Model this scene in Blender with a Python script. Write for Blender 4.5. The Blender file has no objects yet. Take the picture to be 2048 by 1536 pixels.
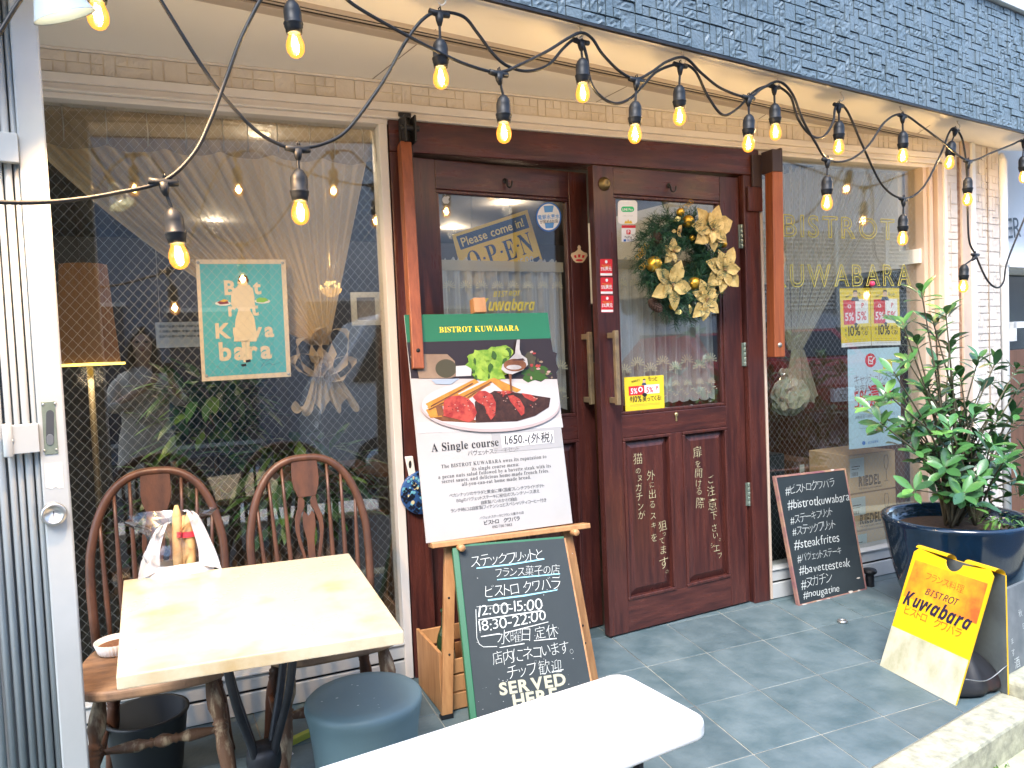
import bpy, bmesh, math, random
from mathutils import Vector as V, Matrix
from math import radians as rad, sin, cos, pi
random.seed(7)
SC = bpy.context.scene
COL = SC.collection
# ---------------------------------------------------------------- camera, sky, sun, exposure
F = 1539.0
CAM = V((0, -3.08, 1.35))
CR, CD, CF = V((.91321, -.40526, -.04253)), V((-.05759, -.02505, -.99803)), V((.40340, .91386, -.04622))
cd = bpy.data.cameras.new('camera')
cam = bpy.data.objects.new('camera', cd); COL.objects.link(cam)
cd.sensor_width = 36; cd.lens = F/2048*36; cd.clip_start = .02; cd.clip_end = 500
m = Matrix((CR, -CD, -CF)).transposed().to_4x4(); m.translation = CAM
cam.matrix_world = m
SC.camera = cam
SC.view_settings.view_transform = 'Standard'; SC.view_settings.look = 'None'
SC.view_settings.exposure = 2.45; SC.view_settings.gamma = 1
SUN_EL, SUN_AZ = rad(52), rad(215)
wd = bpy.data.worlds.new('World'); SC.world = wd; wd.use_nodes = True
sk = wd.node_tree.nodes.new('ShaderNodeTexSky'); sk.sky_type = 'NISHITA'; sk.sun_disc = False
sk.sun_elevation = SUN_EL; sk.sun_rotation = SUN_AZ; sk.air_density = 1.0; sk.dust_density = .8; sk.ozone_density = .45
bg = wd.node_tree.nodes['Background']; bg.inputs['Strength'].default_value = .15
wd.node_tree.links.new(sk.outputs[0], bg.inputs[0])
sl = bpy.data.lights.new('sun', 'SUN'); sl.energy = 1.1; sl.angle = rad(25); sl.color = (1, .96, .9)
so = bpy.data.objects.new('sun', sl); COL.objects.link(so)
sd = V((sin(SUN_AZ)*cos(SUN_EL), cos(SUN_AZ)*cos(SUN_EL), sin(SUN_EL)))
so.rotation_euler = sd.to_track_quat('Z', 'Y').to_euler(); so.location = (-3, -8, 9)
SC.cycles.use_denoising = True
SC.cycles.max_bounces = 8; SC.cycles.transparent_max_bounces = 24; SC.cycles.sample_clamp_indirect = 6
SC.cycles.caustics_reflective = False; SC.cycles.caustics_refractive = False
# ---------------------------------------------------------------- helpers: photo pixel -> point on a real plane
def ray(x, y): return CR*(x-1024) + CD*(y-768) + CF*F
def PY(x, y, Y=0.):
    d = ray(x, y); return CAM + d*((Y-CAM.y)/d.y)
def PZ(x, y, Z=0.):
    d = ray(x, y); return CAM + d*((Z-CAM.z)/d.z)
class Plane:
    def __init__(s, o, u, v=(0, 0, 1)):
        s.o = V(o); s.u = V(u).normalized(); v = V(v); s.v = (v - s.u*v.dot(s.u)).normalized(); s.n = s.u.cross(s.v)
    def px(s, x, y):
        d = ray(x, y); p = CAM + d*((s.o-CAM).dot(s.n)/d.dot(s.n)) - s.o
        return (p.dot(s.u), p.dot(s.v))
    def w(s, a, b, h=0.): return s.o + s.u*a + s.v*b + s.n*h
    def P(s, x, y, h=0.):
        a, b = s.px(x, y); return s.w(a, b, h)
FAC = Plane((0, 0, 0), (1, 0, 0))
def PDp(x, y, depth):
    d = ray(x, y); return CAM + d*(depth/F)
# ---------------------------------------------------------------- materials
MATS = {}
def nd(nt, t, **k):
    n = nt.nodes.new('ShaderNode'+t)
    for a, b in k.items(): setattr(n, a, b)
    return n
def mat(name, col, rough=.6, metal=0., col2=None, nscale=6., ndet=6., stretch=None, bump=0., bscale=40., rvar=.1, spec=.5, contrast=(.35, .65), emit=None, estr=0., coat=0., sss=0., trans=0., alpha=1.):
    if name in MATS: return MATS[name]
    m = bpy.data.materials.new(name); m.use_nodes = True; nt = m.node_tree; L = nt.links.new
    b = nt.nodes['Principled BSDF']
    b.inputs['Base Color'].default_value = (*col, 1); b.inputs['Roughness'].default_value = rough; b.inputs['Metallic'].default_value = metal
    b.inputs['Specular IOR Level'].default_value = spec
    if coat: b.inputs['Coat Weight'].default_value = coat; b.inputs['Coat Roughness'].default_value = .08
    if trans: b.inputs['Transmission Weight'].default_value = trans
    if sss: b.inputs['Subsurface Weight'].default_value = sss; b.inputs['Subsurface Radius'].default_value = (.02, .015, .01)
    if alpha < 1: b.inputs['Alpha'].default_value = alpha
    if emit: b.inputs['Emission Color'].default_value = (*emit, 1); b.inputs['Emission Strength'].default_value = estr
    tc = nd(nt, 'TexCoord'); mp = nd(nt, 'Mapping'); L(tc.outputs['Object'], mp.inputs[0])
    if stretch: mp.inputs['Scale'].default_value = stretch
    if col2 is not None:
        n = nd(nt, 'TexNoise'); n.inputs['Scale'].default_value = nscale; n.inputs['Detail'].default_value = ndet; n.inputs['Roughness'].default_value = .62
        L(mp.outputs[0], n.inputs['Vector'])
        r = nd(nt, 'ValToRGB'); r.color_ramp.elements[0].position = contrast[0]; r.color_ramp.elements[1].position = contrast[1]
        r.color_ramp.elements[0].color = (*col, 1); r.color_ramp.elements[1].color = (*col2, 1)
        L(n.outputs[0], r.inputs[0]); L(r.outputs[0], b.inputs['Base Color'])
        mr = nd(nt, 'MapRange'); mr.inputs[3].default_value = max(.02, rough-rvar); mr.inputs[4].default_value = min(1, rough+rvar)
        L(n.outputs[0], mr.inputs[0]); L(mr.outputs[0], b.inputs['Roughness'])
    if bump:
        n2 = nd(nt, 'TexNoise'); n2.inputs['Scale'].default_value = bscale; n2.inputs['Detail'].default_value = 5
        L(mp.outputs[0], n2.inputs['Vector'])
        bp = nd(nt, 'Bump'); bp.inputs['Strength'].default_value = bump; bp.inputs['Distance'].default_value = .004
        L(n2.outputs[0], bp.inputs['Height']); L(bp.outputs[0], b.inputs['Normal'])
    MATS[name] = m; return m
def sheer(name, col, op, weave=0., rough=.9):
    """semi-see-through cloth: transparent mixed with diffuse and translucent"""
    m = bpy.data.materials.new(name); m.use_nodes = True; nt = m.node_tree; L = nt.links.new
    nt.nodes.remove(nt.nodes['Principled BSDF']); out = nt.nodes['Material Output']
    t = nd(nt, 'BsdfTransparent'); d = nd(nt, 'BsdfDiffuse'); tl = nd(nt, 'BsdfTranslucent'); a = nd(nt, 'MixShader'); x = nd(nt, 'MixShader')
    d.inputs[0].default_value = (*col, 1); tl.inputs[0].default_value = (*col, 1); a.inputs[0].default_value = .35
    L(d.outputs[0], a.inputs[1]); L(tl.outputs[0], a.inputs[2]); L(t.outputs[0], x.inputs[1]); L(a.outputs[0], x.inputs[2])
    lw = nd(nt, 'LayerWeight'); lw.inputs[0].default_value = .35
    mr = nd(nt, 'MapRange'); mr.inputs[3].default_value = op; mr.inputs[4].default_value = min(1, op+.45)
    L(lw.outputs['Facing'], mr.inputs[0]); L(mr.outputs[0], x.inputs[0]); L(x.outputs[0], out.inputs[0])
    return m
def glassmat(name, tint=(.86, .9, .9), k=1.0, rough=.0, mesh=None):
    """window glass; mesh = spacing of the diamond wire cast inside it"""
    m = bpy.data.materials.new(name); m.use_nodes = True; nt = m.node_tree; L = nt.links.new
    nt.nodes.remove(nt.nodes['Principled BSDF']); out = nt.nodes['Material Output']
    t = nd(nt, 'BsdfTransparent'); g = nd(nt, 'BsdfGlossy'); x = nd(nt, 'MixShader'); fr = nd(nt, 'Fresnel'); mu = nd(nt, 'Math', operation='MULTIPLY')
    t.inputs[0].default_value = (*tint, 1); g.inputs['Roughness'].default_value = rough; fr.inputs[0].default_value = 1.5; mu.inputs[1].default_value = k; mu.use_clamp = True
    ge = nd(nt, 'NewGeometry'); io = nd(nt, 'MapRange'); io.inputs[3].default_value = 1.5; io.inputs[4].default_value = 1/1.5
    L(ge.outputs['Backfacing'], io.inputs[0]); L(io.outputs[0], fr.inputs[0])
    L(fr.outputs[0], mu.inputs[0]); L(mu.outputs[0], x.inputs[0]); L(t.outputs[0], x.inputs[1]); L(g.outputs[0], x.inputs[2])
    L(x.outputs[0], out.inputs[0])
    return m
def emis(name, col, s):
    if name in MATS: return MATS[name]
    m = bpy.data.materials.new(name); m.use_nodes = True; nt = m.node_tree
    nt.nodes.remove(nt.nodes['Principled BSDF']); e = nd(nt, 'Emission'); e.inputs[0].default_value = (*col, 1); e.inputs[1].default_value = s
    nt.links.new(e.outputs[0], nt.nodes['Material Output'].inputs[0]); MATS[name] = m; return m
# ---------------------------------------------------------------- mesh builder
class MB:
    def __init__(s): s.v = []; s.f = []; s.mi = []; s.sm = []; s.k = 0; s.smooth = False
    def add(s, vs, fs, smooth=None):
        o = len(s.v); s.v += [V(p) for p in vs]
        for f in fs: s.f.append([o+i for i in f]); s.mi.append(s.k); s.sm.append(s.smooth if smooth is None else smooth)
        return s
    def box(s, x0, x1, y0, y1, z0, z1, M=None):
        vs = [V((x, y, z)) for z in (z0, z1) for y in (y0, y1) for x in (x0, x1)]
        if M is not None: vs = [M @ p for p in vs]
        return s.add(vs, [(0, 2, 3, 1), (4, 5, 7, 6), (0, 1, 5, 4), (2, 6, 7, 3), (0, 4, 6, 2), (1, 3, 7, 5)], False)
    def pbox(s, pl, a0, a1, b0, b1, h0, h1):
        """box in a plane's own axes"""
        vs = [pl.w(a, b, h) for h in (h0, h1) for b in (b0, b1) for a in (a0, a1)]
        return s.add(vs, [(0, 2, 3, 1), (4, 5, 7, 6), (0, 1, 5, 4), (2, 6, 7, 3), (0, 4, 6, 2), (1, 3, 7, 5)], False)
    def prism(s, pts, dv, cap=True):
        """polygon pts (world) extruded by vector dv"""
        n = len(pts); a = [V(p) for p in pts]; b = [p+V(dv) for p in a]
        fs = [(i, (i+1) % n, n+(i+1) % n, n+i) for i in range(n)] + [tuple(range(n-1, -1, -1)), tuple(range(n, 2*n))]
        return s.add(a+b, fs, False)
    def poly(s, pts): return s.add(pts, [tuple(range(len(pts)))], False)
    def pp(s, pl, pxs, h0, h1=None):
        """photo outline pxs lying on plane pl, slab from h0 to h1"""
        if h1 is None: return s.poly([pl.P(x, y, h0) for x, y in pxs][::-1])
        return s.prism([pl.P(x, y, h0) for x, y in pxs], pl.n*(h1-h0))
    def tube(s, pts, r, seg=8, cap=True, closed=False):
        pts = [V(p) for p in pts]; n = len(pts); R = r if hasattr(r, '__len__') else [r]*n
        rings = []; up = None
        for i in range(n):
            if closed: t = pts[(i+1) % n]-pts[i-1]
            else: t = pts[min(i+1, n-1)]-pts[max(i-1, 0)]
            if t.length < 1e-9: t = V((0, 0, 1))
            t.normalize()
            if up is None: up = V((0, 0, 1)) if abs(t.z) < .9 else V((1, 0, 0))
            x = up.cross(t)
            if x.length < 1e-6: x = V((1, 0, 0)).cross(t)
            x.normalize(); y = t.cross(x); up = y
            rings.append([pts[i] + (x*cos(2*pi*k/seg) + y*sin(2*pi*k/seg))*R[i] for k in range(seg)])
        vs = [p for q in rings for p in q]; fs = []
        for i in range(n if closed else n-1):
            j = (i+1) % n
            for k in range(seg): fs.append((i*seg+k, i*seg+(k+1) % seg, j*seg+(k+1) % seg, j*seg+k))
        if cap and not closed: fs += [tuple(range(seg-1, -1, -1)), tuple((n-1)*seg+k for k in range(seg))]
        return s.add(vs, fs, True)
    def lathe(s, prof, o=(0, 0, 0), ax=(0, 0, 1), seg=20, cap=True, wob=None):
        """prof = [(radius, height)...] turned about ax through o"""
        ax = V(ax).normalized(); x = ax.orthogonal().normalized(); y = ax.cross(x); o = V(o)
        vs = []
        for r, h in prof:
            for k in range(seg):
                a = 2*pi*k/seg; q = r*(wob(a) if wob else 1)
                vs.append(o + ax*h + (x*cos(a)+y*sin(a))*q)
        n = len(prof); fs = [(i*seg+k, i*seg+(k+1) % seg, (i+1)*seg+(k+1) % seg, (i+1)*seg+k) for i in range(n-1) for k in range(seg)]
        if cap: fs += [tuple(range(seg-1, -1, -1)), tuple((n-1)*seg+k for k in range(seg))]
        return s.add(vs, fs, True)
    def ball(s, c, r, seg=12, sq=(1, 1, 1)):
        c = V(c); n = seg//2+1; vs = []
        for i in range(1, n):
            t = pi*i/n
            for k in range(seg): a = 2*pi*k/seg; vs.append(c+V((r*sq[0]*sin(t)*cos(a), r*sq[1]*sin(t)*sin(a), r*sq[2]*cos(t))))
        vs += [c+V((0, 0, r*sq[2])), c-V((0, 0, r*sq[2]))]; N = (n-1)*seg
        fs = [(i*seg+k, (i+1)*seg+k, (i+1)*seg+(k+1) % seg, i*seg+(k+1) % seg) for i in range(n-2) for k in range(seg)]
        fs += [(N, k, (k+1) % seg) for k in range(seg)] + [(N+1, (n-2)*seg+(k+1) % seg, (n-2)*seg+k) for k in range(seg)]
        return s.add(vs, fs, True)
    def build(s, name, mats, parent=None, bev=0., seg=2, sub=0, loc=None):
        if not isinstance(mats, (list, tuple)): mats = [mats]
        if parent is not None: o0 = wloc(parent)
        elif loc is not None: o0 = V(loc)
        else:
            xs = [p.x for p in s.v]; ys = [p.y for p in s.v]; zs = [p.z for p in s.v]
            o0 = V(((min(xs)+max(xs))/2, (min(ys)+max(ys))/2, min(zs)))
        me = bpy.data.meshes.new(name); me.from_pydata([p-o0 for p in s.v], [], s.f)
        for q in mats: me.materials.append(q)
        me.polygons.foreach_set('material_index', s.mi); me.polygons.foreach_set('use_smooth', s.sm); me.validate(); me.update()
        o = bpy.data.objects.new(name, me); COL.objects.link(o)
        if parent is not None: o.parent = parent; o['_w'] = list(o0)
        else: o.location = o0; o['_w'] = list(o0)
        if bev:
            b = o.modifiers.new('bevel', 'BEVEL'); b.width = bev; b.segments = seg; b.limit_method = 'ANGLE'; b.angle_limit = rad(40)
        if sub: b = o.modifiers.new('sub', 'SUBSURF'); b.levels = sub; b.render_levels = sub
        return o
def each(mb, name, mtl, parent, bev=0.):
    """every loose piece of the builder as an object of its own"""
    par = list(range(len(mb.v)))
    def fd(i):
        while par[i] != i: par[i] = par[par[i]]; i = par[i]
        return i
    for f in mb.f:
        for i in f[1:]: par[fd(i)] = fd(f[0])
    gr = {}
    for n, f in enumerate(mb.f): gr.setdefault(fd(f[0]), []).append(n)
    out = []
    for fl in gr.values():
        q = MB(); ix = {}
        for n in fl:
            for i in mb.f[n]:
                if i not in ix: ix[i] = len(q.v); q.v.append(mb.v[i])
            q.f.append([ix[i] for i in mb.f[n]]); q.mi.append(mb.mi[n]); q.sm.append(mb.sm[n])
        out.append(q.build(name, mtl, parent, bev=bev))
    return out
def wloc(o): return V(o['_w'])
def empty(name, loc):
    o = bpy.data.objects.new(name, None); COL.objects.link(o); o.location = loc; o['_w'] = list(loc); o.empty_display_size = .1; return o
def tag(o, label, cat, group=None):
    o['label'] = label; o['category'] = cat
    if group: o['group'] = group
    return o
def struct(o): o['kind'] = 'structure'; return o
def copy_tree(o, parent=None):
    c = o.copy(); COL.objects.link(c)
    if parent is not None: c.parent = parent
    for ch in [x for x in bpy.data.objects if x.parent == o]: copy_tree(ch, c)
    return c
def spline(pts, n=8):
    """Catmull-Rom through pts"""
    p = [V(q) for q in pts]; p = [p[0]*2-p[1]] + p + [p[-1]*2-p[-2]]; out = []
    for i in range(1, len(p)-2):
        for k in range(n):
            t = k/n; a, b, c, d = p[i-1], p[i], p[i+1], p[i+2]
            out.append(.5*((2*b) + (c-a)*t + (2*a-5*b+4*c-d)*t*t + (3*b-a-3*c+d)*t*t*t))
    out.append(p[-2]); return out
# ---------------------------------------------------------------- lettering: flat mesh glyphs laid on a plane
GL = {}
GS = bpy.data.scenes.new('glyph_bake')
def bake(c):
    o = bpy.data.objects.new('glyph', c); GS.collection.objects.link(o); vl = GS.view_layers[0]; vl.update()
    me = bpy.data.meshes.new_from_object(o.evaluated_get(vl.depsgraph)); vs = [tuple(p.co) for p in me.vertices]; fs = [tuple(p.vertices) for p in me.polygons]
    bpy.data.objects.remove(o); bpy.data.meshes.remove(me); return vs, fs
def glyph(ch, off=0., fill=True):
    key = (ch, off, fill)
    if key in GL: return GL[key]
    c = bpy.data.curves.new('glyph', 'FONT'); c.body = ch; c.resolution_u = 3; c.offset = off
    vs, fs = bake(c); vs = [p[:2] for p in vs]
    w = max([p[0] for p in vs], default=.3)
    lo = min([p[0] for p in vs], default=0.)
    GL[key] = (vs, fs, w, lo); return GL[key]
BOLD = {c: chr(0x1D400+i) for i, c in enumerate('ABCDEFGHIJKLMNOPQRSTUVWXYZabcdefghijklmnopqrstuvwxyz')}
BOLD.update({c: chr(0x1D7CE+i) for i, c in enumerate('0123456789')})
SLANT = {c: chr(0x1D63C+i) for i, c in enumerate('ABCDEFGHIJKLMNOPQRSTUVWXYZabcdefghijklmnopqrstuvwxyz')}
def conv(t, table): return ''.join(table.get(c, c) for c in t)
def line(mb, pl, txt, p0, p1, asp=1., h=.0015, off=0., jit=0., gap=.07, squeeze=None):
    """txt along the baseline from photo point p0 to p1 on plane pl; asp = letter height against natural"""
    a0 = V(pl.px(*p0)); a1 = V(pl.px(*p1)); d = a1-a0; Ln = d.length; d.normalize(); e = V((-d.y, d.x))
    gs = []; x = 0.
    for c in txt:
        if c == ' ': x += .32; continue
        if c == '\u3000': x += .9; continue
        g = glyph(c, off-(-.010 if jit and ord(c) < 592 and off <= 0 else 0)); gs.append((g, x - g[3])); x += g[2]-g[3]+gap
    x -= gap; s = Ln/x
    for g, gx in gs:
        vs, fs, w, lo = g
        if not vs: continue
        r = random.uniform(-jit, jit); cx = w/2; dy = random.uniform(-jit, jit)*.35; sc = 1+random.uniform(-jit, jit)
        pts = []
        for px_, py_ in vs:
            qx, qy = (px_-cx)*sc, (py_-.35)*sc
            qx += qy*(.10 if jit else 0); qx, qy = qx*cos(r)-qy*sin(r)+cx, qx*sin(r)+qy*cos(r)+.35+dy
            q = a0 + d*((gx+qx)*s) + e*(qy*s*asp); pts.append(pl.w(q.x, q.y, h))
        mb.add(pts, fs, False)
    return mb
def chars(mb, pl, items, h=.0015, off=0., jit=0.):
    """items = [(char, px, py, pixel size)] each glyph centred on a photo point"""
    for ch, x, y, sz in items:
        vs, fs, w, lo = glyph(ch, off)
        if not vs: continue
        ys = [p[1] for p in vs]; cx = (w+lo)/2; cy = (min(ys)+max(ys))/2
        a = V(pl.px(x, y)); b = V(pl.px(x, y-sz)); s = (b-a).length/.92; r = random.uniform(-jit, jit)
        pts = []
        for px_, py_ in vs:
            qx, qy = px_-cx, py_-cy
            pts.append(pl.w(a.x+(qx*cos(r)-qy*sin(r))*s, a.y+(qx*sin(r)+qy*cos(r))*s, h))
        mb.add(pts, fs, False)
    return mb
def stroke(mb, pl, pxs, wpx, h=.0015, rough=0.):
    """a drawn line (chalk, pen, wire) along photo points on a plane, wpx wide"""
    P = [V(pl.px(*p)) for p in pxs]; c = V(pl.px(pxs[0][0]+wpx, pxs[0][1])); w = (c-P[0]).length/2
    L_, R_ = [], []
    for i, p in enumerate(P):
        t = P[min(i+1, len(P)-1)]-P[max(i-1, 0)]; t.normalize(); n = V((-t.y, t.x))*w*(1+random.uniform(-rough, rough))
        L_.append(p+n); R_.append(p-n)
    vs = [pl.w(q.x, q.y, h) for q in L_] + [pl.w(q.x, q.y, h) for q in R_]; k = len(P)
    mb.add(vs, [(k+i, k+i+1, i+1, i) for i in range(k-1)], False); return mb
def ell(cx, cy, rx, ry, n=28, a0=0): return [(cx+rx*cos(a0+2*pi*i/n), cy+ry*sin(a0+2*pi*i/n)) for i in range(n)]
def rrect(x0, y0, x1, y1, r, n=4):
    out = []
    for cx, cy, a in ((x1-r, y0+r, -pi/2), (x1-r, y1-r, 0), (x0+r, y1-r, pi/2), (x0+r, y0+r, pi)):
        out += [(cx+r*cos(a+pi/2*i/n), cy+r*sin(a+pi/2*i/n)) for i in range(n+1)]
    return out
def quadmap(q):
    """unit square -> photo quad q (tl,tr,br,bl), bilinear"""
    (ax, ay), (bx, by), (cx, cy), (dx, dy) = q
    return lambda u, v: (ax*(1-u)*(1-v)+bx*u*(1-v)+cx*u*v+dx*(1-u)*v, ay*(1-u)*(1-v)+by*u*(1-v)+cy*u*v+dy*(1-u)*v)
# ================================================================ materials of the place
M = {}
M['slate'] = mat('slate_cladding', (.10, .138, .158), .36, col2=(.145, .185, .205), nscale=9, bump=.9, bscale=95)
M['cream_block'] = mat('cream_block', (.58, .53, .47), .8, col2=(.68, .63, .57), nscale=5, bump=.5, bscale=60)
M['cream_wall'] = mat('cream_plaster', (.72, .66, .56), .8, col2=(.66, .6, .5), nscale=3, bump=.2)
M['soffit'] = mat('soffit_board', (.80, .77, .73), .7, col2=(.77, .74, .70), nscale=1.2)
M['alu'] = mat('aluminium', (.62, .6, .56), .45, metal=.15, col2=(.55, .53, .5), nscale=4)
M['alu_white'] = mat('white_frame', (.74, .7, .66), .45, col2=(.66, .62, .58), nscale=3)
M['sill'] = mat('sill_metal', (.5, .52, .52), .45, col2=(.42, .44, .45), nscale=4)
M['tan'] = mat('tan_frame', (.55, .44, .35), .5, col2=(.5, .39, .31), nscale=4)
M['dark'] = mat('dark_gap', (.012, .012, .014), .8)
M['wood'] = mat('red_brown_wood', (.098, .029, .022), .30, col2=(.040, .013, .013), nscale=3, stretch=(14, 14, 1.2), bump=.15, bscale=22, rvar=.12)
M['woodh'] = mat('red_brown_wood_level', (.10, .030, .023), .30, col2=(.040, .013, .013), nscale=3, stretch=(1.2, 14, 14), bump=.15, bscale=22, rvar=.12)
M['bar'] = mat('orange_timber', (.30, .085, .028), .45, col2=(.19, .05, .018), nscale=3, stretch=(20, 20, 1.3), bump=.2, bscale=20)
M['iron'] = mat('black_iron', (.02, .021, .024), .5, metal=.4, col2=(.035, .035, .038), nscale=14)
M['brass'] = mat('aged_brass', (.36, .25, .10), .38, metal=.85, col2=(.2, .15, .07), nscale=25)
M['steel'] = mat('brushed_steel', (.55, .55, .53), .3, metal=.9, col2=(.45, .45, .43), nscale=20)
M['hinge'] = mat('grey_green_hinge', (.28, .33, .28), .4, metal=.6, col2=(.2, .25, .2), nscale=20)
M['concrete'] = mat('kerb_concrete', (.46, .45, .33), .9, col2=(.25, .25, .19), nscale=22, bump=.8, bscale=60)
M['road'] = mat('road_concrete', (.46, .46, .32), .9, col2=(.30, .34, .20), nscale=7, bump=.6, bscale=90)
M['grout'] = mat('grout', (.36, .36, .31), .9, col2=(.12, .12, .115), nscale=5)
TILES = [mat('floor_tile_%s' % n, c, .5, col2=c2, nscale=6, ndet=12, bump=.35, bscale=60, contrast=(.36, .66), rvar=.18) for n, c, c2 in
         (('a', (.066, .108, .122), (.125, .172, .188)), ('b', (.057, .094, .108), (.108, .152, .168)), ('c', (.075, .12, .135), (.138, .188, .204)))]
M['glass'] = glassmat('window_glass', (.94, .96, .955), 2.3)
M['wire'] = mat('glass_wire', (.5, .52, .52), .4, metal=.5)
M['white'] = mat('white_paint', (.78, .78, .76), .5)
D2u = V((.9867, .1627, 0)).normalized()            # the street line: kerb, shutter track and fascia run along it
D2n = V((D2u.y, -D2u.x, 0))
ZS = 2.437
# ================================================================ ground
# paving: individual tiles, column lines fan slightly
def tx(j, y): return (2.652+.304*j) + ((2.223+.285+.284*j) - (2.652+.304*j))*((y+.426)/-.729)
def ty(k, x): return -.045-.03*(x-2.1) - (.365*k if k < 1 else .365+.385*(k-1) if k < 2 else .75+.36*(k-2))
def tile_pt(j, k):
    y = -.4
    for _ in range(6): y = ty(k, tx(j, y))
    return V((tx(j, y), y, 0))
bm_t = MB()
K0 = V((1.914, -1.374, 0)); K1 = V((2.70, -1.2405, 0)); ku = (K1-K0).normalized()
def kin(p): return (p-K0).cross(ku).z      # >0 on the street side
for j in range(-20, 12):
    for k in range(-1, 9):
        q = [tile_pt(j, k), tile_pt(j+1, k), tile_pt(j+1, k+1), tile_pt(j, k+1)]
        c = (q[0]+q[1]+q[2]+q[3])/4
        q = [p + (c-p).normalized()*.0036 for p in q]
        out = []                                     # clip at the kerb line
        for i in range(4):
            a, b = q[i], q[(i+1) % 4]; da, db = kin(a)+.003, kin(b)+.003
            if da < 0: out.append(a)
            if (da < 0) != (db < 0): out.append(a + (b-a)*(da/(da-db)))
        if len(out) < 3: continue
        bm_t.k = random.choice((0, 0, 1, 2)); dz = random.uniform(-.0006, .0006)
        bm_t.prism([p + V((0, 0, dz-.012)) for p in out][::-1], (0, 0, .012))
struct(bm_t.build('paving_tiles', TILES, loc=(0, 0, 0), bev=.0012, seg=1))
g = MB(); g.prism([V((-4, .3, -.05)), V((5.6, .3, -.05)), K0+ku*4-D2n*.002+V((0, 0, -.05)), K0-ku*6-D2n*.002+V((0, 0, -.05))], (0, 0, .0475))
struct(g.build('paving_bed', M['grout'], loc=(0, 0, 0)))
kn = V((ku.y, -ku.x, 0))
g = MB(); g.prism([K0-ku*6+kn*.0+V((0, 0, -.25)), K0+ku*.84+V((0, 0, -.25)), K0+ku*.84+kn*.14+V((0, 0, -.25)), K0-ku*6+kn*.14+V((0, 0, -.25))], (0, 0, .253))
struct(g.build('kerb', M['concrete'], loc=(0, 0, 0), bev=.012))
g = MB(); a = K0+ku*.845; g.prism([a-kn*.01+V((0, 0, -.25)), a+ku*5-kn*.01+V((0, 0, -.25)), a+ku*5+kn*.17+V((0, 0, -.25)), a+kn*.17+V((0, 0, -.25))], (0, 0, .305))
struct(g.build('raised_kerb', M['concrete'], loc=(0, 0, 0), bev=.015))
g = MB(); g.add([(-60, -60, -.11), (60, -60, -.11), (60, 40, -.11), (-60, 40, -.11)], [(0, 1, 2, 3)]); struct(g.build('road', M['road'], loc=(0, 0, 0)))
gr = MB()
for _ in range(90):                                 # weeds in the gutter joint
    t = random.gauss(.32, .12); p = K0+ku*t+kn*(.145+abs(random.gauss(0, .02)))+V((0, 0, -.11)); l = random.uniform(.008, .03); a = random.uniform(0, 6.28)
    d = V((cos(a)*.5, sin(a)*.5, 1)).normalized()*l; w = V((-sin(a), cos(a), 0))*.003
    gr.add([p-w, p+w, p+d*.7+w*1.4, p+d, p+d*.7-w*1.4], [(0, 1, 2, 3, 4)])
o = gr.build('grass', mat('weed', (.10, .2, .03), .7), loc=(0, 0, 0)); o['kind'] = 'stuff'; o['label'] = 'tiny green weeds growing in the gutter joint by the kerb'; o['category'] = 'grass'
# ================================================================ the shopfront
shop = empty('restaurant_front', (1.9, 0, 0))
tag(shop, 'cream restaurant shopfront with dark slate block fascia above wooden double doors', 'building')
def siding(pl, a0, a1, b0, b1, md, depth, rough=.6):
    mb = MB(); na, nb = int((a1-a0)/md), int((b1-b0)/md); used = set()
    da, db = (a1-a0)/na, (b1-b0)/nb; gp = md*.075
    for j in range(nb):
        for i in range(na):
            if (i, j) in used: continue
            opts = [(1, 1), (1, 1), (2, 1), (1, 2), (1, 2), (2, 1), (2, 2), (3, 1)]; random.shuffle(opts)
            for w, h in opts:
                cells = [(i+x, j+y) for x in range(w) for y in range(h)]
                if all(c not in used and c[0] < na and c[1] < nb for c in cells): break
            used.update(cells)
            x0, x1 = a0+i*da+gp, a0+(i+w)*da-gp; y0, y1 = b0+j*db+gp, b0+(j+h)*db-gp
            base = depth*random.uniform(.45, 1.); flat = random.random() > rough
            nx, ny = 2*w+1, 2*h+1; vs = []; fs = []
            for b in range(ny+1):
                for a in range(nx+1):
                    e = a in (0, nx) or b in (0, ny)
                    hh = base + (0 if flat else random.uniform(-.26, .36)*depth*(.35 if e else 1))
                    vs.append(pl.w(x0+(x1-x0)*a/nx, y0+(y1-y0)*b/ny, hh))
            q = nx+1
            fs = [(b*q+a, b*q+a+1, (b+1)*q+a+1, (b+1)*q+a) for b in range(ny) for a in range(nx)]
            n0 = len(vs); ring = [a for a in range(q)] + [b*q+nx for b in range(1, ny+1)] + [ny*q+a for a in range(nx-1, -1, -1)] + [b*q for b in range(ny-1, 0, -1)]
            for r in ring: p = vs[r]; vs.append(p - pl.n*((p-pl.o).dot(pl.n)+.002))
            m_ = len(ring); fs += [(ring[t], n0+t, n0+(t+1) % m_, ring[(t+1) % m_]) for t in range(m_)]
            mb.add(vs, fs, False)
    return mb
# fascia
FP = Plane((.964, -.826, 0), D2u)
mb = siding(FP, -3.4, 4.6, ZS+.008, 3.085, .0345, .011, .7); mb.build('fascia_cladding', M['slate'], shop)
mb = MB(); mb.pbox(FP, -3.4, 4.6, ZS+.041, 3.09, -.07, -.001); mb.build('fascia_backing', mat('fascia_back', (.012, .017, .022), .8), shop)
mb = MB(); mb.pbox(FP, -3.45, 4.63, 3.09, 3.21, -.2, .035); mb.build('fascia_cap', M['white'], shop, bev=.004)
mb = MB(); mb.pbox(FP, -3.4, 4.6, ZS-.004, ZS+.006, -.003, .012); mb.build('drip_edge', M['iron'], shop)
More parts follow.
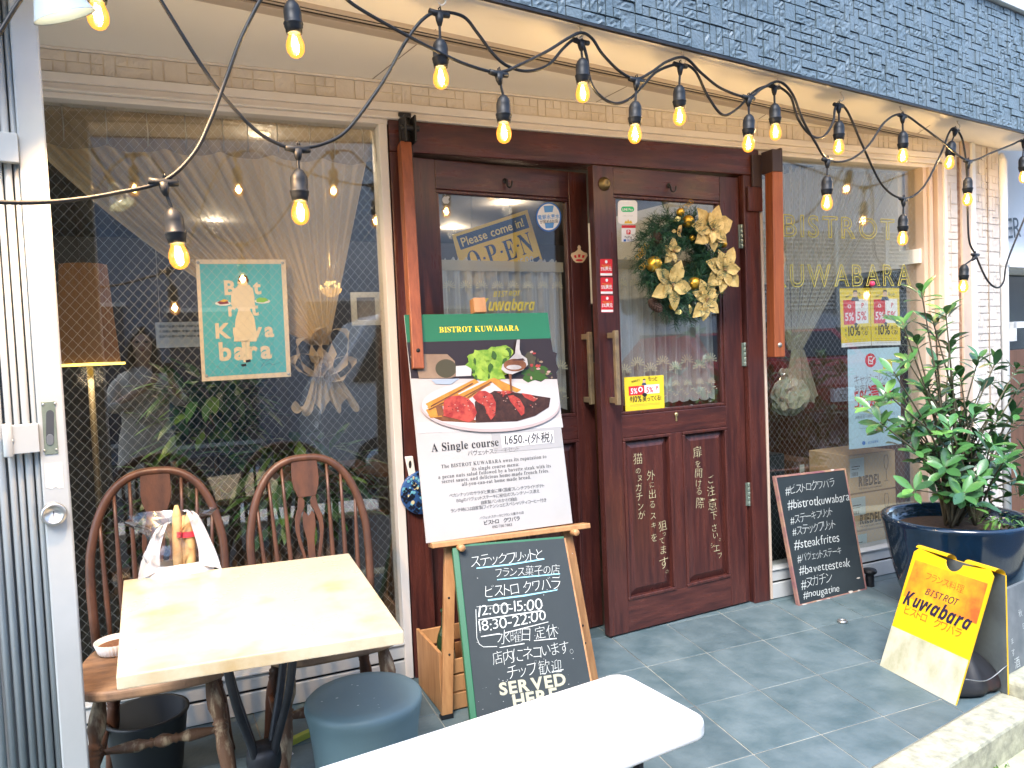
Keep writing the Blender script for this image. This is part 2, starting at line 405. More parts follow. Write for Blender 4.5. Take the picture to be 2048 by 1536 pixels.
# soffit
pe = PZ(2060, 279, ZS); pr = PZ(1990, 300, ZS)
fl = FP.w(-3.4, ZS, -.0035); fr = FP.w(4.6, ZS, -.0035)
mb = MB(); mb.prism([V((fl.x, .3, ZS)), V((4.72, .3, ZS)), V((pr.x+.02, pr.y, ZS)), fr, fl], (0, 0, .04)); mb.build('soffit', M['soffit'], shop)
mb = MB()
for x0, y0, x1, y1 in ((872, 58, 737, 164), (1298, 150, 1180, 210), (1560, 210, 1480, 262), (1860, 250, 1800, 290)):
    a = PZ(x0, y0, ZS); b = PZ(x1, y1, ZS); d = (b-a).normalized(); n = V((-d.y, d.x, 0))*.0018
    a = a - d*max(0, .0); mb.prism([a-n-V((0, 0, .0015)), a+n-V((0, 0, .0015)), b+n-V((0, 0, .0015)), b-n-V((0, 0, .0015))], (0, 0, .001))
each(mb, 'soffit_joint', mat('caulk', (.25, .22, .2), .8), shop)
# shutter track in the soffit
TP = Plane(PZ(700, 31, ZS)*1., D2u); TP.o.z = 0
mb = MB(); mb.k = 0; mb.pbox(TP, -2.2, 3.72, ZS-.018, ZS+.01, -.075, -.02); mb.pbox(TP, -2.2, 3.72, ZS-.012, ZS+.01, -.004, .004)
mb.k = 1; mb.pbox(TP, -2.2, 3.72, ZS-.010, ZS+.005, -.02, -.004); mb.pbox(TP, -2.2, 3.72, ZS-.010, ZS+.005, .004, .02)
mb.k = 0; mb.pbox(TP, -2.2, 3.72, ZS-.014, ZS+.005, .02, .026)
mb.build('shutter_track', [mat('track_alu', (.45, .4, .36), .4, metal=.3), M['dark']], shop, bev=.001, seg=1)
# header band of cream blocks, white head frame
HP = Plane((0, -.035, 0), (1, 0, 0))
mb = siding(HP, -1.6, 4.22, 2.352, ZS-.008, .038, .005, .5); mb.build('header_cladding', M['cream_block'], shop)
mb = MB(); mb.box(-1.6, 4.22, -.034, .2, 2.345, ZS); mb.build('header_wall', M['cream_wall'], shop)
mb = MB(); mb.box(-1.6, 4.22, -.048, -.033, ZS-.009, ZS-.001); mb.build('ceiling_trim', M['alu_white'], shop)
mb = MB()
mb.box(-1.2, 4.09, -.055, .1, 2.318, 2.349); mb.box(-1.2, 4.09, -.04, .1, 2.298, 2.318); mb.box(-1.2, 4.09, -.05, .1, 2.288, 2.298)
mb.box(-1.2, .85, -.03, .1, 2.268, 2.288); mb.box(2.748, 4.02, -.03, .1, 2.268, 2.288)
mb.build('head_frame', M['alu_white'], shop, bev=.002, seg=1)
def window(x0, x1, fm, lw, rw):
    """fixed light: stiles, bottom rail, wired glass"""
    wn = MB(); wn.box(x0-lw, x0, -.032, .09, .004, 2.268); w = wn.build('window', fm, shop, bev=.002, seg=1)
    wn = MB(); wn.box(x1, x1+rw, -.032, .09, .004, 2.268); wn.build('stile', fm, w, bev=.002, seg=1)
    s = MB(); s.box(x0, x1, -.026, .09, .094, .15); s.box(x0, x1, -.034, .09, .15, .158); s.box(x0, x1, -.03, .09, .004, .082); s.k = 1; s.box(x0, x1, -.016, .08, .082, .094)
    s.build('sill', [M['sill'], M['dark']], w, bev=.0015, seg=1)
    p = MB(); p.box(x0-.003, x1+.003, .018, .025, .15, 2.27); p.build('pane', M['glass'], w)
    wr = MB(); z0, z1 = .15, 2.27; st = .0265; ht = .0009; k = 1.18      # diamond wire seen in the glass
    for sgn in (1, -1):
        c = z0 - (x1*k if sgn > 0 else -x0*k); c1 = z1 - (x0*k if sgn > 0 else -x1*k)
        while c < c1:
            pts = []
            for x in (x0, x1):
                z = sgn*k*x + c
                if z < z0: x = (z0-c)/(sgn*k); z = z0
                if z > z1: x = (z1-c)/(sgn*k); z = z1
                pts.append(V((x, .0285, z)))
            if (pts[1]-pts[0]).length > .01 and x0-1e-4 <= pts[0].x <= x1+1e-4 and x0-1e-4 <= pts[1].x <= x1+1e-4:
                d = (pts[1]-pts[0]).normalized(); n = V((-d.z, 0, d.x))*ht/2
                wr.add([pts[0]-n, pts[1]-n, pts[1]+n, pts[0]+n], [(0, 1, 2, 3)])
            c += st*1.5
    wr.build('wire_mesh', M['wire'], w)
    return w
window(-1.2, .812, M['alu_white'], .04, .034)
window(2.764, 3.925, M['tan'], .014, .03)
mb = MB(); mb.box(3.957, 3.985, -.045, .09, .16, 2.27); mb.box(3.985, 4.02, -.02, .09, .16, 2.27); mb.box(4.02, 4.062, -.05, .09, .16, 2.298); mb.build('side_frame', M['tan'], shop, bev=.002, seg=1)
mb = MB(); mb.box(4.062, 4.084, -.06, .06, .0, 2.345); mb.build('corner_bead', M['alu_white'], shop)
mb = MB(); mb.box(3.957, 4.062, -.045, .09, .0, .16); mb.build('plinth', M['sill'], shop)
BP = Plane((0, -.03, 0), (1, 0, 0))
mb = siding(BP, 4.086, 4.205, .02, 2.352, .04, .005, .4); mb.k = 0; mb.box(4.084, 4.207, -.029, .2, 0, 2.345); mb.build('side_wall', M['cream_block'], shop)
mb = MB(); mb.box(4.207, 4.235, -.028, .1, 0, 2.43); mb.build('rusty_joint', mat('rust', (.22, .1, .05), .85, col2=(.35, .24, .16), nscale=30), shop)
a = FP.px(*(0, 0)) if False else None
PP = Plane((4.235, -.04, 0), D2u)
mb = MB(); mb.pbox(PP, 0, .098, 0, ZS-.002, -.1, .0); mb.build('shutter_post', mat('post_tan', (.58, .46, .36), .5, col2=(.52, .4, .31), nscale=3), shop, bev=.003)
mb = MB(); mb.pbox(PP, .1, .138, 0, ZS-.002, -.1, .012); mb.build('post_trim', M['white'], shop, bev=.003)
QP = Plane(PP.w(.14, 0, -.005), D2u)
mb = siding(QP, .012, .30, .0, ZS-.01, .041, .005, .5); mb.pbox(QP, .0, .302, 0, ZS-.002, -.4, -.001); mb.build('pillar', M['cream_block'], shop)
mb = MB(); mb.k = 0; mb.pbox(QP, .152, .158, 0, ZS-.01, -.001, .0085); mb.build('pillar_joint', mat('joint', (.3, .24, .18), .9), shop)
dp = MB(); c = QP.w(.335, 0, .01); dp.tube([c+V((0, 0, .0)), c+V((0, 0, 2.36)), c+V((0, .02, 2.40))], .026, 14)
for z in (.5, 1.72): dp.lathe([(.026, 0), (.031, .004), (.031, .05), (.026, .054)], c+V((0, 0, z)), seg=14, cap=False)
tag(dp.build('drainpipe', M['white']), 'white drainpipe on the brick pillar at the right corner', 'drainpipe')
# ================================================================ doors
mb = MB(); mb.box(.852, 2.745, -.034, .09, 2.162, 2.287); mb.build('door_head', M['woodh'], shop, bev=.004)
mb = MB(); mb.box(.852, .95, -.032, .09, .0, 2.161); mb.build('door_post', M['wood'], shop, bev=.004)
mb = MB(); mb.box(2.645, 2.745, -.032, .09, .0, 2.161); mb.build('door_post', M['wood'], shop, bev=.004)
for x in (.95, 2.633): mb = MB(); mb.box(x, x+.012, .03, .06, .0, 2.161); mb.build('door_stop', M['wood'], shop)
DW, DH, DT = .872, 2.152, .042
def leaf(pl, gl, gr_, name):
    """frame-and-panel leaf in plane axes: glass from gl to gr_ across"""
    T0, T1 = -DT, 0
    b = MB()
    b.pbox(pl, 0, gl-.012, .008, DH, T0, T1); b.pbox(pl, gr_+.012, DW, .008, DH, T0, T1)
    d = b.build(name, M['wood'], shop, bev=.003)
    h = MB(); A0, A1 = gl-.012, gr_+.012
    for z0, z1 in ((2.03, DH), (.915, 1.02), (.008, .155)): h.pbox(pl, A0, A1, z0, z1, T0+.001, T1-.001)
    each(h, 'rail', M['woodh'], d, .003)
    f = MB(); mid = (gl+gr_)/2
    f.pbox(pl, mid-.034, mid+.034, .155, .915, T0+.002, T1-.002)
    f.build('mullion', M['wood'], d, bev=.002)
    bd = MB()
    for x0, x1, z0, z1 in ((A0, A1, 1.02, 2.03), (A0, mid-.034, .155, .915), (mid+.034, A1, .155, .915)):
        w = .016
        for q in ((x0, x1, z0, z0+w), (x0, x1, z1-w, z1), (x0, x0+w, z0+w, z1-w), (x1-w, x1, z0+w, z1-w)): bd.pbox(pl, *q, T0+.006, T1-.006 if z0 > 1 else T1+.004)
    bd.build('moulding', M['wood'], d, bev=.0045, seg=3)
    pn = MB()
    for x0, x1 in ((A0+.016, mid-.05), (mid+.05, A1-.016)):
        z0, z1 = .171, .899; e = .035; o_ = [(x0, z0), (x1, z0), (x1, z1), (x0, z1)]; i_ = [(x0+e, z0+e), (x1-e, z0+e), (x1-e, z1-e), (x0+e, z1-e)]
        vs = [pl.w(*p, -.022) for p in o_] + [pl.w(*p, -.008) for p in i_]
        pn.add(vs, [(0, 1, 5, 4), (1, 2, 6, 5), (2, 3, 7, 6), (3, 0, 4, 7), (4, 5, 6, 7)], False)
        pn.pbox(pl, x0, x1, z0, z1, -.034, -.0225)
    pn.build('panel', M['wood'], d)
    p = MB(); p.pbox(pl, gl-.002, gr_+.002, 1.03, 2.022, -.024, -.019); p.build('pane', M['glass'], d)
    # hook on the top rail
    hk = MB(); x = mid; hk.lathe([(.012, 0), (.012, .004)], pl.w(x, 2.085, 0), pl.n, 12)
    hk.tube(spline([pl.w(x, 2.09, .003), pl.w(x, 2.078, .014), pl.w(x, 2.058, .02), pl.w(x+.006, 2.052, .03), pl.w(x+.014, 2.062, .034), pl.w(x+.016, 2.078, .034)], 4), .0042, 8); hk.build('hook', M['iron'], d)
    return d
def handle(pl, a, d, z0=1.075, z1=1.41):
    h = MB(); h.pbox(pl, a-.011, a+.011, z0, z1, .045, .066); h.pbox(pl, a-.009, a+.009, z0+.008, z0+.034, 0, .046); h.pbox(pl, a-.009, a+.009, z1-.034, z1-.008, 0, .046)
    return h.build('handle', mat('worn_handle', (.30, .22, .12), .5, metal=.35, col2=(.19, .14, .09), nscale=22), d, bev=.003)
an = math.atan2(.061, .868)
RP = Plane((2.638-DW*cos(an), -.004-DW*sin(an), 0), (cos(an), sin(an), 0))
LP = Plane((.955, -.004, 0), (cos(rad(6)), sin(rad(6)), 0))
dl = leaf(LP, .11, .757, 'door'); dr = leaf(RP, .122, .735, 'door')
handle(LP, .875-.06, dl); handle(RP, .052, dr)
dr['label'] = 'right door leaf standing slightly open'; dl['label'] = 'left door leaf behind the menu easel'
for z in (.56, 1.27, 1.86):
    h = MB(); c = RP.w(DW+.006, z, .006)
    for i in range(5): h.lathe([(.0075, .0), (.0085, .002), (.0085, .021), (.0075, .023)], c+V((0, 0, -.06+.024*i)), seg=10)
    h.pbox(RP, DW-.012, DW+.018, z-.058, z+.058, .0, .004); h.build('hinge', M['hinge'], dr)
lk = MB(); c = RP.px(1208, 368); lk.lathe([(.03, 0), (.031, .004), (.026, .008), (.026, .012), (.02, .017), (.019, .024), (.012, .025), (.0, .0255)], RP.w(*c, 0), RP.n, 24); lk.k = 1; lk.pbox(RP, c[0]-.0012, c[0]+.0012, c[1]-.006, c[1]+.006, .0255, .0262); lk.build('lock', [M['brass'], M['dark']], dr)
kp = MB(); c = RP.px(1352, 833); kp.lathe([(.009, 0), (.0105, .003), (.009, .006), (.005, .008)], RP.w(c[0], c[1]+.01, 0), RP.n, 14); kp.pbox(RP, c[0]-.004, c[0]+.004, c[1]-.022, c[1]+.004, 0, .004); kp.build('key_plate', mat('gold_plate', (.6, .5, .25), .3, metal=.8), dr, bev=.001)
# drop bars hung either side of the doors
def dropbar(x, yb, top, bot, s):
    b = MB(); M_ = Matrix.Translation((x, -.052, top)) @ Matrix.Rotation(rad(s), 4, 'Y')
    b.box(-.021, .021, -.055, .0, bot-top, 0, M_); bar = b.build('drop_bar', M['bar'], shop, bev=.004)
    h = MB(); h.lathe([(.008, 0), (.008, .0012)], M_ @ V((.006, -.0552, bot-top+.07)), (0, -1, 0), 12); h.build('bolt_hole', M['dark'], bar)
    return bar
def bracket(x, z, w=.052):
    k = MB(); k.box(x-w/2, x+w/2, -.05, -.033, z-.12, z+.10); k.box(x+w/2-.008, x+w/2, -.115, -.05, z-.03, z+.075); k.box(x-w/2+.004, x-w/2+.012, -.115, -.05, z-.03, z+.075)
    k.lathe([(.012, 0), (.012, .075)], V((x-w/2-.004, -.085, z+.03)), (1, 0, 0), 12); return k.build('bar_bracket', M['iron'], shop, bev=.003)
bracket(.918, 2.215)
def leanbar(p0, p1, y0, y1, w, dp, parent):
    a, b = PY(*p0, y0), PY(*p1, y1); d = (a-b).normalized(); x = V((1, 0, 0)); x = (x-d*x.dot(d)).normalized(); n = x.cross(d)
    q = MB(); vs = [c+x*sx*w/2+n*sy for c in (b, a) for sx, sy in ((-1, 0), (1, 0), (1, -dp), (-1, -dp))]; q.add(vs, [(0, 1, 2, 3), (7, 6, 5, 4), (0, 4, 5, 1), (1, 5, 6, 2), (2, 6, 7, 3), (3, 7, 4, 0)], False); bar = q.build('drop_bar', M['bar'], parent, bev=.004)
    q = MB(); c = b+d*.07+n*(.0012 if n.y < 0 else -dp-.0012); q.lathe([(.008, 0), (.008, .0012)], c, (0, -1, 0), 12); q.build('bolt_hole', M['dark'], bar)
leanbar((812, 282), (838, 737), -.095, -.262, .046, .055, shop)
# right hand bar turned on its bracket
mb = MB(); M_ = Matrix.Translation((2.782, -.06, 2.16)) @ Matrix.Rotation(rad(1.0), 4, 'Y') @ Matrix.Rotation(rad(-8), 4, 'Z')
mb.box(-.03, .03, -.075, -.01, -.91, 0, M_); br2 = mb.build('drop_bar', M['bar'], shop, bev=.004)
h = MB(); h.lathe([(.012, 0), (.012, .0012)], M_ @ V((.0, -.0752, -.85)), M_.to_3x3() @ V((0, -1, 0)), 12); h.build('bolt_hole', mat('washer', (.35, .33, .3), .5, metal=.6), br2)
k = MB(); k.box(2.69, 2.75, -.05, -.035, 2.10, 2.26); k.box(2.745, 2.80, -.13, -.05, 2.16, 2.27); k.box(2.80, 2.815, -.125, -.055, 2.15, 2.28); k.build('bar_bracket', mat('bracket_paint', (.045, .03, .035), .45, metal=.2), shop, bev=.004)
k = MB(); k.box(2.66, 2.75, -.05, -.033, 1.98, 2.10); k.build('bracket_block', M['wood'], shop, bev=.004)
# ================================================================ dining room behind the glass
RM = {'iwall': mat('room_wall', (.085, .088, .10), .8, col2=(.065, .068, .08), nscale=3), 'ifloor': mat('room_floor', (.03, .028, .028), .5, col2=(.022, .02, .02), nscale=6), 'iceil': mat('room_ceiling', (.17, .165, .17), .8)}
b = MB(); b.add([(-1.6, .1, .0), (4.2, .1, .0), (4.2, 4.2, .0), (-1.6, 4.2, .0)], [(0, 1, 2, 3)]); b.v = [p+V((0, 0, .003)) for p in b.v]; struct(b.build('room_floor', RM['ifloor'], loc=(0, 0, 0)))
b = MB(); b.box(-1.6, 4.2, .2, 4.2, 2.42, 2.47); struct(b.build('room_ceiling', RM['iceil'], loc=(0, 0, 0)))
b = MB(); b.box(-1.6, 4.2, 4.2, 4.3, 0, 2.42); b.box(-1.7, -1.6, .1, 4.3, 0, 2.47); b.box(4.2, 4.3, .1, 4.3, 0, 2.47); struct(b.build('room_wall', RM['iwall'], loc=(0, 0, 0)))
b = MB(); b.box(-3.5, -1.2, -.03, .2, 0, 2.4); struct(b.build('wall', M['cream_wall'], loc=(0, 0, 0)))
b = MB(); b.box(-3.5, 7, 4.3, 4.4, 0, 6); b.box(-3.5, 4.3, .1, 4.3, 2.5, 2.55); struct(b.build('upper_wall', M['cream_wall'], loc=(0, 0, 0)))
warm = (1, .76, .50)
def lamp_point(name, loc, e, r=.03, col=warm, parent=None):
    l = bpy.data.lights.new(name, 'POINT'); l.energy = e; l.color = col; l.shadow_soft_size = r
    o = bpy.data.objects.new(name, l); COL.objects.link(o)
    if parent is not None: o.parent = parent; o.location = V(loc)-wloc(parent)
    else: o.location = loc
    return o
# ceiling downlights in the room
for i, (x, y) in enumerate([tuple(PZ(a, b, 2.42)[:2]) for a, b in ((518, 267), (1015, 405), (905, 455), (430, 440))]):
    d = empty('downlight', (x, y, 2.42)); q = MB(); q.lathe([(.045, 0), (.058, -.004), (.06, 0)], (x, y, 2.42), seg=18); q.build('trim_ring', M['white'], d)
    q = MB(); q.lathe([(.044, -.001), (.0, -.0015)], (x, y, 2.42), seg=18, cap=False); q.build('diffuser', emis('downlight_glow', (1, .72, .36), 4), d)
    lamp_point('downlight_lamp', (x, y, 2.36), 3, .04, parent=d)
    tag(d, 'small round recessed ceiling downlight glowing warm inside the dining room', 'ceiling light', 'ceiling downlights inside the dining room')
# floor lamp with pleated shade at the left window
fx, fy = PY(172, 620, .62).x, .62
fl_ = empty('floor_lamp', (fx, fy, 0))
tag(fl_, 'floor lamp with tall brown pleated shade inside the left window', 'floor lamp')
zt, zb = PY(172, 530, fy).z, PY(172, 726, fy).z
q = MB(); q.lathe([(.088, zt), (.100, (zt+zb)/2), (.116, zb)], (fx, fy, 0), seg=120, cap=False, wob=lambda a: 1+.018*sin(a*30)); q.smooth = False
q.build('lamp_shade', mat('pleated_shade', (.10, .045, .022), .8, col2=(.06, .028, .014), nscale=4, emit=(1, .42, .12), estr=.02), fl_)
q = MB(); q.lathe([(.002, zb-.010), (.135, zb-.012), (.135, zb-.002), (.002, zb+.0)], (fx, fy, 0), seg=40, cap=False); q.build('diffuser', emis('shade_glow', (1, .62, .1), 1.3), fl_)
q = MB(); q.lathe([(.014, .02), (.012, zb-.005)], (fx, fy, 0), seg=12); q.lathe([(.15, .004), (.15, .018), (.02, .03)], (fx, fy, 0), seg=28); q.build('stand', mat('lamp_stand', (.10, .08, .05), .5, metal=.3), fl_)
lamp_point('floor_lamp_bulb', (fx, fy, zb-.06), 1.2, .05, parent=fl_)
def cloth(name, ctrl, mt, parent=None, nu=60, amp=.02, folds=9, yb=.06):
    """gathered cloth: ctrl = [(xl, xr, z), ...] rows from top to bottom, rippled in depth"""
    mb = MB(); mb.smooth = True; vs = []; nr = 40; rows = []
    for r in range(nr+1):
        t = r/nr*(len(ctrl)-1); i = min(int(t), len(ctrl)-2); f = t-i; f2 = f
        a, b_ = ctrl[i], ctrl[i+1]; rows.append([a[j]+(b_[j]-a[j])*f2 for j in range(len(a))])
    for r, row in enumerate(rows):
        xl, xr, z = row[:3]; y0 = row[3] if len(row) > 3 else yb
        for k in range(nu+1):
            u = k/nu; ph = u*folds*2*pi; w = abs(xr-xl); am = min(amp, .28*w+.004)
            vs.append((xl+(xr-xl)*(u+.012*sin(ph*1.3+2)), y0+am*(sin(ph)+.45*sin(ph*2.3+1+r*.02)), z + .004*sin(ph*.5)))
    q = nu+1; fs = [(r*q+k, r*q+k+1, (r+1)*q+k+1, (r+1)*q+k) for r in range(nr) for k in range(nu)]
    mb.add(vs, fs); return mb.build(name, mt, parent)
M['voile'] = sheer('cream_voile', (.84, .70, .50), .60); M['voile2'] = sheer('pale_voile', (.66, .62, .46), .26); M['lace'] = sheer('lace_net', (.82, .84, .80), .56)
M['valance'] = sheer('valance_net', (.36, .29, .21), .6)
X = lambda x, y, Y=.08: PY(x, y, Y)
# left window: tied back voile, bow and tail
cu = empty('sheer_curtain', (.5, .1, .8)); tag(cu, 'cream sheer curtain gathered into a bow inside the left window', 'curtain')
tp = X(640, 690, .1)
def fan(pl_top, knot, wk, n=26, mt=None, tilt=.0, y=.1):
    mb = MB(); mb.smooth = True; nu, nr = 90, 30; vs = []
    for r in range(nr+1):
        t = r/nr; s = t**1.15
        for k in range(nu+1):
            u = k/nu; a = pl_top(u); bx = V((knot.x+(u-.5)*wk, y, knot.z)); p = a.lerp(bx, s)
            p.z -= .06*sin(pi*t)*(1-u)*1.4
            ph = u*n*2*pi; p.y = y + (.018*(1-s)+.007)*(sin(ph)+.5*sin(ph*1.7+1)); vs.append(p)
    q = nu+1; mb.add(vs, [(r*q+k, r*q+k+1, (r+1)*q+k+1, (r+1)*q+k) for r in range(nr) for k in range(nu)]); return mb
tl, tr = X(60, 215, .1), X(745, 250, .1)
q = fan(lambda u: V((tl.x-.12+(tr.x-tl.x+.12)*u, .1, 2.27)) , tp, .07); q.build('drape', M['voile'], cu)
q = MB(); q.smooth = True                                       # bow: loops and tail
for dx, dz, rx, rz, a in ((-.035, .0, .05, .09, .5), (.045, .02, .055, .1, -.4), (.0, .04, .04, .08, 0), (-.05, -.03, .04, .07, 1.1), (.06, -.05, .04, .07, -1.0)):
    vs = []; n1, n2 = 16, 6
    for i in range(n1+1):
        for j in range(n2+1):
            t = 2*pi*i/n1; w = (j/n2-.5)*.09; px_ = rx*cos(t); pz = rz*sin(t)
            vs.append((tp.x+dx+px_*cos(a)-pz*sin(a)+w*.3*sin(3*t), .06+w*.8+.012*sin(5*t+j), tp.z-.05+dz+px_*sin(a)+pz*cos(a)))
    q.add(vs, [(i*(n2+1)+j, i*(n2+1)+j+1, (i+1)*(n2+1)+j+1, (i+1)*(n2+1)+j) for i in range(n1) for j in range(n2)])
q.build('bow', sheer('bow_voile', (.66, .56, .42), .8), cu)
q = fan(lambda u: V((tp.x-.13+.27*u, .07, tp.z-.25+.03*sin(u*25))), V((tp.x, .07, tp.z-.06)), .05, 7, y=.07); q.build('tail', sheer('tail_voile', (.6, .5, .36), .65), cu)
va = empty('valance', (.2, .07, 2.1)); tag(va, 'brown net valance hanging along the top of the left window', 'curtain')
q = MB(); q.smooth = True; vs = []; nu = 160
for r in range(7):
    for k in range(nu+1):
        u = k/nu; x = -.95+1.75*u; dr_ = .13+.02*abs(sin(u*pi*9))
        vs.append((x, .065+.006*sin(u*120)*(r/6), 2.272-dr_*r/6))
q.add(vs, [(r*(nu+1)+k, r*(nu+1)+k+1, (r+1)*(nu+1)+k+1, (r+1)*(nu+1)+k) for r in range(6) for k in range(nu)]); q.build('drape', M['valance'], va)
q = MB()
for px_ in (124, 210, 292, 368, 443, 492, 552, 616, 665, 722): p = X(px_, 225, .055); q.tube([V((p.x, .052, 2.27)), V((p.x+.002, .05, 2.2)), V((p.x, .052, 2.145))], .0022, 5)
q.build('curtain_clip', mat('clip', (.6, .55, .5), .4), va)
# plants seen through the left window
def leafy(name, c, n, rx, rz, L, parent, cols, droop=.4, wid=.32, yr=None):
    mb = MB()
    for i in range(n):
        mb.k = random.randrange(len(cols)); a = random.uniform(0, 2*pi); e = random.uniform(-.5, 1.2); r = random.random()**.5
        p = V(c)+V((rx*r*cos(a), (yr or rx)*r*sin(a), rz*random.uniform(-1, 1)*(1-.3*r))); d = V((cos(a)*cos(e), sin(a)*cos(e), sin(e)-droop)).normalized()
        l = L*random.uniform(.6, 1.2); s = d.cross(V((0, 0, 1))); s = (s if s.length > .1 else V((1, 0, 0))).normalized()*l*wid*.5; m_ = V((0, 0, -.08*l))
        mb.add([p, p+d*l*.35+s, p+d*l*.5+m_*.4, p+d*l*.35-s, p+d*l*.75+s*.7+m_, p+d*l*.75-s*.7+m_, p+d*l+m_*2.2], [(0, 1, 2), (0, 2, 3), (1, 4, 2), (2, 5, 3), (4, 6, 2), (2, 6, 5)], False)
    return mb.build(name, cols, parent)
G1 = [mat('leaf_%d' % i, c, .45, spec=.4) for i, c in enumerate(((.035, .10, .03), (.05, .15, .05), (.025, .075, .03), (.09, .19, .04)))]
def potted(px_, py_, Y, n, rx, rz, L, lab, pot=True):
    c = PY(px_, py_, Y); e = empty('potted_plant', (c.x, Y, 0)); leafy('foliage', c, n, rx, rz, L, e, G1)
    q = MB(); q.lathe([(.09, 0), (.12, .26), (.13, .28), (.11, .28), (.1, .25)], (c.x, Y, .02), seg=20, cap=False); q.build('pot', mat('clay', (.3, .13, .07), .8), e)
    q = MB(); q.tube([V((c.x, Y, .25)), V((c.x+.02, Y, c.z-rz*.4)), c], .012, 7); q.build('stem', mat('stem', (.12, .08, .04), .8), e); tag(e, lab, 'plant'); return e
potted(420, 820, .75, 240, .22, .20, .16, 'bushy green house plant inside the left window below the teal poster')
potted(600, 960, .55, 240, .30, .22, .15, 'wide ferny green plant behind the right hand Windsor chair')
potted(340, 1010, 1.1, 150, .18, .25, .14, 'shaded green plant behind the left hand Windsor chair')
# tables and counter in the room, pictures, notice, dried flower bowl
def rtable(x, y, lab, w=.7, z=.72, col=(.16, .08, .04)):
    e = empty('dining_table', (x, y, 0)); q = MB(); q.box(x-w/2, x+w/2, y-.3, y+.3, z-.03, z); q.build('table_top', mat('room_table', col, .3), e, bev=.004)
    for sx in (-1, 1):
        for sy in (-1, 1): q = MB(); q.box(x+sx*(w/2-.04)-.02, x+sx*(w/2-.04)+.02, y+sy*.25-.02, y+sy*.25+.02, 0, z-.03); q.build('leg', mat('room_table', col, .3), e)
    tag(e, lab, 'table')
rtable(.75, 1.25, 'dark wooden dining table inside the left window'); rtable(2.1, 2.0, 'dark wooden dining table inside beyond the doors')
def picture(x0, y0, x1, y1, Y, lab, art):
    a, b_ = PY(x0, y0, Y), PY(x1, y1, Y); e = empty('picture', ((a.x+b_.x)/2, Y, b_.z)); q = MB(); w = .03
    for r in ((a.x, b_.x, a.z-w, a.z), (a.x, b_.x, b_.z, b_.z+w), (a.x, a.x+w, b_.z+w, a.z-w), (b_.x-w, b_.x, b_.z+w, a.z-w)): q.box(r[0], r[1], Y-.02, Y, r[2], r[3])
    q.build('frame', M['white'], e); q = MB(); q.box(a.x+w, b_.x-w, Y-.008, Y, b_.z+w, a.z-w); q.build('print', art, e); tag(e, lab, 'picture')
picture(700, 585, 762, 650, 1.2, 'small white framed picture on the inner wall behind the left window', mat('art_a', (.45, .4, .36), .6, col2=(.12, .14, .2), nscale=4))
b = MB(); b.box(.0, 1.0, 1.21, 1.26, 0.9, 2.42); 
fb = MB(); c = PY(662, 580, .9); fb.lathe([(.02, -.035), (.05, -.012), (.056, .005), (.045, .0)], c, seg=16); e = empty('chandelier', c); fb.build('bowl', emis('amber_glow', (1, .5, .12), .35), e)
fb = MB()
for i in range(26): a = random.uniform(0, 6.28); r = random.uniform(.01, .055); fb.ball(c+V((r*cos(a), r*sin(a), random.uniform(0, .04))), .007, 6)
fb.build('crystal', emis('crystal_glow', (1, .62, .2), .8), e); fb = MB(); fb.tube([c+V((0, 0, .06)), V((c.x, c.y, 2.42))], .004, 6); fb.build('chain', M['brass'], e); tag(e, 'small glowing amber chandelier inside the left window', 'chandelier'); lamp_point('chandelier_lamp', c+V((0, -.02, .12)), .5, .05, parent=e)
a, b_ = PY(310, 645, .5), PY(545, 688, .5); q = MB(); q.box(a.x, b_.x, .5, .503, b_.z, a.z); e = empty('notice', ((a.x+b_.x)/2, .5, b_.z)); q.build('sheet', mat('notice_paper', (.32, .42, .55), .6), e); tag(e, 'long pale blue printed notice hanging inside the left window', 'notice')
q = MB(); NPl = Plane((0, .4985, 0), (1, 0, 0))
for yy in (655, 665, 675): line(q, NPl, '全品税込価格・お食事のお客様', (318, yy), (400, yy-1), h=.0005)
q.build('lettering', mat('ink', (.04, .04, .06), .6), e)
q = MB(); q.tube([V((a.x+.02, .5, a.z)), V((a.x+.02, .5, 2.42))], .001, 4); q.tube([V((b_.x-.02, .5, a.z)), V((b_.x-.02, .5, 2.42))], .001, 4); q.build('string', M['wire'], e)
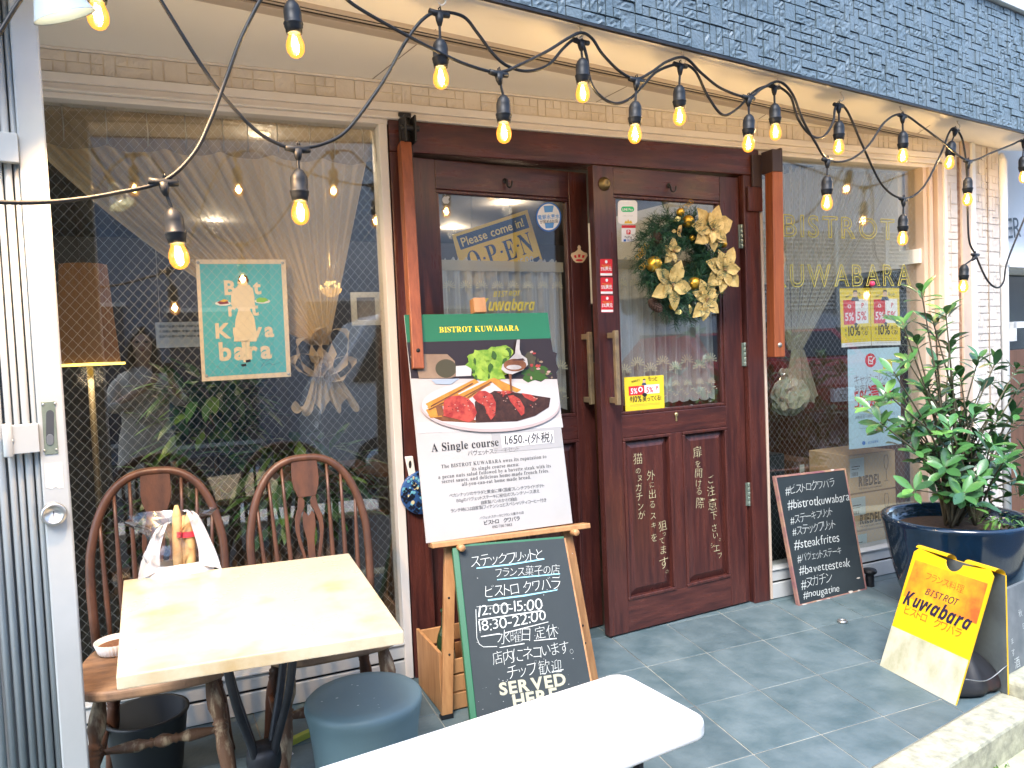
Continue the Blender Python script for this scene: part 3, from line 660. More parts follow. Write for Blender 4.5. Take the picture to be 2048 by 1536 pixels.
# lace half curtains on the doors
def lace(pl, x0, x1, z0, z1, lab, folds):
    e = empty('lace_curtain', pl.w((x0+x1)/2, z0, -.05)); nu, nr = 110, 26
    mb = MB(); mb.smooth = True; vs = []
    for r in range(nr+1):
        t = r/nr
        for k in range(nu+1):
            u = k/nu; ph = u*folds*2*pi; zz = z1+(z0-z1)*t + (.010*sin(u*folds*4*pi)+.012*sin(u*9) if r == 0 else 0) + (.012*abs(sin(u*pi*9)) if r == nr else 0)
            vs.append(pl.w(x0+(x1-x0)*u, zz, -.062+.012*sin(ph)+.006*sin(ph*2.1+t)))
    q = nu+1; mb.add(vs, [(r*q+k, r*q+k+1, (r+1)*q+k+1, (r+1)*q+k) for r in range(nr) for k in range(nu)]); mb.build('net', M['lace'], e)
    em = MB()                                              # embroidered sprigs
    def sprig(x, z, s):
        for i in range(9):
            a = pi*(i/8)*1.1-.05*pi; 
            for rr in (.35, .6, .85, 1.05): 
                c0 = (x+s*rr*cos(a), z+s*rr*sin(a)*.9); r_ = s*.10
                em.add([pl.w(c0[0]+r_*cos(t)*1.0, c0[1]+r_*sin(t)*1.3, -.040) for t in (0, 1.26, 2.5, 3.77, 5.0)], [(0, 1, 2, 3, 4)], False)
        em.add([pl.w(x-.0012, z-s*.8, -.040), pl.w(x+.0012, z-s*.8, -.040), pl.w(x+.0012, z+s*.4, -.040), pl.w(x-.0012, z+s*.4, -.040)], [(0, 1, 2, 3)], False)
    n = int((x1-x0)/.072)
    for i in range(n):
        x = x0+(i+.5)*(x1-x0)/n; sprig(x, z1-.11, .026); sprig(x, z0+.17+.03*(i % 2), .035); sprig(x, z0+.09, .022)
    for k in range(60):
        x = x0+(x1-x0)*k/60; z = z0+.05+.014*sin(k*.9); em.add([pl.w(x, z, -.04), pl.w(x+.009, z+.002, -.04), pl.w(x+.009, z+.006, -.04), pl.w(x, z+.004, -.04)], [(0, 1, 2, 3)], False)
    em.build('embroidery', mat('embroidery', (.75, .70, .48), .8), e)
    hd = MB(); hd.pbox(pl, x0, x1, z1-.04, z1+.005, -.046, -.044); hd.build('heading', sheer('lace_head', (.72, .66, .5), .6), e)
    tag(e, lab, 'curtain'); return e
lace(LP, .118, .752, 1.05, 1.735, 'white lace half curtain in the left door glass behind the menu easel', 10)
lace(RP, .128, .730, 1.05, 1.735, 'white lace half curtain in the right door glass behind the wreath', 9)
# right window: tied voile curtain
cu2 = empty('sheer_curtain', (2.95, .1, 1.0)); tag(cu2, 'pale sheer curtain tied back inside the right window behind the painted lettering', 'curtain')
k2 = X(1590, 700, .12)
q = fan(lambda u: V((2.77+1.1*u, .12, 2.26)), k2, .09, 20, y=.12); q.build('drape', M['voile2'], cu2)
q = fan(lambda u: V((k2.x-.14+.26*u, .1, k2.z-.27+.02*sin(u*20))), k2, .08, 8, y=.1); q.build('tail', sheer('tail_voile2', (.60, .56, .40), .5), cu2)
# ================================================================ across the street (seen mirrored in the glass)
asph = mat('asphalt', (.045, .047, .05), .85, col2=(.06, .062, .066), nscale=30, bump=.4, bscale=120)
q = MB(); q.prism([V((-40, -1.95-.1627*41, -.108)), V((-40, -60, -.108)), V((60, -60, -.108)), V((60, 8, -.108))], (0, 0, .002)); struct(q.build('street', asph, loc=(0, 0, 0)))
wl = mat('road_paint', (.7, .7, .68), .7)
for i, (x, y) in enumerate(((.4, -4.4), (2.9, -4.2), (5.6, -3.9))):
    q = MB(); q.prism([V((x, y, -.1045)), V((x+.12, y, -.1045)), V((x+.62, y-3.4, -.1045)), V((x+.5, y-3.4, -.1045))], (0, 0, .001)); o = q.build('parking_line', wl); struct(o)
def building(x0, x1, y0, y1, h, col, lab, wins, louv=None):
    e = empty('opposite_building', ((x0+x1)/2, y1, -.1)); q = MB(); q.box(x0, x1, y0, y1, -.11, h); q.build('wall', mat('opp_wall_%d' % int(x0*10), col, .8, col2=tuple(c*.85 for c in col), nscale=1), e)
    q = MB(); q.box(x0-.1, x1+.1, y0-.1, y1+.12, h, h+.18); q.build('parapet', mat('opp_parapet', (.35, .35, .36), .8), e)
    for a, b, c, d in wins:
        q = MB(); q.box(a, b, y1, y1+.05, c, d); w = q.build('window', mat('opp_window', (.05, .06, .08), .15), e)
        q = MB(); q.box(a-.05, b+.05, y1+.05, y1+.07, c-.06, c); q.box(a-.05, b+.05, y1+.05, y1+.07, d, d+.06); q.build('frame', M['alu'], w)
    if louv:
        a, b, c, d = louv; lv = MB(); n = int((d-c)/.085)
        for i in range(n): z = c+i*.085; lv.add([(a, y1+.02, z+.05), (b, y1+.02, z+.05), (b, y1+.09, z), (a, y1+.09, z)], [(0, 1, 2, 3)])
        l = lv.build('louvre', mat('louvre_slat', (.80, .74, .66), .6), e)
        pm = MB()
        for k in range(6): x = a+(b-a)*k/5; pm.box(x-.05, x+.05, y1+.01, y1+.11, c-.1, d+.05)
        pm.build('post', M['alu'], l)
    tag(e, lab, 'building'); return e
building(-14, 1.5, -17, -9.5, 6.8, (.17, .21, .27), 'plain grey building across the street mirrored in the left window', [(-6, -4, 2.6, 4), (-2.6, -.6, .2, 2.2), (-3, -1, 3, 4.4), (.0, 1.2, .1, 2.1)])
building(1.6, 9.2, -18, -10.5, 5.6, (.50, .53, .58), 'pale grey building across the street mirrored in the door glass', [(2.2, 3.6, .3, 2.3), (4.4, 6.2, 2.6, 4), (6.8, 8.6, .2, 2.2)])
building(9.4, 26, -18, -9.1, 8.5, (.62, .62, .66), 'taller building with pale louvred screens mirrored in the right window', [(10, 12.4, .1, 1.5), (13, 15.5, .1, 1.5)], (10.0, 17.4, 1.9, 3.6))
building(26.5, 44, -16, -4, 7.5, (.5, .48, .46), 'far building down the street past the louvred one', [(28, 30, 1, 2.4), (31, 33, 1, 2.4)])
def wheel(e, x, y, r=.29, w=.17, ax=(0, 1, 0)):
    q = MB(); q.lathe([(r*.6, -w/2), (r*.93, -w/2), (r, -w*.35), (r, w*.35), (r*.93, w/2), (r*.6, w/2)], (x, y, r-.105), ax, 24); t = q.build('wheel', mat('tyre', (.02, .02, .02), .8), e)
    q = MB(); q.lathe([(r*.62, -w/2-.005), (r*.55, w/2+.006), (.05, w/2+.012)], (x, y, r-.105), ax, 18); q.build('rim', M['steel'], t)
def vehicle(name, prof, w, M_, col, lab, wins, wb, lamps, plate=None):
    """side profile prof (length, height) extruded across the width with a tuck-in at the roof"""
    e = empty(name, M_ @ V((0, 0, 0))); q = MB(); q.smooth = False
    zs = max(p[1] for p in prof); rows = []
    for s, k in ((-1, 0), (-1, 1), (1, 1), (1, 0)):
        rows.append([M_ @ V((x, s*(w/2-(.05+.14*max(0, (z-.95))/max(.1, zs-.95) if k == 0 else .12+.14*max(0, (z-.95))/max(.1, zs-.95))), z)) if False else M_ @ V((x, s*((w/2)-.12*max(0, (z-.9))/max(.1, zs-.9)), z)) for x, z in prof])
    a, b_ = rows[0], rows[3]; n = len(prof); q.add(a+b_, [(i, (i+1) % n, n+(i+1) % n, n+i) for i in range(n)] + [tuple(range(n-1, -1, -1)), tuple(range(n, 2*n))], False)
    q.build('body', mat(name+'_paint', col, .25, coat=.6), e, bev=.04, seg=3)
    for r in wins: 
        g_ = MB(); g_.add([M_ @ V(p) for p in r], [tuple(range(len(r)))]); g_.build('window', mat('car_glass', (.02, .03, .035), .08), e)
    R3 = M_.to_3x3()
    for x in wb:
        for s in (-1, 1): c = M_ @ V((x, s*(w/2-.08), 0)); wheel(e, c.x, c.y, ax=R3 @ V((0, s, 0)))
    for nm, pts, c in lamps: g_ = MB(); g_.prism([M_ @ V(p) for p in pts], R3 @ V((-.02, 0, 0))); g_.build(nm, c, e)
    tag(e, lab, 'van' if 'van' in name else 'car'); return e
# white van parked along the far side of the street; side faces the shop
VM = Matrix.Translation((3.1, -5.75, 0))
prof = [(-1.7, .15), (-1.72, .75), (-1.6, 1.05), (-1.15, 1.72), (-.95, 1.80), (1.6, 1.80), (1.68, 1.7), (1.7, .9), (1.68, .15)]
sd_ = lambda x, z: (x, .735-.12*max(0, z-.9)/.9+.006, z)
vehicle('white_van', prof, 1.47, VM, (.72, .74, .75), 'white van parked across the street mirrored in the door glass', [[sd_(*p) for p in ((-1.35, 1.06), (-.55, 1.06), (-.55, 1.62), (-1.02, 1.62))], [sd_(*p) for p in ((-.45, 1.06), (.5, 1.06), (.5, 1.62), (-.45, 1.62))], [sd_(*p) for p in ((.6, 1.06), (1.52, 1.06), (1.52, 1.62), (.6, 1.62))]], (-1.1, 1.1), [('headlight', [(-1.71, .45, .6), (-1.71, .68, .6), (-1.66, .68, .85), (-1.66, .45, .85)], M['white'])])
# red car parked nose away from the shop, rear and plate towards it
CM = Matrix.Translation((9.35, -7.2, 0)) @ Matrix.Rotation(rad(96), 4, 'Z')
prof = [(-1.75, .2), (-1.8, .6), (-1.72, .8), (-.95, .92), (-.35, 1.42), (.9, 1.46), (1.5, .98), (1.72, .92), (1.78, .6), (1.74, .2)]
red = mat('tail_lamp', (.4, .01, .01), .2)
car = vehicle('red_car', prof, 1.62, CM, (.32, .012, .02), 'red hatchback with number plate parked across the street mirrored in the right window', [[(1.46, -.6, 1.03), (1.46, .6, 1.03), (1.0, .5, 1.42), (1.0, -.5, 1.42)], [(-.9, -.6, .95), (-.9, .6, .95), (-.4, .5, 1.38), (-.4, -.5, 1.38)]], (-1.15, 1.15), [('tail_lamp', [(1.80, s*.5, .62), (1.80, s*.76, .62), (1.76, s*.76, .86), (1.76, s*.5, .86)], red) for s in (-1, 1)])
R3 = CM.to_3x3(); pc = CM @ V((1.86, 0, .45)); CP = Plane(pc, R3 @ V((0, 1, 0)))
q = MB(); q.pbox(CP, -.2, .2, -.1, .1, -.08, 0); pl_ = q.build('number_plate', M['white'], car, bev=.004)
q = MB(); ls = glyph('6')[2]
def flat_text(mb, pl, txt, x, y, size, h=.002, off=0., gap=.09, table=None):
    """plain local-metre lettering on a plane, left baseline at x,y"""
    for c in txt:
        if c == ' ': x += .32*size; continue
        vs, fs, w, lo = glyph(c, off)
        mb.add([pl.w(x+(p[0]-lo)*size, y+p[1]*size, h) for p in vs], fs, False); x += (w-lo+gap)*size
    return x
flat_text(q, CP, '61-27', -.16, -.075, .125); flat_text(q, CP, '福岡 580', -.11, .055, .045); q.build('plate_lettering', mat('plate_ink', (.03, .12, .06), .5), pl_)
# utility wires and a pole across the street
q = MB()
e = empty('utility_pole', (5.2, -8.9, -.1)); q.lathe([(.15, 0), (.11, 8.5)], (5.2, -8.9, -.1), seg=16); q.build('pole', M['concrete'], e)
q = MB()
for z in (6.4, 6.9, 7.4): q.tube(spline([V((-20, -9.2, z+.5)), V((-8, -9, z-.2)), V((5.2, -8.9, z)), V((16, -8.8, z-.3)), V((30, -8.6, z+.4))], 6), .018, 5)
each(q, 'wire', M['iron'], e); tag(e, 'concrete utility pole with sagging wires across the street', 'pole')
# ================================================================ neighbour to the right
NQ = Plane((6.6, .55, -.1), D2u)
e = empty('neighbour_shop', NQ.w(3, 0)); tag(e, 'white neighbouring shop with dark glass and brown boards beyond the drainpipe', 'building')
n0 = NQ.px(2005, 545); n1 = NQ.px(2048, 700); a0 = NQ.px(2000, 500)[0]-1.2
zA = n0[1]; zB = n1[1]; zC = NQ.px(2030, 850)[1]
q = MB(); q.pbox(NQ, a0, a0+9, zA, 5.2, -3, 0); q.pbox(NQ, a0, a0+9, zA+.02, zA+.10, 0, .12); q.build('wall', mat('neighbour_white', (.8, .8, .78), .8), e)
q = MB(); q.pbox(NQ, a0, a0+9, zB, zA, -.12, -.1); q.build('window', mat('neighbour_glass', (.03, .045, .05), .06), e)
q = MB(); q.pbox(NQ, a0, a0+9, 0, zB-.0, -3, -.03); q.build('board_panel', mat('neighbour_boards', (.16, .07, .04), .6, col2=(.11, .05, .03), stretch=(6, 6, .5), nscale=4), e)
q = MB(); 
c0 = NQ.px(2018, 676); c1 = NQ.px(2037, 676); c2 = NQ.px(2037, 650); c3 = NQ.px(2060, 648)
for p, r in ((c0, c1), (c1, c2), (c2, c3)):
    x0, x1 = min(p[0], r[0])-.02, max(p[0], r[0])+.02; z0, z1 = min(p[1], r[1])-.02, max(p[1], r[1])+.02; q.pbox(NQ, x0-1.0 if p is c0 else x0, x1, z0, z1, -.09, -.02)
q.build('trim', M['white'], e)
q = MB(); line(q, NQ, 'FLOWER', (1925, 492), (2036, 474), asp=1.0, h=.02); q.build('lettering', mat('sign_ink', (.03, .05, .07), .5), e)
# ================================================================ folding gate at the left
GP = Plane((TP.o.x, TP.o.y, 0), D2u)
gate = empty('folding_gate', (GP.w(GP.px(100, 1000)[0], 0)))
tag(gate, 'white aluminium folding gate stacked open at the left edge', 'gate')
GW = mat('gate_white', (.47, .50, .51), .35, metal=.25, col2=(.42, .455, .465), nscale=3)
ga = lambda x, y=740: GP.px(x, y)[0]
aR = ga(123); aL = ga(68); ZT = 2.415
q = MB(); q.pbox(GP, aL, aR, .02, ZT, -.042, 0); st = q.build('end_stile', GW, gate, bev=.004)
q = MB(); q.pbox(GP, aR, aR+.0015, .02, ZT, -.034, -.008); q.build('edge_strip', mat('gate_edge', (.52, .54, .56), .35, metal=.5), st)
q = MB()
for x0, x1 in ((56, 68), (36, 53), (20, 33), (2, 17), (-20, -3), (-40, -24), (-62, -44)):
    a, b_ = ga(x0), ga(x1); c = (a+b_)/2; q.tube([GP.w(c, .03, -.02), GP.w(c, ZT, -.02)], (b_-a)/2, 14)
each(q, 'lattice_bar', GW, gate)
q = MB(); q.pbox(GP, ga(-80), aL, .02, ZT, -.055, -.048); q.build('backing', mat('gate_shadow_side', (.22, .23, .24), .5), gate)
for yy in (880, 300): 
    zc = GP.px(40, yy)[1]; q = MB(); q.pbox(GP, ga(0), ga(68), zc-.035, zc+.04, -.012, .012); q.lathe([(.011, 0), (.011, .085)], GP.w(ga(5), zc-.04, .012), (0, 0, 1), 12)
    hg = q.build('hinge_plate', GW, gate, bev=.002); q = MB(); q.lathe([(.005, 0), (.004, .003)], GP.w(ga(14), zc, .012), GP.n, 10); q.build('rivet', M['steel'], hg)
# pull, cylinder lock, label scrap, latch plates
def on_gate(px0, py0, px1, py1, h0, h1, nm, mt, par, bev=.001):
    a, b_ = GP.px(px0, py0), GP.px(px1, py1); q = MB(); q.pbox(GP, a[0], b_[0], b_[1], a[1], h0, h1); return q.build(nm, mt, par, bev=bev)
pl2 = on_gate(82, 804, 117, 907, 0, .0022, 'pull_plate', M['hinge'], gate)
q = MB(); q.pp(GP, rrect(92, 820, 108, 890, 8), .0023, .0026); q.build('pull_recess', mat('recess', (.10, .11, .12), .4, metal=.6), pl2)
q = MB(); q.pp(GP, rrect(93, 868, 107, 890, 7), .0027, .004); q.build('pull_lip', M['steel'], pl2, bev=.0008)
for x, y in ((86, 809), (110, 807), (89, 901), (113, 899)): q = MB(); q.lathe([(.0035, 0), (.002, .0015)], GP.P(x, y, .0022), GP.n, 10); q.build('screw', M['steel'], pl2)
q = MB(); q.lathe([(.030, 0), (.031, .012), (.028, .018), (.022, .019), (.021, .014), (.0, .014)], GP.P(107, 1027, 0), GP.n, 26); lc = q.build('lock', M['steel'], gate)
q = MB(); q.pbox(Plane(GP.P(107, 1027, .0143), D2u), -.001, .001, -.008, .008, 0, .0008); q.build('keyway', M['dark'], lc)
q = MB(); q.pp(GP, [(89, 928), (124, 925), (127, 975), (118, 977), (112, 972), (104, 978), (92, 975)], .0006, .001); q.build('torn_label', mat('label_scrap', (.72, .68, .6), .8, col2=(.6, .57, .5), nscale=40), gate)
q = MB(); ex = GP.w(aR+.0016, 0)
for z0, z1 in ((GP.px(145, 1100)[1], GP.px(145, 985)[1]),): q.pbox(GP, aR+.0016, aR+.0026, z0, z1, -.031, -.011)
lp = q.build('latch_plate', M['hinge'], gate)
q = MB()
for t in (.1, .5, .62, .9): z = GP.px(145, 1100)[1]*(1-t)+GP.px(145, 985)[1]*t; q.pbox(GP, aR+.0027, aR+.0032, z-.006*(4 if t == .5 else 1), z+.006, -.025, -.017)
q.build('latch_slot', M['dark'], lp)
# clamp lamp with white shade above the gate
lc0 = PDp(125, 22, 1.70); ax = (PDp(190, 60, 1.62)-PDp(55, -60, 1.70)).normalized()
lamp = empty('clamp_lamp', lc0)
q = MB(); q.lathe([(.020, -.105), (.024, -.09), (.042, -.04), (.064, .010), (.066, .012), (.063, .010), (.040, -.04), (.021, -.09)], lc0, V((.30, .18, -.80)), 32, cap=False); q.build('lamp_shade', mat('enamel', (.36, .42, .45), .3), lamp)
axl = V((.30, .18, -.80)).normalized()
q = MB(); q.ball(lc0-axl*.035, .020, 14); q.build('bulb', emis('clamp_bulb', (1, .78, .45), 14), lamp)
q = MB(); q.lathe([(.015, -.16), (.018, -.105)], lc0, axl, 16); q.tube(spline([lc0-axl*.16, lc0-axl*.21+V((-.02, 0, .02)), GP.P(30, -80, .03)], 5), .008, 8); q.build('arm', M['iron'], lamp)
tag(lamp, 'white conical metal clamp lamp shining down beside the folding gate', 'lamp')
l = bpy.data.lights.new('clamp_lamp_light', 'SPOT'); l.energy = 24; l.color = (1, .60, .28); l.spot_size = rad(118); l.spot_blend = .5; l.shadow_soft_size = .03
o = bpy.data.objects.new('clamp_lamp_light', l); COL.objects.link(o); o.parent = lamp; o.location = axl*.0; o.rotation_euler = (-V((.34, .22, -.8))).to_track_quat('Z', 'Y').to_euler()
# ================================================================ strings of bulbs
HK = Plane((1.337, -.745, 0), V((3.29-1.337, -.407+.745, 0)))
M['rubber'] = mat('black_rubber', (.008, .010, .013), .48, col2=(.013, .015, .018), nscale=30, spec=.3)
fil = emis('filament', (1, .76, .38), 22)
m = bpy.data.materials.new('amber_bulb'); m.use_nodes = True; nt = m.node_tree; nt.nodes.remove(nt.nodes['Principled BSDF'])
t = nd(nt, 'BsdfTransparent'); t.inputs[0].default_value = (1, .82, .5, 1); em = nd(nt, 'Emission'); em.inputs[0].default_value = (1, .37, .05, 1); em.inputs[1].default_value = .62
gl = nd(nt, 'BsdfGlossy'); gl.inputs['Roughness'].default_value = .05; x1 = nd(nt, 'MixShader'); x1.inputs[0].default_value = .42; x2 = nd(nt, 'MixShader'); x2.inputs[0].default_value = .05
nt.links.new(t.outputs[0], x1.inputs[1]); nt.links.new(em.outputs[0], x1.inputs[2]); nt.links.new(x1.outputs[0], x2.inputs[1]); nt.links.new(gl.outputs[0], x2.inputs[2]); nt.links.new(x2.outputs[0], nt.nodes['Material Output'].inputs[0]); BULB = m
PROTO = {}
def bulb_lamp(string, T, s, b, off):
    """junction at T on the cable, lead, socket, bulb ending at b"""
    Tp, sp, bp_ = HK.P(*T, off), HK.P(*s, off), HK.P(*b, off); ax = (bp_-sp).normalized()
    q = MB(); tp = Tp+V((0, 0, -.004))
    q.tube([tp-HK.u*.034+V((0, 0, .002)), tp-HK.u*.012, tp, tp+HK.u*.012, tp+HK.u*.034+V((0, 0, .002))], [.0085, .0095, .0115, .0095, .0085], 10)
    q.tube([tp, tp.lerp(sp, .12)+V((0, 0, -.012)), tp.lerp(sp, .3)+V((0, 0, -.012))], [.014, .0105, .0062], 10)
    q.tube([tp+V((0, 0, .008)), tp+V((0, .004, .018)), tp+V((.004, 0, .022)), tp+V((.006, 0, .012))], .0022, 6)
    md = tp.lerp(sp, .5)+V((0, 0, -.006)); q.tube(spline([tp+V((0, 0, -.01)), md, sp], 4), .0042, 8)
    so_ = q.build('junction', M['rubber'], string)
    q = MB(); q.lathe([(.005, -.006), (.012, -.002), (.0185, .007), (.0225, .017), (.0235, .026), (.0232, .052), (.0258, .054), (.0262, .058), (.0245, .06), (.0245, .066), (.0225, .07), (.021, .082), (.015, .082)], sp, ax, 20, cap=True)
    sk_ = q.build('socket', M['rubber'], string)
    c = sp+ax*.082; q = MB(); q.lathe([(.0145, -.002), (.0165, .007), (.0225, .022), (.0245, .034), (.0225, .048), (.0155, .059), (.007, .0635), (0.0005, .0645)], c, ax, 18, cap=False); bl = q.build('bulb', BULB, sk_)
    q = MB(); s1 = ax.orthogonal().normalized()
    for k in (-1, 1): q.tube([c+s1*.004*k+ax*.008, c+s1*.0055*k+ax*.030, c+s1*.004*k+ax*.048], [.003, .0062, .003], 8)
    q.build('filament', fil, sk_)
    lamp_point('string_bulb_light', c+ax*.03, 1.9, .012, parent=string)
def cable_obj(string, pts, off):
    q = MB(); q.tube(spline([HK.P(p[0], p[1], off+(p[2] if len(p) > 2 else 0)) for p in pts], 7), .0052, 8); q.build('cable', M['rubber'], string)
s1 = empty('string_lights', HK.P(500, 0)); s2 = empty('string_lights', HK.P(700, 0))
tag(s1, 'festoon cable of glowing bulbs that dips lowest across the left window and poster', 'string lights')
tag(s2, 'festoon cable of glowing bulbs looping up to every hook under the soffit edge', 'string lights')
cable_obj(s1, [(-700, 150), (-480, 290), (-250, 375), (-60, 405), (-20, 406), (60, 407), (140, 402), (230, 388), (325, 364), (385, 310), (420, 240), (450, 160), (480, 80), (520, 0), (546, -32), (575, -44), (620, -42), (660, -28), (700, 10), (770, 52), (860, 100), (930, 132), (993, 147), (1040, 130), (1090, 105), (1130, 80), (1158, 68), (1180, 80), (1200, 110), (1235, 145), (1268, 160), (1300, 145), (1330, 125), (1365, 118), (1400, 150), (1440, 180), (1492, 196), (1520, 178), (1553, 165), (1580, 190), (1600, 240), (1625, 285), (1650, 320), (1690, 322), (1730, 295), (1765, 245), (1800, 230), (1840, 255), (1880, 285), (1931, 322), (1980, 306), (2020, 290), (2043, 282), (2085, 290)], .012)
cable_obj(s2, [(-420, 40), (-250, 130), (-130, 165), (-60, 140), (-20, 90), (0, 60), (45, -10), (110, -85), (190, -115), (255, -95), (300, -40), (330, 8), (400, 120), (450, 190), (510, 255), (560, 286), (598, 294), (650, 285), (700, 255), (770, 160), (815, 80), (850, 35), (882, 21), (930, 30), (960, 65), (990, 105), (1020, 130), (1060, 140), (1100, 128), (1130, 95), (1150, 78), (1166, 78), (1178, 112), (1185, 160), (1205, 190), (1235, 205), (1265, 195), (1290, 170), (1320, 140), (1365, 126), (1395, 140), (1420, 190), (1450, 228), (1480, 215), (1515, 180), (1553, 170), (1585, 190), (1600, 235), (1625, 268), (1650, 273), (1670, 245), (1675, 215), (1682, 206), (1700, 222), (1730, 290), (1770, 370), (1812, 396), (1850, 375), (1885, 310), (1903, 264), (1915, 256), (1930, 280), (1938, 340), (1940, 420), (1943, 480), (1955, 508), (1978, 558), (1998, 575), (2012, 562), (2020, 520), (2060, 420)], -.012)
L1 = [((325, 364), (343, 422), (358, 528)), ((575, -42), (580, 8), (589, 108)), ((993, 148), (1003, 196), (1004, 280)), ((1268, 161), (1266, 207), (1265, 281)), ((1492, 196), (1493, 233), (1492, 300)), ((1650, 320), (1649, 355), (1649, 415)), ((1800, 232), (1801, 266), (1801, 322)), ((1931, 323), (1931, 357), (1930, 405)), ((2043, 283), (2041, 315), (2043, 360))]
L2 = [((190, -115), (192, -70), (198, 42)), ((598, 294), (600, 340), (604, 436)), ((882, 22), (884, 78), (886, 167)), ((1166, 79), (1169, 117), (1170, 194)), ((1365, 127), (1363, 171), (1364, 244)), ((1553, 170), (1554, 208), (1556, 271)), ((1682, 208), (1683, 243), (1682, 302)), ((1812, 396), (1811, 430), (1810, 483)), ((1915, 258), (1908, 283), (1902, 337)), ((1955, 508), (1933, 530), (1931, 578))]
for T, s, b in L1: bulb_lamp(s1, T, s, b, .012)
for T, s, b in L2: bulb_lamp(s2, T, s, b, -.012)
for x, y in ((578, -75), (882, 0), (1158, 52), (1365, 106), (1553, 150), (1682, 187), (1800, 213), (1915, 242)):
    p = HK.P(x, y, 0); p.z = ZS; q = MB(); q.lathe([(.006, 0), (.006, -.003)], p, seg=10)
    q.tube(spline([p, p+V((.002, 0, -.012)), p+V((.012, -.002, -.022)), p+V((.012, -.002, -.034)), p+V((0, 0, -.042)), p+V((-.01, 0, -.034))], 4), .0022, 7); q.build('cup_hook', mat('hook_white', (.6, .56, .5), .4), shop)
# ================================================================ furniture
M['chair'] = mat('chair_wood', (.115, .048, .024), .42, col2=(.06, .026, .015), nscale=4, stretch=(6, 6, 2), bump=.15, bscale=40)
M['chair_worn'] = mat('worn_chair_wood', (.12, .06, .03), .7, col2=(.42, .32, .2), nscale=9, ndet=9, stretch=(3, 3, .8), bump=.5, bscale=60, contrast=(.5, .66))
M['seat_worn'] = mat('worn_seat', (.33, .19, .10), .6, col2=(.17, .10, .06), nscale=7, ndet=9, stretch=(1.5, 4, 1), bump=.3, bscale=60)
def make_chair():
    e = empty('windsor_chair', (0, 0, 0)); q = MB()
    pts = []
    for i in range(40):
        a = 2*pi*i/40; c, s = cos(a), sin(a); x = .225*abs(c)**.55*(1 if c > 0 else -1); y = .235*abs(s)**.6*(1 if s > 0 else -1)
        pts.append(V((x*(1-.10*(y > 0)*y/.235), y, .415)))
    q.prism(pts, (0, 0, .032)); q.build('seat', M['seat_worn'], e, bev=.010, seg=3)
    def hp(t):                                     # hoop: t 0..1 from left foot to right foot
        a = pi*t; z = .45+.535*sin(a)**.66; c = cos(a); x = -.216*(abs(c)**.78)*(1 if c > 0 else -1)*(1-.10*(1-min(1, (z-.45)/.28))); return V((x, .17+(z-.45)*.20, z))
    q = MB(); q.tube([hp(i/48) for i in range(49)], .0145, 10); q.build('back_hoop', M['chair'], e)
    for sx in (-1, 1):
        for x in (.075, .12, .163):
            zt = .45
            for i in range(200):
                p = hp(.5+.5*i/200*1.0)
                if p.x >= x*1.07: zt = p.z; break
            q = MB(); z0, z1 = .445, zt; y = lambda z: .17+(z-.45)*.20; X0, X1 = sx*x*.94, sx*x*1.07
            q.tube([V((X0+(X1-X0)*t, y(z0+(z1-z0)*t)-.0, z0+(z1-z0)*t)) for t in (0, .2, .35, .5, .75, 1)], [.0058, .008, .0088, .008, .006, .005], 8); q.build('spindle', M['chair'], e)
    BPl = Plane((0, .168, .45), (1, 0, 0), (0, .20, 1)); q = MB(); T = .006
    def sl(pts): q.prism([BPl.w(a, b, -T) for a, b in pts], BPl.n*T*2)
    def mir(pts): sl(pts); sl([(-a, b) for a, b in pts][::-1])
    q.smooth = False
    sl([(-.046, .535), (.046, .535), (.048, .47), (.044, .44), (.031, .405), (-.031, .405), (-.044, .44), (-.048, .47)])           # head
    mir([(.031, .405), (.016, .405), (.010, .39), (.012, .37), (.024, .345), (.034, .31), (.035, .27), (.026, .22), (.018, .18), (.020, .165), (.030, .19), (.042, .24), (.050, .29), (.048, .335), (.036, .37)])   # outer straps
    sl([(0, .335), (-.014, .355), (-.022, .34), (-.022, .30), (-.013, .25), (-.012, .185), (-.020, .165), (.020, .165), (.012, .185), (.013, .25), (.022, .30), (.022, .34), (.014, .355)])
    mir([(.020, .166), (.0, .166), (.0, .125), (.014, .12), (.022, .1), (.022, .075), (.014, .055), (.0, .05), (.0, .0), (.028, .0), (.026, .03), (.038, .06), (.042, .09), (.036, .125), (.024, .145)])
    q.build('splat', M['chair'], e, bev=.0015, seg=1)
    def turned(a, b, nm, mt, k=1.):
        q = MB(); a, b = V(a), V(b); L_ = (b-a).length; pr = [(.012, 0), (.015, .06), (.021, .16), (.022, .24), (.015, .31), (.014, .33), (.020, .345), (.014, .36), (.020, .375), (.014, .39), (.019, .405), (.017, .42), (.021, .52), (.020, .62), (.015, .78), (.012, .9), (.013, 1)]
        q.lathe([(r*k, h*L_) for r, h in pr], a, b-a, 14); return q.build(nm, mt, e)
    for sx in (-1, 1):
        turned((sx*.145, -.14, .42), (sx*.205, -.235, 0), 'leg', M['chair_worn'], 1.12); turned((sx*.135, .13, .42), (sx*.19, .215, 0), 'leg', M['chair'], 1.05)
        q = MB(); q.lathe([(.008, 0), (.011, .08), (.015, .17), (.011, .26), (.008, .34)], (sx*.175, -.19, .19), (0, 1, 0), 12); q.build('stretcher', M['chair'], e)
    q = MB(); L_ = .35; pr = [(.008, 0), (.010, .08), (.017, .22), (.019, .3), (.011, .38), (.016, .40), (.011, .42), (.018, .46), (.021, .5), (.018, .54), (.011, .58), (.016, .6), (.011, .62), (.019, .7), (.017, .78), (.010, .92), (.008, 1)]
    q.lathe([(r, h*L_) for r, h in pr], (-.175, -.03, .19), (1, 0, 0), 14); q.build('stretcher', M['chair_worn'], e); return e
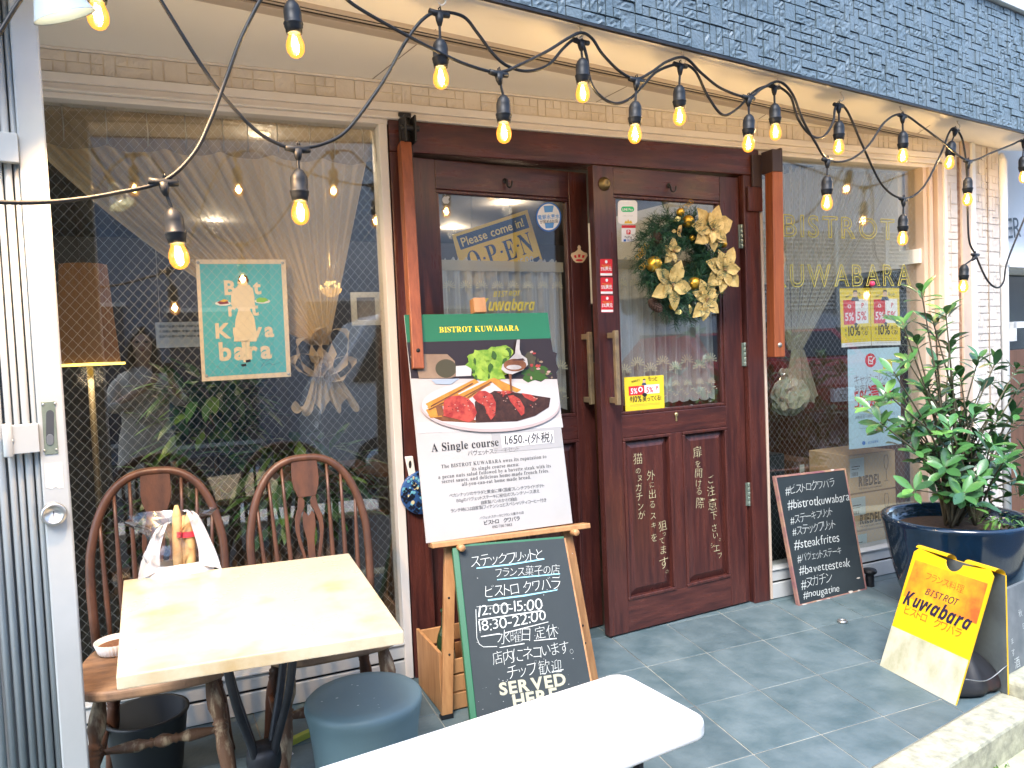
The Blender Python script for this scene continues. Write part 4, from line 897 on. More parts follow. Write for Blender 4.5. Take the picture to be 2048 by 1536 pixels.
ch1 = make_chair(); ch2 = copy_tree(ch1)
ch1.location = (-.085, -.475, 0); ch1.rotation_euler.z = rad(-3); ch2.location = (.425, -.50, 0); ch2.rotation_euler.z = rad(1)
tag(ch1, 'worn Windsor chair carrying the white carrier bag, beside the gate', 'chair', 'Windsor chairs at the marble table'); tag(ch2, 'worn Windsor chair with an empty seat, nearer the wooden doors', 'chair', 'Windsor chairs at the marble table')
# marble table
mt = mat('cream_marble', (.50, .435, .30), .28, col2=(.36, .25, .11), nscale=3.0, ndet=10, bump=.0, contrast=(.53, .70))
tb = empty('marble_table', (.16, -.98, 0))
tag(tb, 'cafe table with cream marble top on black iron legs', 'table')
c4 = [PZ(247, 1160, .72), PZ(698, 1106, .72), PZ(808, 1262, .72), PZ(232, 1353, .72)]
q = MB(); q.prism([p-V((0, 0, .03)) for p in c4][::-1], (0, 0, .03)); q.build('table_top', mt, tb, bev=.004, seg=3)
q = MB(); cx, cy = .165, -.98
for k in range(4):
    a = pi/4+k*pi/2; d = V((cos(a), sin(a), 0)); c = V((cx, cy, 0))
    q = MB(); q.tube(spline([c+d*.085+V((0, 0, .688)), c+d*.115+V((0, 0, .62)), c+d*.09+V((0, 0, .48)), c+d*.035+V((0, 0, .32)), c+d*.03+V((0, 0, .24)), c+d*.10+V((0, 0, .10)), c+d*.26+V((0, 0, .015))], 6), .011, 8); q.build('leg', M['iron'], tb)
q = MB(); q.tube([V((cx+.105*cos(2*pi*i/28), cy+.105*sin(2*pi*i/28), .60)) for i in range(28)], .011, 8, closed=True); q.build('ring', M['iron'], tb)
q = MB(); q.lathe([(.04, .27), (.045, .29), (.045, .31), (.04, .33)], (cx, cy, 0), seg=18); q.build('collar', M['iron'], tb)
q = MB(); q.box(cx-.18, cx+.18, cy-.02, cy+.02, .678, .689); q.box(cx-.02, cx+.02, cy-.2, cy+.2, .677, .688); q.build('top_bracket', M['iron'], tb)
# drum stool
b_ = mat('blue_grey_plastic', (.115, .18, .195), .5, col2=(.13, .20, .215), nscale=4, bump=.08, bscale=200)
c = PZ(727, 1386, .41); q = MB(); q.lathe([(.105, 0), (.118, .01), (.150, .33), (.158, .37), (.1615, .385), (.160, .398), (.152, .4055), (.12, .408), (.0, .4085)], (c.x, c.y, 0), seg=64, cap=False)
st = tag(q.build('stool', b_, loc=(c.x, c.y, 0)), 'blue grey plastic drum stool in front of the empty Windsor chair', 'stool')
q = MB()
for _ in range(9): a = random.uniform(0, 6.28); r = .12*random.random()**.7; p = V((c.x+r*cos(a), c.y+r*sin(a), .4093)); s = random.uniform(.001, .003); q.add([p+V((s*cos(t)*1.6, s*sin(t), 0)) for t in (0, 1.2, 2.4, 3.6, 4.9)], [(0, 1, 2, 3, 4)])
q.build('speck', mat('speck', (.55, .6, .6), .8), st)
# white resin folding table in the foreground
ZT2 = .45; P0, P1, P2 = PZ(1222, 1351, ZT2), PZ(600, 1549, ZT2), PZ(1368, 1462, ZT2)
ux = (P0-P1).normalized(); uy = V((ux.y, -ux.x, 0)); a = PZ(1225, 1346, ZT2)-V((0, 0, 0))
WT = Plane((a.x, a.y, 0), ux, (0, 0, 1)); wid = .345; Lg = 1.5
def tp(x, y, z): return V((a.x, a.y, 0))+ux*x+uy*y+V((0, 0, z))
wt = empty('folding_table', tp(-.7, .2, 0)); tag(wt, 'white plastic folding table with rounded corners in the foreground', 'table')
out = []
for cx_, cy_, s0 in ((-.05, .05, -pi/2), (-.05, wid-.05, 0), (-Lg+.05, wid-.05, pi/2), (-Lg+.05, .05, pi)):
    for i in range(7): t = s0+pi/2*i/6; out.append((cx_+.05*cos(t)+.03, cy_+.05*sin(t)))
q = MB(); q.prism([tp(x, y, ZT2-.042) for x, y in out], (0, 0, .042)); q.build('table_top', mat('white_resin', (.70, .71, .71), .42, bump=.06, bscale=300), wt, bev=.011, seg=4)
for x in (-.16, -Lg+.2):
    for y in (.05, wid-.05): q = MB(); q.tube([tp(x, y, ZT2-.05), tp(x, y, 0)], .0125, 10); q.build('leg', M['iron'], wt)
    q = MB(); q.tube([tp(x, .05, .12), tp(x, wid-.05, .12)], .01, 8); q.build('crossbar', M['iron'], wt)
# carrier bag with bread on the chair
bc = V((-.02, -.56, .449))
def blob(nm, rows, mt_, par, n=28, crease=.1, seed=1):
    R = random.Random(seed); q = MB(); q.smooth = True; vs = []; ph = [R.uniform(0, 6.28) for _ in range(8)]
    for k, (z, rx, ry, ox, oy) in enumerate(rows):
        for i in range(n):
            t = 2*pi*i/n; w = 1+crease*(sin(3*t+ph[0]+k*.5)+.7*sin(7*t+ph[1]-k*.4)+.5*sin(11*t+ph[2]+k))/2
            vs.append(bc+V((ox+rx*w*cos(t), oy+ry*w*sin(t), z)))
    m_ = len(rows); q.add(vs, [(r*n+i, r*n+(i+1) % n, (r+1)*n+(i+1) % n, (r+1)*n+i) for r in range(m_-1) for i in range(n)] + [tuple(range(n-1, -1, -1))]); return q.build(nm, mt_, par, sub=1)
bag = empty('carrier_bag', bc); tag(bag, 'white plastic carrier bag with its handles up on the chair seat', 'bag')
pl = bpy.data.materials.new('white_polythene'); pl.use_nodes = True; pb = pl.node_tree.nodes['Principled BSDF']; pb.inputs['Base Color'].default_value = (.58, .58, .60, 1); pb.inputs['Roughness'].default_value = .35; pb.inputs['Subsurface Weight'].default_value = .3; pb.inputs['Subsurface Radius'].default_value = (.05, .05, .05); pb.inputs['Alpha'].default_value = .93
blob('bag_body', [(.0, .11, .08, 0, 0), (.03, .12, .09, 0, 0), (.12, .122, .095, 0, 0), (.20, .112, .08, 0, 0), (.26, .098, .062, .005, 0), (.30, .085, .042, .01, 0)], pl, bag, crease=.13)
for s, h_ in ((-1, .41), (1, .44)):
    q = MB(); q.smooth = True
    for f in (-1, 1):
        c_ = [bc+V((.01+s*.085, f*.035, .28)), bc+V((.01+s*.075, f*.03, .34)), bc+V((.01+s*.045, f*.012, h_)), bc+V((.01+s*.025, 0, h_+.01))]; sp = spline(c_, 6); vs = []
        for i, p in enumerate(sp):
            w = .040*(1-i/len(sp))+.012
            for j in range(5): u = j/4-.5; vs.append(p+V((-s*u*w*1.2, .010*cos(j*2.5+i*.3)*f, u*w*.5)))
        n_ = len(sp); q.add(vs, [(i*5+j, i*5+j+1, (i+1)*5+j+1, (i+1)*5+j) for i in range(n_-1) for j in range(4)])
    q.build('bag_handle', pl, bag)
br = empty('baguette', bc+V((.01, -.01, .05))); tag(br, 'pale baguettes in clear wrap standing up in the carrier bag', 'bread'); bm_ = mat('bread_crust', (.62, .40, .18), .7, col2=(.48, .27, .10), nscale=20, bump=.3)
for dx, h_, tl in ((.012, .475, .015), (.045, .455, -.005), (.03, .44, .02)):
    q = MB(); b0 = bc+V((dx-.01, -.012+tl, .05)); q.lathe([(.004, 0), (.014, .03), (.0165, .2), (.016, h_-.14), (.0125, h_-.08), (.005, h_-.055)], b0, V((.02, .03, 1)), 12); q.build('loaf', bm_, br)
q = MB(); q.lathe([(.034, .375), (.033, .392)], bc+V((.03, 0, 0)), (0.02, .02, 1), 18, cap=False); q.build('tape', mat('red_tape', (.6, .03, .05), .5), br)
q = MB(); WP = Plane(bc+V((.02, -.043, .35)), (1, 0, 0)); 
clear = glassmat('clear_film', (.95, .95, .95), 2.5, .15)
fm = MB(); fm.smooth = True; vs = []
for r in range(9):
    for i in range(16):
        t = 2*pi*i/16; z = .30+.15*r/8; w = (.046+.012*sin(r*1.1)+.012*max(0, r-6))*(1+.22*sin(3*t+r)+.15*sin(7*t)); vs.append(bc+V((-.02+w*1.3*cos(t)*(1+.2*(r > 5)), w*.8*sin(t), z)))
fm.add(vs, [(r*16+i, r*16+(i+1) % 16, (r+1)*16+(i+1) % 16, (r+1)*16+i) for r in range(8) for i in range(16)]); fm.build('clear_wrap', clear, br)
# fluted tart dish with bran on the same chair
dc = PZ(252, 1288, .449); dc = V((-.205, -.375, .449)); ds = empty('tart_dish', dc); tag(ds, 'white fluted dish of brown crumbs on the left chair seat', 'dish')
q = MB(); fl = lambda a: 1+.018*(abs(sin(a*18))*2-1); q.lathe([(.0, .002), (.052, .0), (.056, .004), (.066, .036), (.063, .037), (.053, .008), (.0, .006)], dc, seg=144, cap=False, wob=fl); q.build('bowl', mat('white_china', (.78, .75, .72), .25), ds)
q = MB(); q.lathe([(.0, .024), (.03, .025), (.057, .02)], dc, seg=30, cap=False); q.build('crumbs', mat('bran', (.28, .13, .06), .9, col2=(.16, .07, .03), nscale=90, bump=1, bscale=150), ds)
# dark bucket tucked by the gate
q = MB(); c = PZ(245, 1500, .1); q.lathe([(.10, 0), (.125, .19), (.132, .2), (.132, .207), (.12, .207), (.1, .02), (0, .02)], (-.14, -.30, 0), seg=40, cap=False); tag(q.build('bucket', mat('black_bucket', (.02, .022, .024), .5)), 'dark round bucket on the tiles under the left chair', 'bucket')
# yellow-green lath on the floor
a_, b2 = PZ(560, 1500, .0), PZ(640, 1462, .0); d = (b2-a_).normalized(); n = V((-d.y, d.x, 0))*.012
q = MB(); q.prism([a_-n, b2+d*.12-n, b2+d*.12+n, a_+n], (0, 0, .022)); tag(q.build('lath', mat('lime_paint', (.38, .42, .06), .6), bev=.002), 'lime green painted lath lying on the tiles behind the drum stool', 'lath')
q = MB(); q.smooth = True; c = PZ(560, 1512, .0); R = random.Random(3); vs = []
for r in range(5):
    for i in range(12): t = 2*pi*i/12; w = (.034-.006*r)*(1+R.uniform(-.3, .3)); vs.append(c+V((w*1.3*cos(t), w*sin(t), .004+.005*r+R.uniform(0, .004))))
q.add(vs, [(r*12+i, r*12+(i+1) % 12, (r+1)*12+(i+1) % 12, (r+1)*12+i) for r in range(4) for i in range(12)]+[tuple(48+i for i in range(12))]); tag(q.build('plastic_scrap', pl), 'crumpled clear plastic scrap on the floor under the marble table', 'litter')
# ================================================================ easel with menu poster
EP = Plane((.857, -.42, 0), (1, -.05, 0), (0, .155, 1))
M['pine'] = mat('easel_pine', (.46, .25, .11), .5, col2=(.36, .18, .075), nscale=4, stretch=(10, 10, 1), bump=.15, bscale=30)
M['pine_worn'] = mat('easel_leg_wood', (.42, .22, .09), .55, col2=(.30, .14, .055), nscale=4, stretch=(10, 10, 1), bump=.2, bscale=30)
ea = empty('easel', EP.w(.3, 0)); tag(ea, 'wooden easel holding the steak menu board before the left door', 'easel')
def slat(p0, p1, w, h0, h1, nm, mtl, par=ea):
    a_, b_ = V(EP.px(*p0)), V(EP.px(*p1)); d = (b_-a_).normalized(); n = V((-d.y, d.x))*w/2; q = MB()
    q.prism([EP.w(*(a_-n), h0), EP.w(*(b_-n), h0), EP.w(*(b_+n), h0), EP.w(*(a_+n), h0)], EP.n*(h1-h0)); return q.build(nm, mtl, par, bev=.003)
lL = slat((893, 1436), (905, 800), .042, -.012, .012, 'leg', M['pine_worn']); lR = slat((1190, 1386), (1085, 800), .042, -.012, .012, 'leg', M['pine_worn'])
slat((1008, 1090), (960, 600), .048, -.042, -.014, 'post', M['pine'])
q = MB(); zb0 = EP.px(958, 628); q.pbox(EP, zb0[0]-.026, zb0[0]+.026, zb0[1]+.002, zb0[1]+.062, -.03, .024); q.build('top_clamp', M['pine'], ea, bev=.003)
slat((858, 1090), (1170, 1050), .020, -.012, .052, 'ledge', M['pine'])
for p in ((912, 1087), (1136, 1057)): q = MB(); c = EP.px(*p); q.lathe([(.013, 0), (.0135, .004), (.0135, .036), (.012, .04)], EP.w(c[0], c[1]-.012, .04), EP.n, 18); q.build('peg', M['pine'], ea)
for p, l_ in (((896, 1195), lL), ((897, 1308), lL), ((1163, 1250), lR), ((1168, 1285), lR)): q = MB(); q.lathe([(.0045, 0), (.0045, .0008)], EP.P(*p, .0122), EP.n, 12); q.build('peg_hole', M['dark'], l_)
bk = MB(); a_ = EP.P(965, 640, -.03); bk.tube([a_, V((a_.x+.02, -.075, .01))], .012, 8); bk.build('rear_leg', M['pine'], ea)
q = MB(); 
for p in ((893, 1434), (1190, 1384)): c = EP.px(*p); q = MB(); q.pbox(EP, c[0]-.023, c[0]+.023, c[1]-.004, c[1]+.012, -.014, .014); q.build('foot', M['rubber'], ea)
# crate and bottle behind the easel
cr = empty('wooden_crate', (1.0, -.25, 0)); tag(cr, 'old wooden crate on the tiles behind the easel leg', 'crate')
x0, x1, y0, y1, zz = .845, 1.20, -.385, -.10, .235
q = MB(); q.box(x0, x0+.012, y0, y1, .004, zz); q.build('side', M['pine_worn'], cr, bev=.002); q = MB(); q.box(x1-.012, x1, y0, y1, .004, zz); q.build('side', M['pine_worn'], cr, bev=.002)
q = MB(); 
for k in range(3): q.box(x0+.0125, x1-.0125, y0, y0+.01, .006+k*.068, .066+k*.068-.006*(k == 2)); q.box(x0+.0125, x1-.0125, y1-.01, y1, .006+k*.078, .078+k*.078-.008)
each(q, 'slat', M['pine'], cr, .002); q = MB(); q.box(x0+.0125, x1-.0125, y0+.0105, y1-.0105, .006, .016); q.build('base', M['pine'], cr)
bt = empty('bottle', (.935, -.2, .0165)); q = MB(); q.lathe([(.034, 0), (.036, .006), (.036, .18), (.03, .21), (.014, .25), (.0135, .30), (.0155, .302), (.0155, .312), (.013, .315)], (.935, -.2, .0165), seg=22); q.build('glass_body', mat('green_bottle', (.03, .07, .03), .08, trans=.5), bt)
q = MB(); q.lathe([(.0365, .06), (.0365, .15)], (.935, -.2, .0165), seg=22, cap=False); q.build('label', mat('bottle_label', (.5, .4, .2), .6), bt); tag(bt, 'dark wine bottle standing in the wooden crate behind the easel', 'bottle')
# blue patterned pan on the door post
PN = Plane((0, -.034, 0), (1, 0, 0)); c = PN.px(842, 984); pn_ = empty('trivet', PN.w(*c, .01)); tag(pn_, 'round blue patterned trivet with white handle hung behind the menu board', 'trivet')
q = MB(); q.lathe([(.088, .002), (.09, .006), (.09, .016), (.086, .02)], PN.w(*c, 0), PN.n, 40); q.build('dish', mat('cobalt_glaze', (.03, .09, .25), .2), pn_)
q = MB(); R = random.Random(5)
for i in range(90):
    a = R.uniform(0, 6.28); r = .08*R.random()**.5; x, y = c[0]+r*cos(a), c[1]+r*sin(a); q.k = R.choice((0, 0, 1, 1, 2)); s = R.uniform(.004, .009)
    if q.k == 1: 
        for dx, dy in ((s, 0), (-s, 0), (0, s), (0, -s)): q.add([PN.w(x+dx+s*.7*cos(t), y+dy+s*.7*sin(t), .0212+.00001*i) for t in (0, .8, 1.6, 2.4, 3.2, 4, 4.8, 5.5)], [tuple(range(8))])
    else: q.add([PN.w(x+s*cos(t), y+s*sin(t), .0212+.00001*i) for t in (0, 1.05, 2.1, 3.14, 4.2, 5.2)], [tuple(range(6))])
q.build('pattern', [mat('pat_a', (.15, .45, .6), .3), mat('pat_b', (.01, .015, .03), .3), mat('pat_c', (.65, .6, .35), .3)], pn_)
q = MB(); h0, h1 = PN.px(824, 955), PN.px(816, 912); d = (V(h1)-V(h0)); n = V((-d.y, d.x)).normalized()
q.prism([PN.w(h0[0]+n.x*.02, h0[1]+n.y*.02-.02, .004), PN.w(h0[0]-n.x*.02, h0[1]-n.y*.02-.02, .004), PN.w(h0[0]-n.x*.014, h0[1]-n.y*.014, .004), PN.w(h1[0]-n.x*.017, h1[1], .004), PN.w(h1[0]+n.x*.017, h1[1], .004), PN.w(h0[0]+n.x*.014, h0[1]+n.y*.014, .004)], PN.n*.012); hn = q.build('handle', M['white'], pn_, bev=.003)
q = MB(); q.pp(PN, ell(818, 928, 3, 8, 14), .0162); q.build('hang_slot', M['dark'], hn)
# ================================================================ planter
pt = empty('planter', (3.40, -.60, 0)); tag(pt, 'large dark blue glazed planter behind the yellow sandwich board', 'planter'); pcx, pcy = 3.40, -.58
q = MB(); q.lathe([(.19, .0), (.21, .01), (.255, .12), (.292, .27), (.315, .40), (.322, .432), (.326, .445), (.322, .458), (.31, .462), (.296, .456), (.288, .44), (.28, .40), (.2, .38)], (pcx, pcy, 0), seg=72, cap=False); q.build('pot', mat('blue_glaze', (.006, .024, .055), .12, col2=(.004, .013, .028), nscale=6, coat=.5, stretch=(1, 1, .4)), pt)
q = MB(); q.lathe([(0, .40), (.15, .405), (.283, .395)], (pcx, pcy, 0), seg=40, cap=False); q.build('soil', mat('soil', (.05, .03, .02), .95, col2=(.09, .06, .04), nscale=60, bump=1, bscale=90), pt)
sh = empty('shrub', (pcx, pcy, .405)); tag(sh, 'evergreen shrub with glossy oval leaves growing in the blue planter', 'shrub')
G2 = [mat('shrub_leaf_%d' % i, c, .28, spec=.6, col2=tuple(v*1.35 for v in c), nscale=8) for i, c in enumerate(((.04, .12, .035), (.06, .165, .045), (.11, .25, .06), (.03, .085, .035), (.13, .21, .16)))]
lf = MB(); lf.smooth = True; sm = MB(); R = random.Random(11)
def leaf1(p, d, L, up):
    d = d.normalized(); s = d.cross(up); s = (s if s.length > .05 else V((1, 0, 0))).normalized(); u = s.cross(d).normalized(); w = L*R.uniform(.16, .215); cv = R.uniform(.05, .2)*L; k = len(lf.v)
    lf.k = R.choices((0, 1, 2, 3, 4), (5, 5, 2, 4, .7))[0]; rows = ((.06, .12), (.25, .6), (.5, 1.), (.72, .95), (.9, .5)); vs = [p]
    for t, ww in rows:
        c_ = p+d*L*t-u*cv*t*t; f = u*w*ww*.28; vs += [c_-s*w*ww+f, c_, c_+s*w*ww+f]
    vs.append(p+d*L-u*cv*1.05); fs = [(0, 1, 2), (0, 2, 3)]
    for r in range(4): a = 1+3*r; fs += [(a, a+3, a+4, a+1), (a+1, a+4, a+5, a+2)]
    fs += [(13, 16, 14), (14, 16, 15)]; lf.add(vs, fs, True)
def whorl(c, ax, n, L):
    ax = ax.normalized(); x = ax.orthogonal().normalized(); y = ax.cross(x); ph = R.uniform(0, 6)
    for i in range(n):
        a = ph+i*2.4; tilt = R.uniform(.15, 1.0); d = ax*tilt+(x*cos(a)+y*sin(a))*(1.05-tilt*.35)
        leaf1(c-ax*.018*(i*.45), d, L*R.uniform(.75, 1.15), ax)
def onp(x, y, dy): 
    return PY(x, y, pcy+dy)
base = V((pcx, pcy, .40))
cl = [(1845, 590, 0), (1880, 625, -.02), (1855, 650, .05), (1800, 640, -.06), (1838, 680, .02), (1885, 680, .06), (1820, 720, -.05), (1870, 730, 0), (1780, 740, -.1), (1840, 770, .06), (1765, 790, -.12), (1800, 800, .03), (1760, 845, -.1), (1820, 840, -.05), (1865, 800, .05), (1950, 715, 0), (1990, 730, .05), (2025, 730, -.05), (1925, 760, -.05), (1965, 775, .08), (2010, 780, .0), (2050, 770, -.1), (2075, 740, 0), (1905, 815, .05), (1950, 830, -.08), (1995, 835, .03), (2035, 840, -.1), (2080, 820, .05), (1880, 870, -.05), (1925, 880, .1), (1970, 890, -.12), (2015, 895, .0), (2055, 900, -.1), (1850, 900, .05), (1895, 930, -.12), (1940, 945, -.15), (1985, 950, -.05), (2030, 955, -.15), (1870, 960, 0), (1915, 985, -.18), (1960, 1000, -.16), (1820, 985, -.08), (2060, 985, -.1), (1790, 880, .05), (1905, 700, .15), (2095, 880, .1), (1930, 840, .15), (1880, 560+100, .1), (1990, 870, .18), (1900, 905, .18), (1750, 815, .05), (1835, 860, .1), (1890, 850, -.12), (1960, 860, 0), (2000, 920, -.2), (1930, 915, 0)]
stems = [base+V((-.03, 0, 0)), base+V((.04, .02, 0)), base+V((.10, -.03, 0)), base+V((.0, .05, 0))]
for i, (x, y, dy) in enumerate(cl):
    c = onp(x, y, dy); c += V((R.uniform(-.02, .02), R.uniform(-.03, .03), R.uniform(-.015, .015))); s0 = stems[i % 4]
    k1 = s0.lerp(c, .45)+V((R.uniform(-.03, .03), 0, .05)); k1.x = s0.x+(c.x-s0.x)*.3; path = spline([s0, k1, c], 5)
    sm.tube(path, [.007-.0045*j/len(path) for j in range(len(path))], 6)
    ax = (c-path[-4]).normalized()+V((R.uniform(-.3, .3), R.uniform(-.4, .1), .75)); whorl(c, ax, R.randint(6, 9), R.uniform(.08, .115))
    whorl(path[-4], ax, R.randint(3, 5), .09); whorl(path[-6], ax, R.randint(3, 4), .085)
lf.build('foliage', G2, sh); sm.build('stem', mat('shrub_stem', (.10, .085, .05), .8), sh)
hb = leafy('ground_herb', V((pcx+.17, pcy-.12, .44)), 130, .13, .045, .04, None, [mat('herb', (.11, .24, .04), .5), mat('herb_dark', (.05, .13, .03), .5)]); hb['kind'] = 'stuff'; tag(hb, 'small bright herbs growing round the shrub in the planter', 'herbs')
# ================================================================ floor bits
c = PZ(1740, 1172); q = MB(); q.lathe([(.022, 0), (.022, .055), (.021, .06), (.024, .065), (.036, .074), (.037, .084), (.032, .092), (.0, .094)], c, seg=28, cap=False); tag(q.build('door_stop', M['rubber'], loc=c), 'black mushroom shaped door stop on the tiles beside the hashtag board', 'door stop')
c = PZ(1685, 1245); q = MB(); q.tube([c+V((.017*cos(2*pi*i/24), .017*sin(2*pi*i/24), .0065)) for i in range(24)], .0065, 8, closed=True); tag(q.build('floor_ring', M['steel'], loc=c), 'small metal ring lying on the grey tiles in front of the doors', 'ring')
# ================================================================ signs, posters, stickers, boards
def ink(n, c, r=.6): return mat('ink_'+n, c, r)
I = dict(yellow=ink('yellow', (.82, .62, .03)), red=ink('red', (.66, .02, .03)), white=ink('white', (.82, .82, .80)), black=ink('black', (.015, .015, .018)), navy=ink('navy', (.02, .05, .12)),
         green=ink('green', (.006, .13, .065)), teal=ink('teal', (.09, .47, .54)), cream=ink('cream', (.80, .66, .47)), grey=ink('grey', (.22, .24, .25)), lgrey=ink('light_grey', (.5, .52, .53)),
         blue=ink('blue', (.03, .16, .5)), lime=ink('lime_green', (.02, .52, .18)), skin=ink('skin', (.75, .5, .34)), pale=ink('pale_blue', (.52, .72, .80)), gold=ink('gold', (.75, .48, .04)), beige=ink('beige', (.36, .36, .27)),
         chalk=ink('chalk', (.56, .60, .59), .9), chalkb=ink('blue_chalk', (.25, .55, .68), .9), chalky=ink('yellow_chalk', (.60, .56, .33), .9), brown=ink('brown', (.25, .03, .015)), paint=ink('paint_yellow', (.50, .45, .07), .5))
def zc(ox, oy, s): return lambda *pts: [(ox+x/s, oy+y/s) for x, y in pts]
def part(fn, nm, mtl, par):
    q = MB(); fn(q); return q.build(nm, mtl, par)
# ---- menu poster on the easel
Z = zc(760, 560, 4.655); MPc = [(806, 632), (1091, 627.5), (1141, 1046), (850, 1086)]
mp = empty('menu_board', EP.P(995, 1065, .02)); tag(mp, 'tall menu board with green heading and steak photograph on the easel', 'sign')
q = MB(); q.pp(EP, MPc, .0135, .0215); q.build('board', mat('poster_paper', (.40, .40, .40), .38, col2=(.37, .368, .36), nscale=3, bump=.25, bscale=9), mp, bev=.001, seg=1)
part(lambda q: q.pp(EP, [(806, 632), (1091, 627.5), (1097.5, 678.5), (811.5, 687)], .0222), 'heading_band', I['green'], mp)
q = MB(); line(q, EP, conv('BISTROT KUWABARA', BOLD), (876, 667.2), (1034, 663), h=.0228, asp=1.05); q.build('heading_lettering', I['yellow'], mp)
ph = MB(); h0 = .0222
PM = [mat('print_dark', (0.022, 0.014, 0.015), .35), mat('print_cloth', (0.409, 0.360, 0.347), .35, col2=(0.446, 0.428, 0.422), nscale=5), mat('print_lettuce', (0.112, 0.236, 0.019), .35, col2=(0.260, 0.384, 0.050), nscale=26, contrast=(.4, .6)), mat('print_wood', (0.260, 0.186, 0.124), .35, col2=(0.186, 0.124, 0.081), nscale=9),
      mat('print_plate', (0.459, 0.434, 0.434), .35), mat('print_fries', (0.446, 0.223, 0.037), .35, col2=(0.341, 0.136, 0.019), nscale=30), mat('print_meat', (0.384, 0.062, 0.043), .35, col2=(0.248, 0.022, 0.019), nscale=40, contrast=(.4, .6)), mat('print_char', (0.022, 0.009, 0.007), .35, col2=(0.056, 0.022, 0.015), nscale=60), mat('print_spoon', (0.260, 0.248, 0.248), .35, col2=(0.409, 0.397, 0.397), nscale=12),
      mat('print_sauce', (0.099, 0.034, 0.012), .35, col2=(0.186, 0.074, 0.031), nscale=25), mat('print_olive', (0.056, 0.050, 0.025), .35), mat('print_rim', (0.372, 0.310, 0.310), .35), mat('print_lettuce_dark', (0.031, 0.081, 0.009), .35), mat('print_sky', (0.279, 0.341, 0.422), .35), mat('print_fade', (0.453, 0.440, 0.440), .35), mat('print_speck', (0.384, 0.248, 0.211), .35)]
nlay = [0]
def P_(k, *pts):
    nlay[0] += 1; ph.k = k; ph.pp(EP, Z(*pts), h0+.00012*nlay[0])
def E_(k, cx, cy, rx, ry, n=30, a0=0): P_(k, *ell(cx, cy, rx, ry, n, a0))
def blobp(k, cx, cy, rx, ry, j=.2, n=22, seed=0):
    R = random.Random(seed); P_(k, *[(cx+rx*cos(2*pi*i/n)*(1+R.uniform(-j, j)), cy+ry*sin(2*pi*i/n)*(1+R.uniform(-j, j))) for i in range(n)])
P_(0, (238, 590), (1570, 551), (1640, 985), (282, 960)); P_(1, (272, 925), (1630, 930), (1680, 1376), (340, 1424)); P_(14, (322, 1330), (1672, 1290), (1684, 1376), (342, 1430))
blobp(0, 1450, 790, 190, 170, .12, seed=1); blobp(12, 1420, 880, 130, 70, .3, seed=2); blobp(10, 1380, 760, 50, 70, .3, seed=3)
for i in range(14): R = random.Random(i); blobp((15, 10, 3, 6)[i % 4], R.uniform(1330, 1590), R.uniform(650, 930), R.uniform(8, 26), R.uniform(8, 22), .3, 9, i)
P_(3, (265, 720), (330, 690), (420, 700), (610, 700), (680, 765), (690, 905), (640, 920), (350, 925), (330, 830)); E_(10, 598, 832, 98, 86); P_(13, (460, 935), (720, 925), (640, 980), (500, 975)); P_(14, (690, 810), (840, 800), (830, 900), (690, 905))
blobp(2, 1000, 800, 195, 165, .16, 30, 5); blobp(2, 1120, 690, 90, 75, .2, 20, 6); blobp(2, 880, 740, 75, 65, .25, 18, 7); blobp(12, 1180, 690, 30, 45, .3, 12, 8)
for i in range(26): R = random.Random(40+i); blobp((12, 2, 2)[i % 3], R.uniform(840, 1180), R.uniform(650, 940), R.uniform(10, 30), R.uniform(14, 46), .35, 9, 60+i)
E_(11, 1005, 1185, 640, 235, 48); E_(4, 1005, 1170, 632, 222, 48); E_(14, 1010, 1160, 545, 170, 44)
P_(9, (430, 1270), (620, 1230), (900, 1320), (860, 1335), (560, 1320))
for a, b, c, d in (((405, 1160), (860, 930), (900, 960), (450, 1205)), ((420, 1190), (700, 1060), (730, 1090), (470, 1235)), ((640, 1110), (970, 950), (1010, 985), (700, 1130)), ((760, 1100), (1000, 930), (1040, 950), (800, 1120)), ((980, 940), (1040, 920), (1290, 1030), (1250, 1055)), ((410, 1215), (520, 1170), (560, 1280), (450, 1290)), ((1020, 960), (1090, 935), (1240, 1080), (1180, 1090))): P_(5, a, b, c, d)
for a, b in (((450, 1180), (840, 965)), ((720, 1110), (980, 970)), ((790, 1100), (1010, 950)), ((430, 1212), (690, 1085))): P_(9, a, (a[0]+8, a[1]+10), (b[0]+8, b[1]+10), b)
P_(7, (860, 1140), (1040, 1040), (1200, 1050), (1400, 1080), (1560, 1105), (1545, 1190), (1420, 1270), (1250, 1320), (870, 1332))
P_(6, (575, 1130), (640, 1090), (720, 1082), (800, 1110), (850, 1160), (880, 1240), (850, 1310), (800, 1332), (690, 1300), (600, 1280), (565, 1270)); P_(6, (840, 1095), (900, 1040), (960, 1040), (1020, 1075), (1055, 1150), (1050, 1260), (1010, 1310), (975, 1250), (950, 1180), (880, 1140)); P_(6, (1165, 1085), (1215, 1080), (1275, 1115), (1318, 1190), (1318, 1250), (1290, 1270), (1240, 1200), (1190, 1140)); P_(6, (1290, 1060), (1380, 1075), (1440, 1120), (1400, 1140), (1320, 1100)); P_(6, (1060, 1050), (1160, 1035), (1230, 1050), (1130, 1080))
P_(9, (500, 1190), (560, 1170), (575, 1260), (520, 1270))
for i in range(60): R = random.Random(200+i); x, y = R.choice(((720, 1190), (720, 1230), (960, 1120), (1010, 1200), (1260, 1170), (1400, 1140), (1130, 1090))); blobp((15, 15, 6, 7)[i % 4], x+R.uniform(-110, 110) if y > 1180 and x < 800 else x+R.uniform(-40, 40), y+R.uniform(-70, 60) if x < 800 else y+R.uniform(-45, 50), R.uniform(4, 9), R.uniform(3, 6), .4, 7, 300+i)
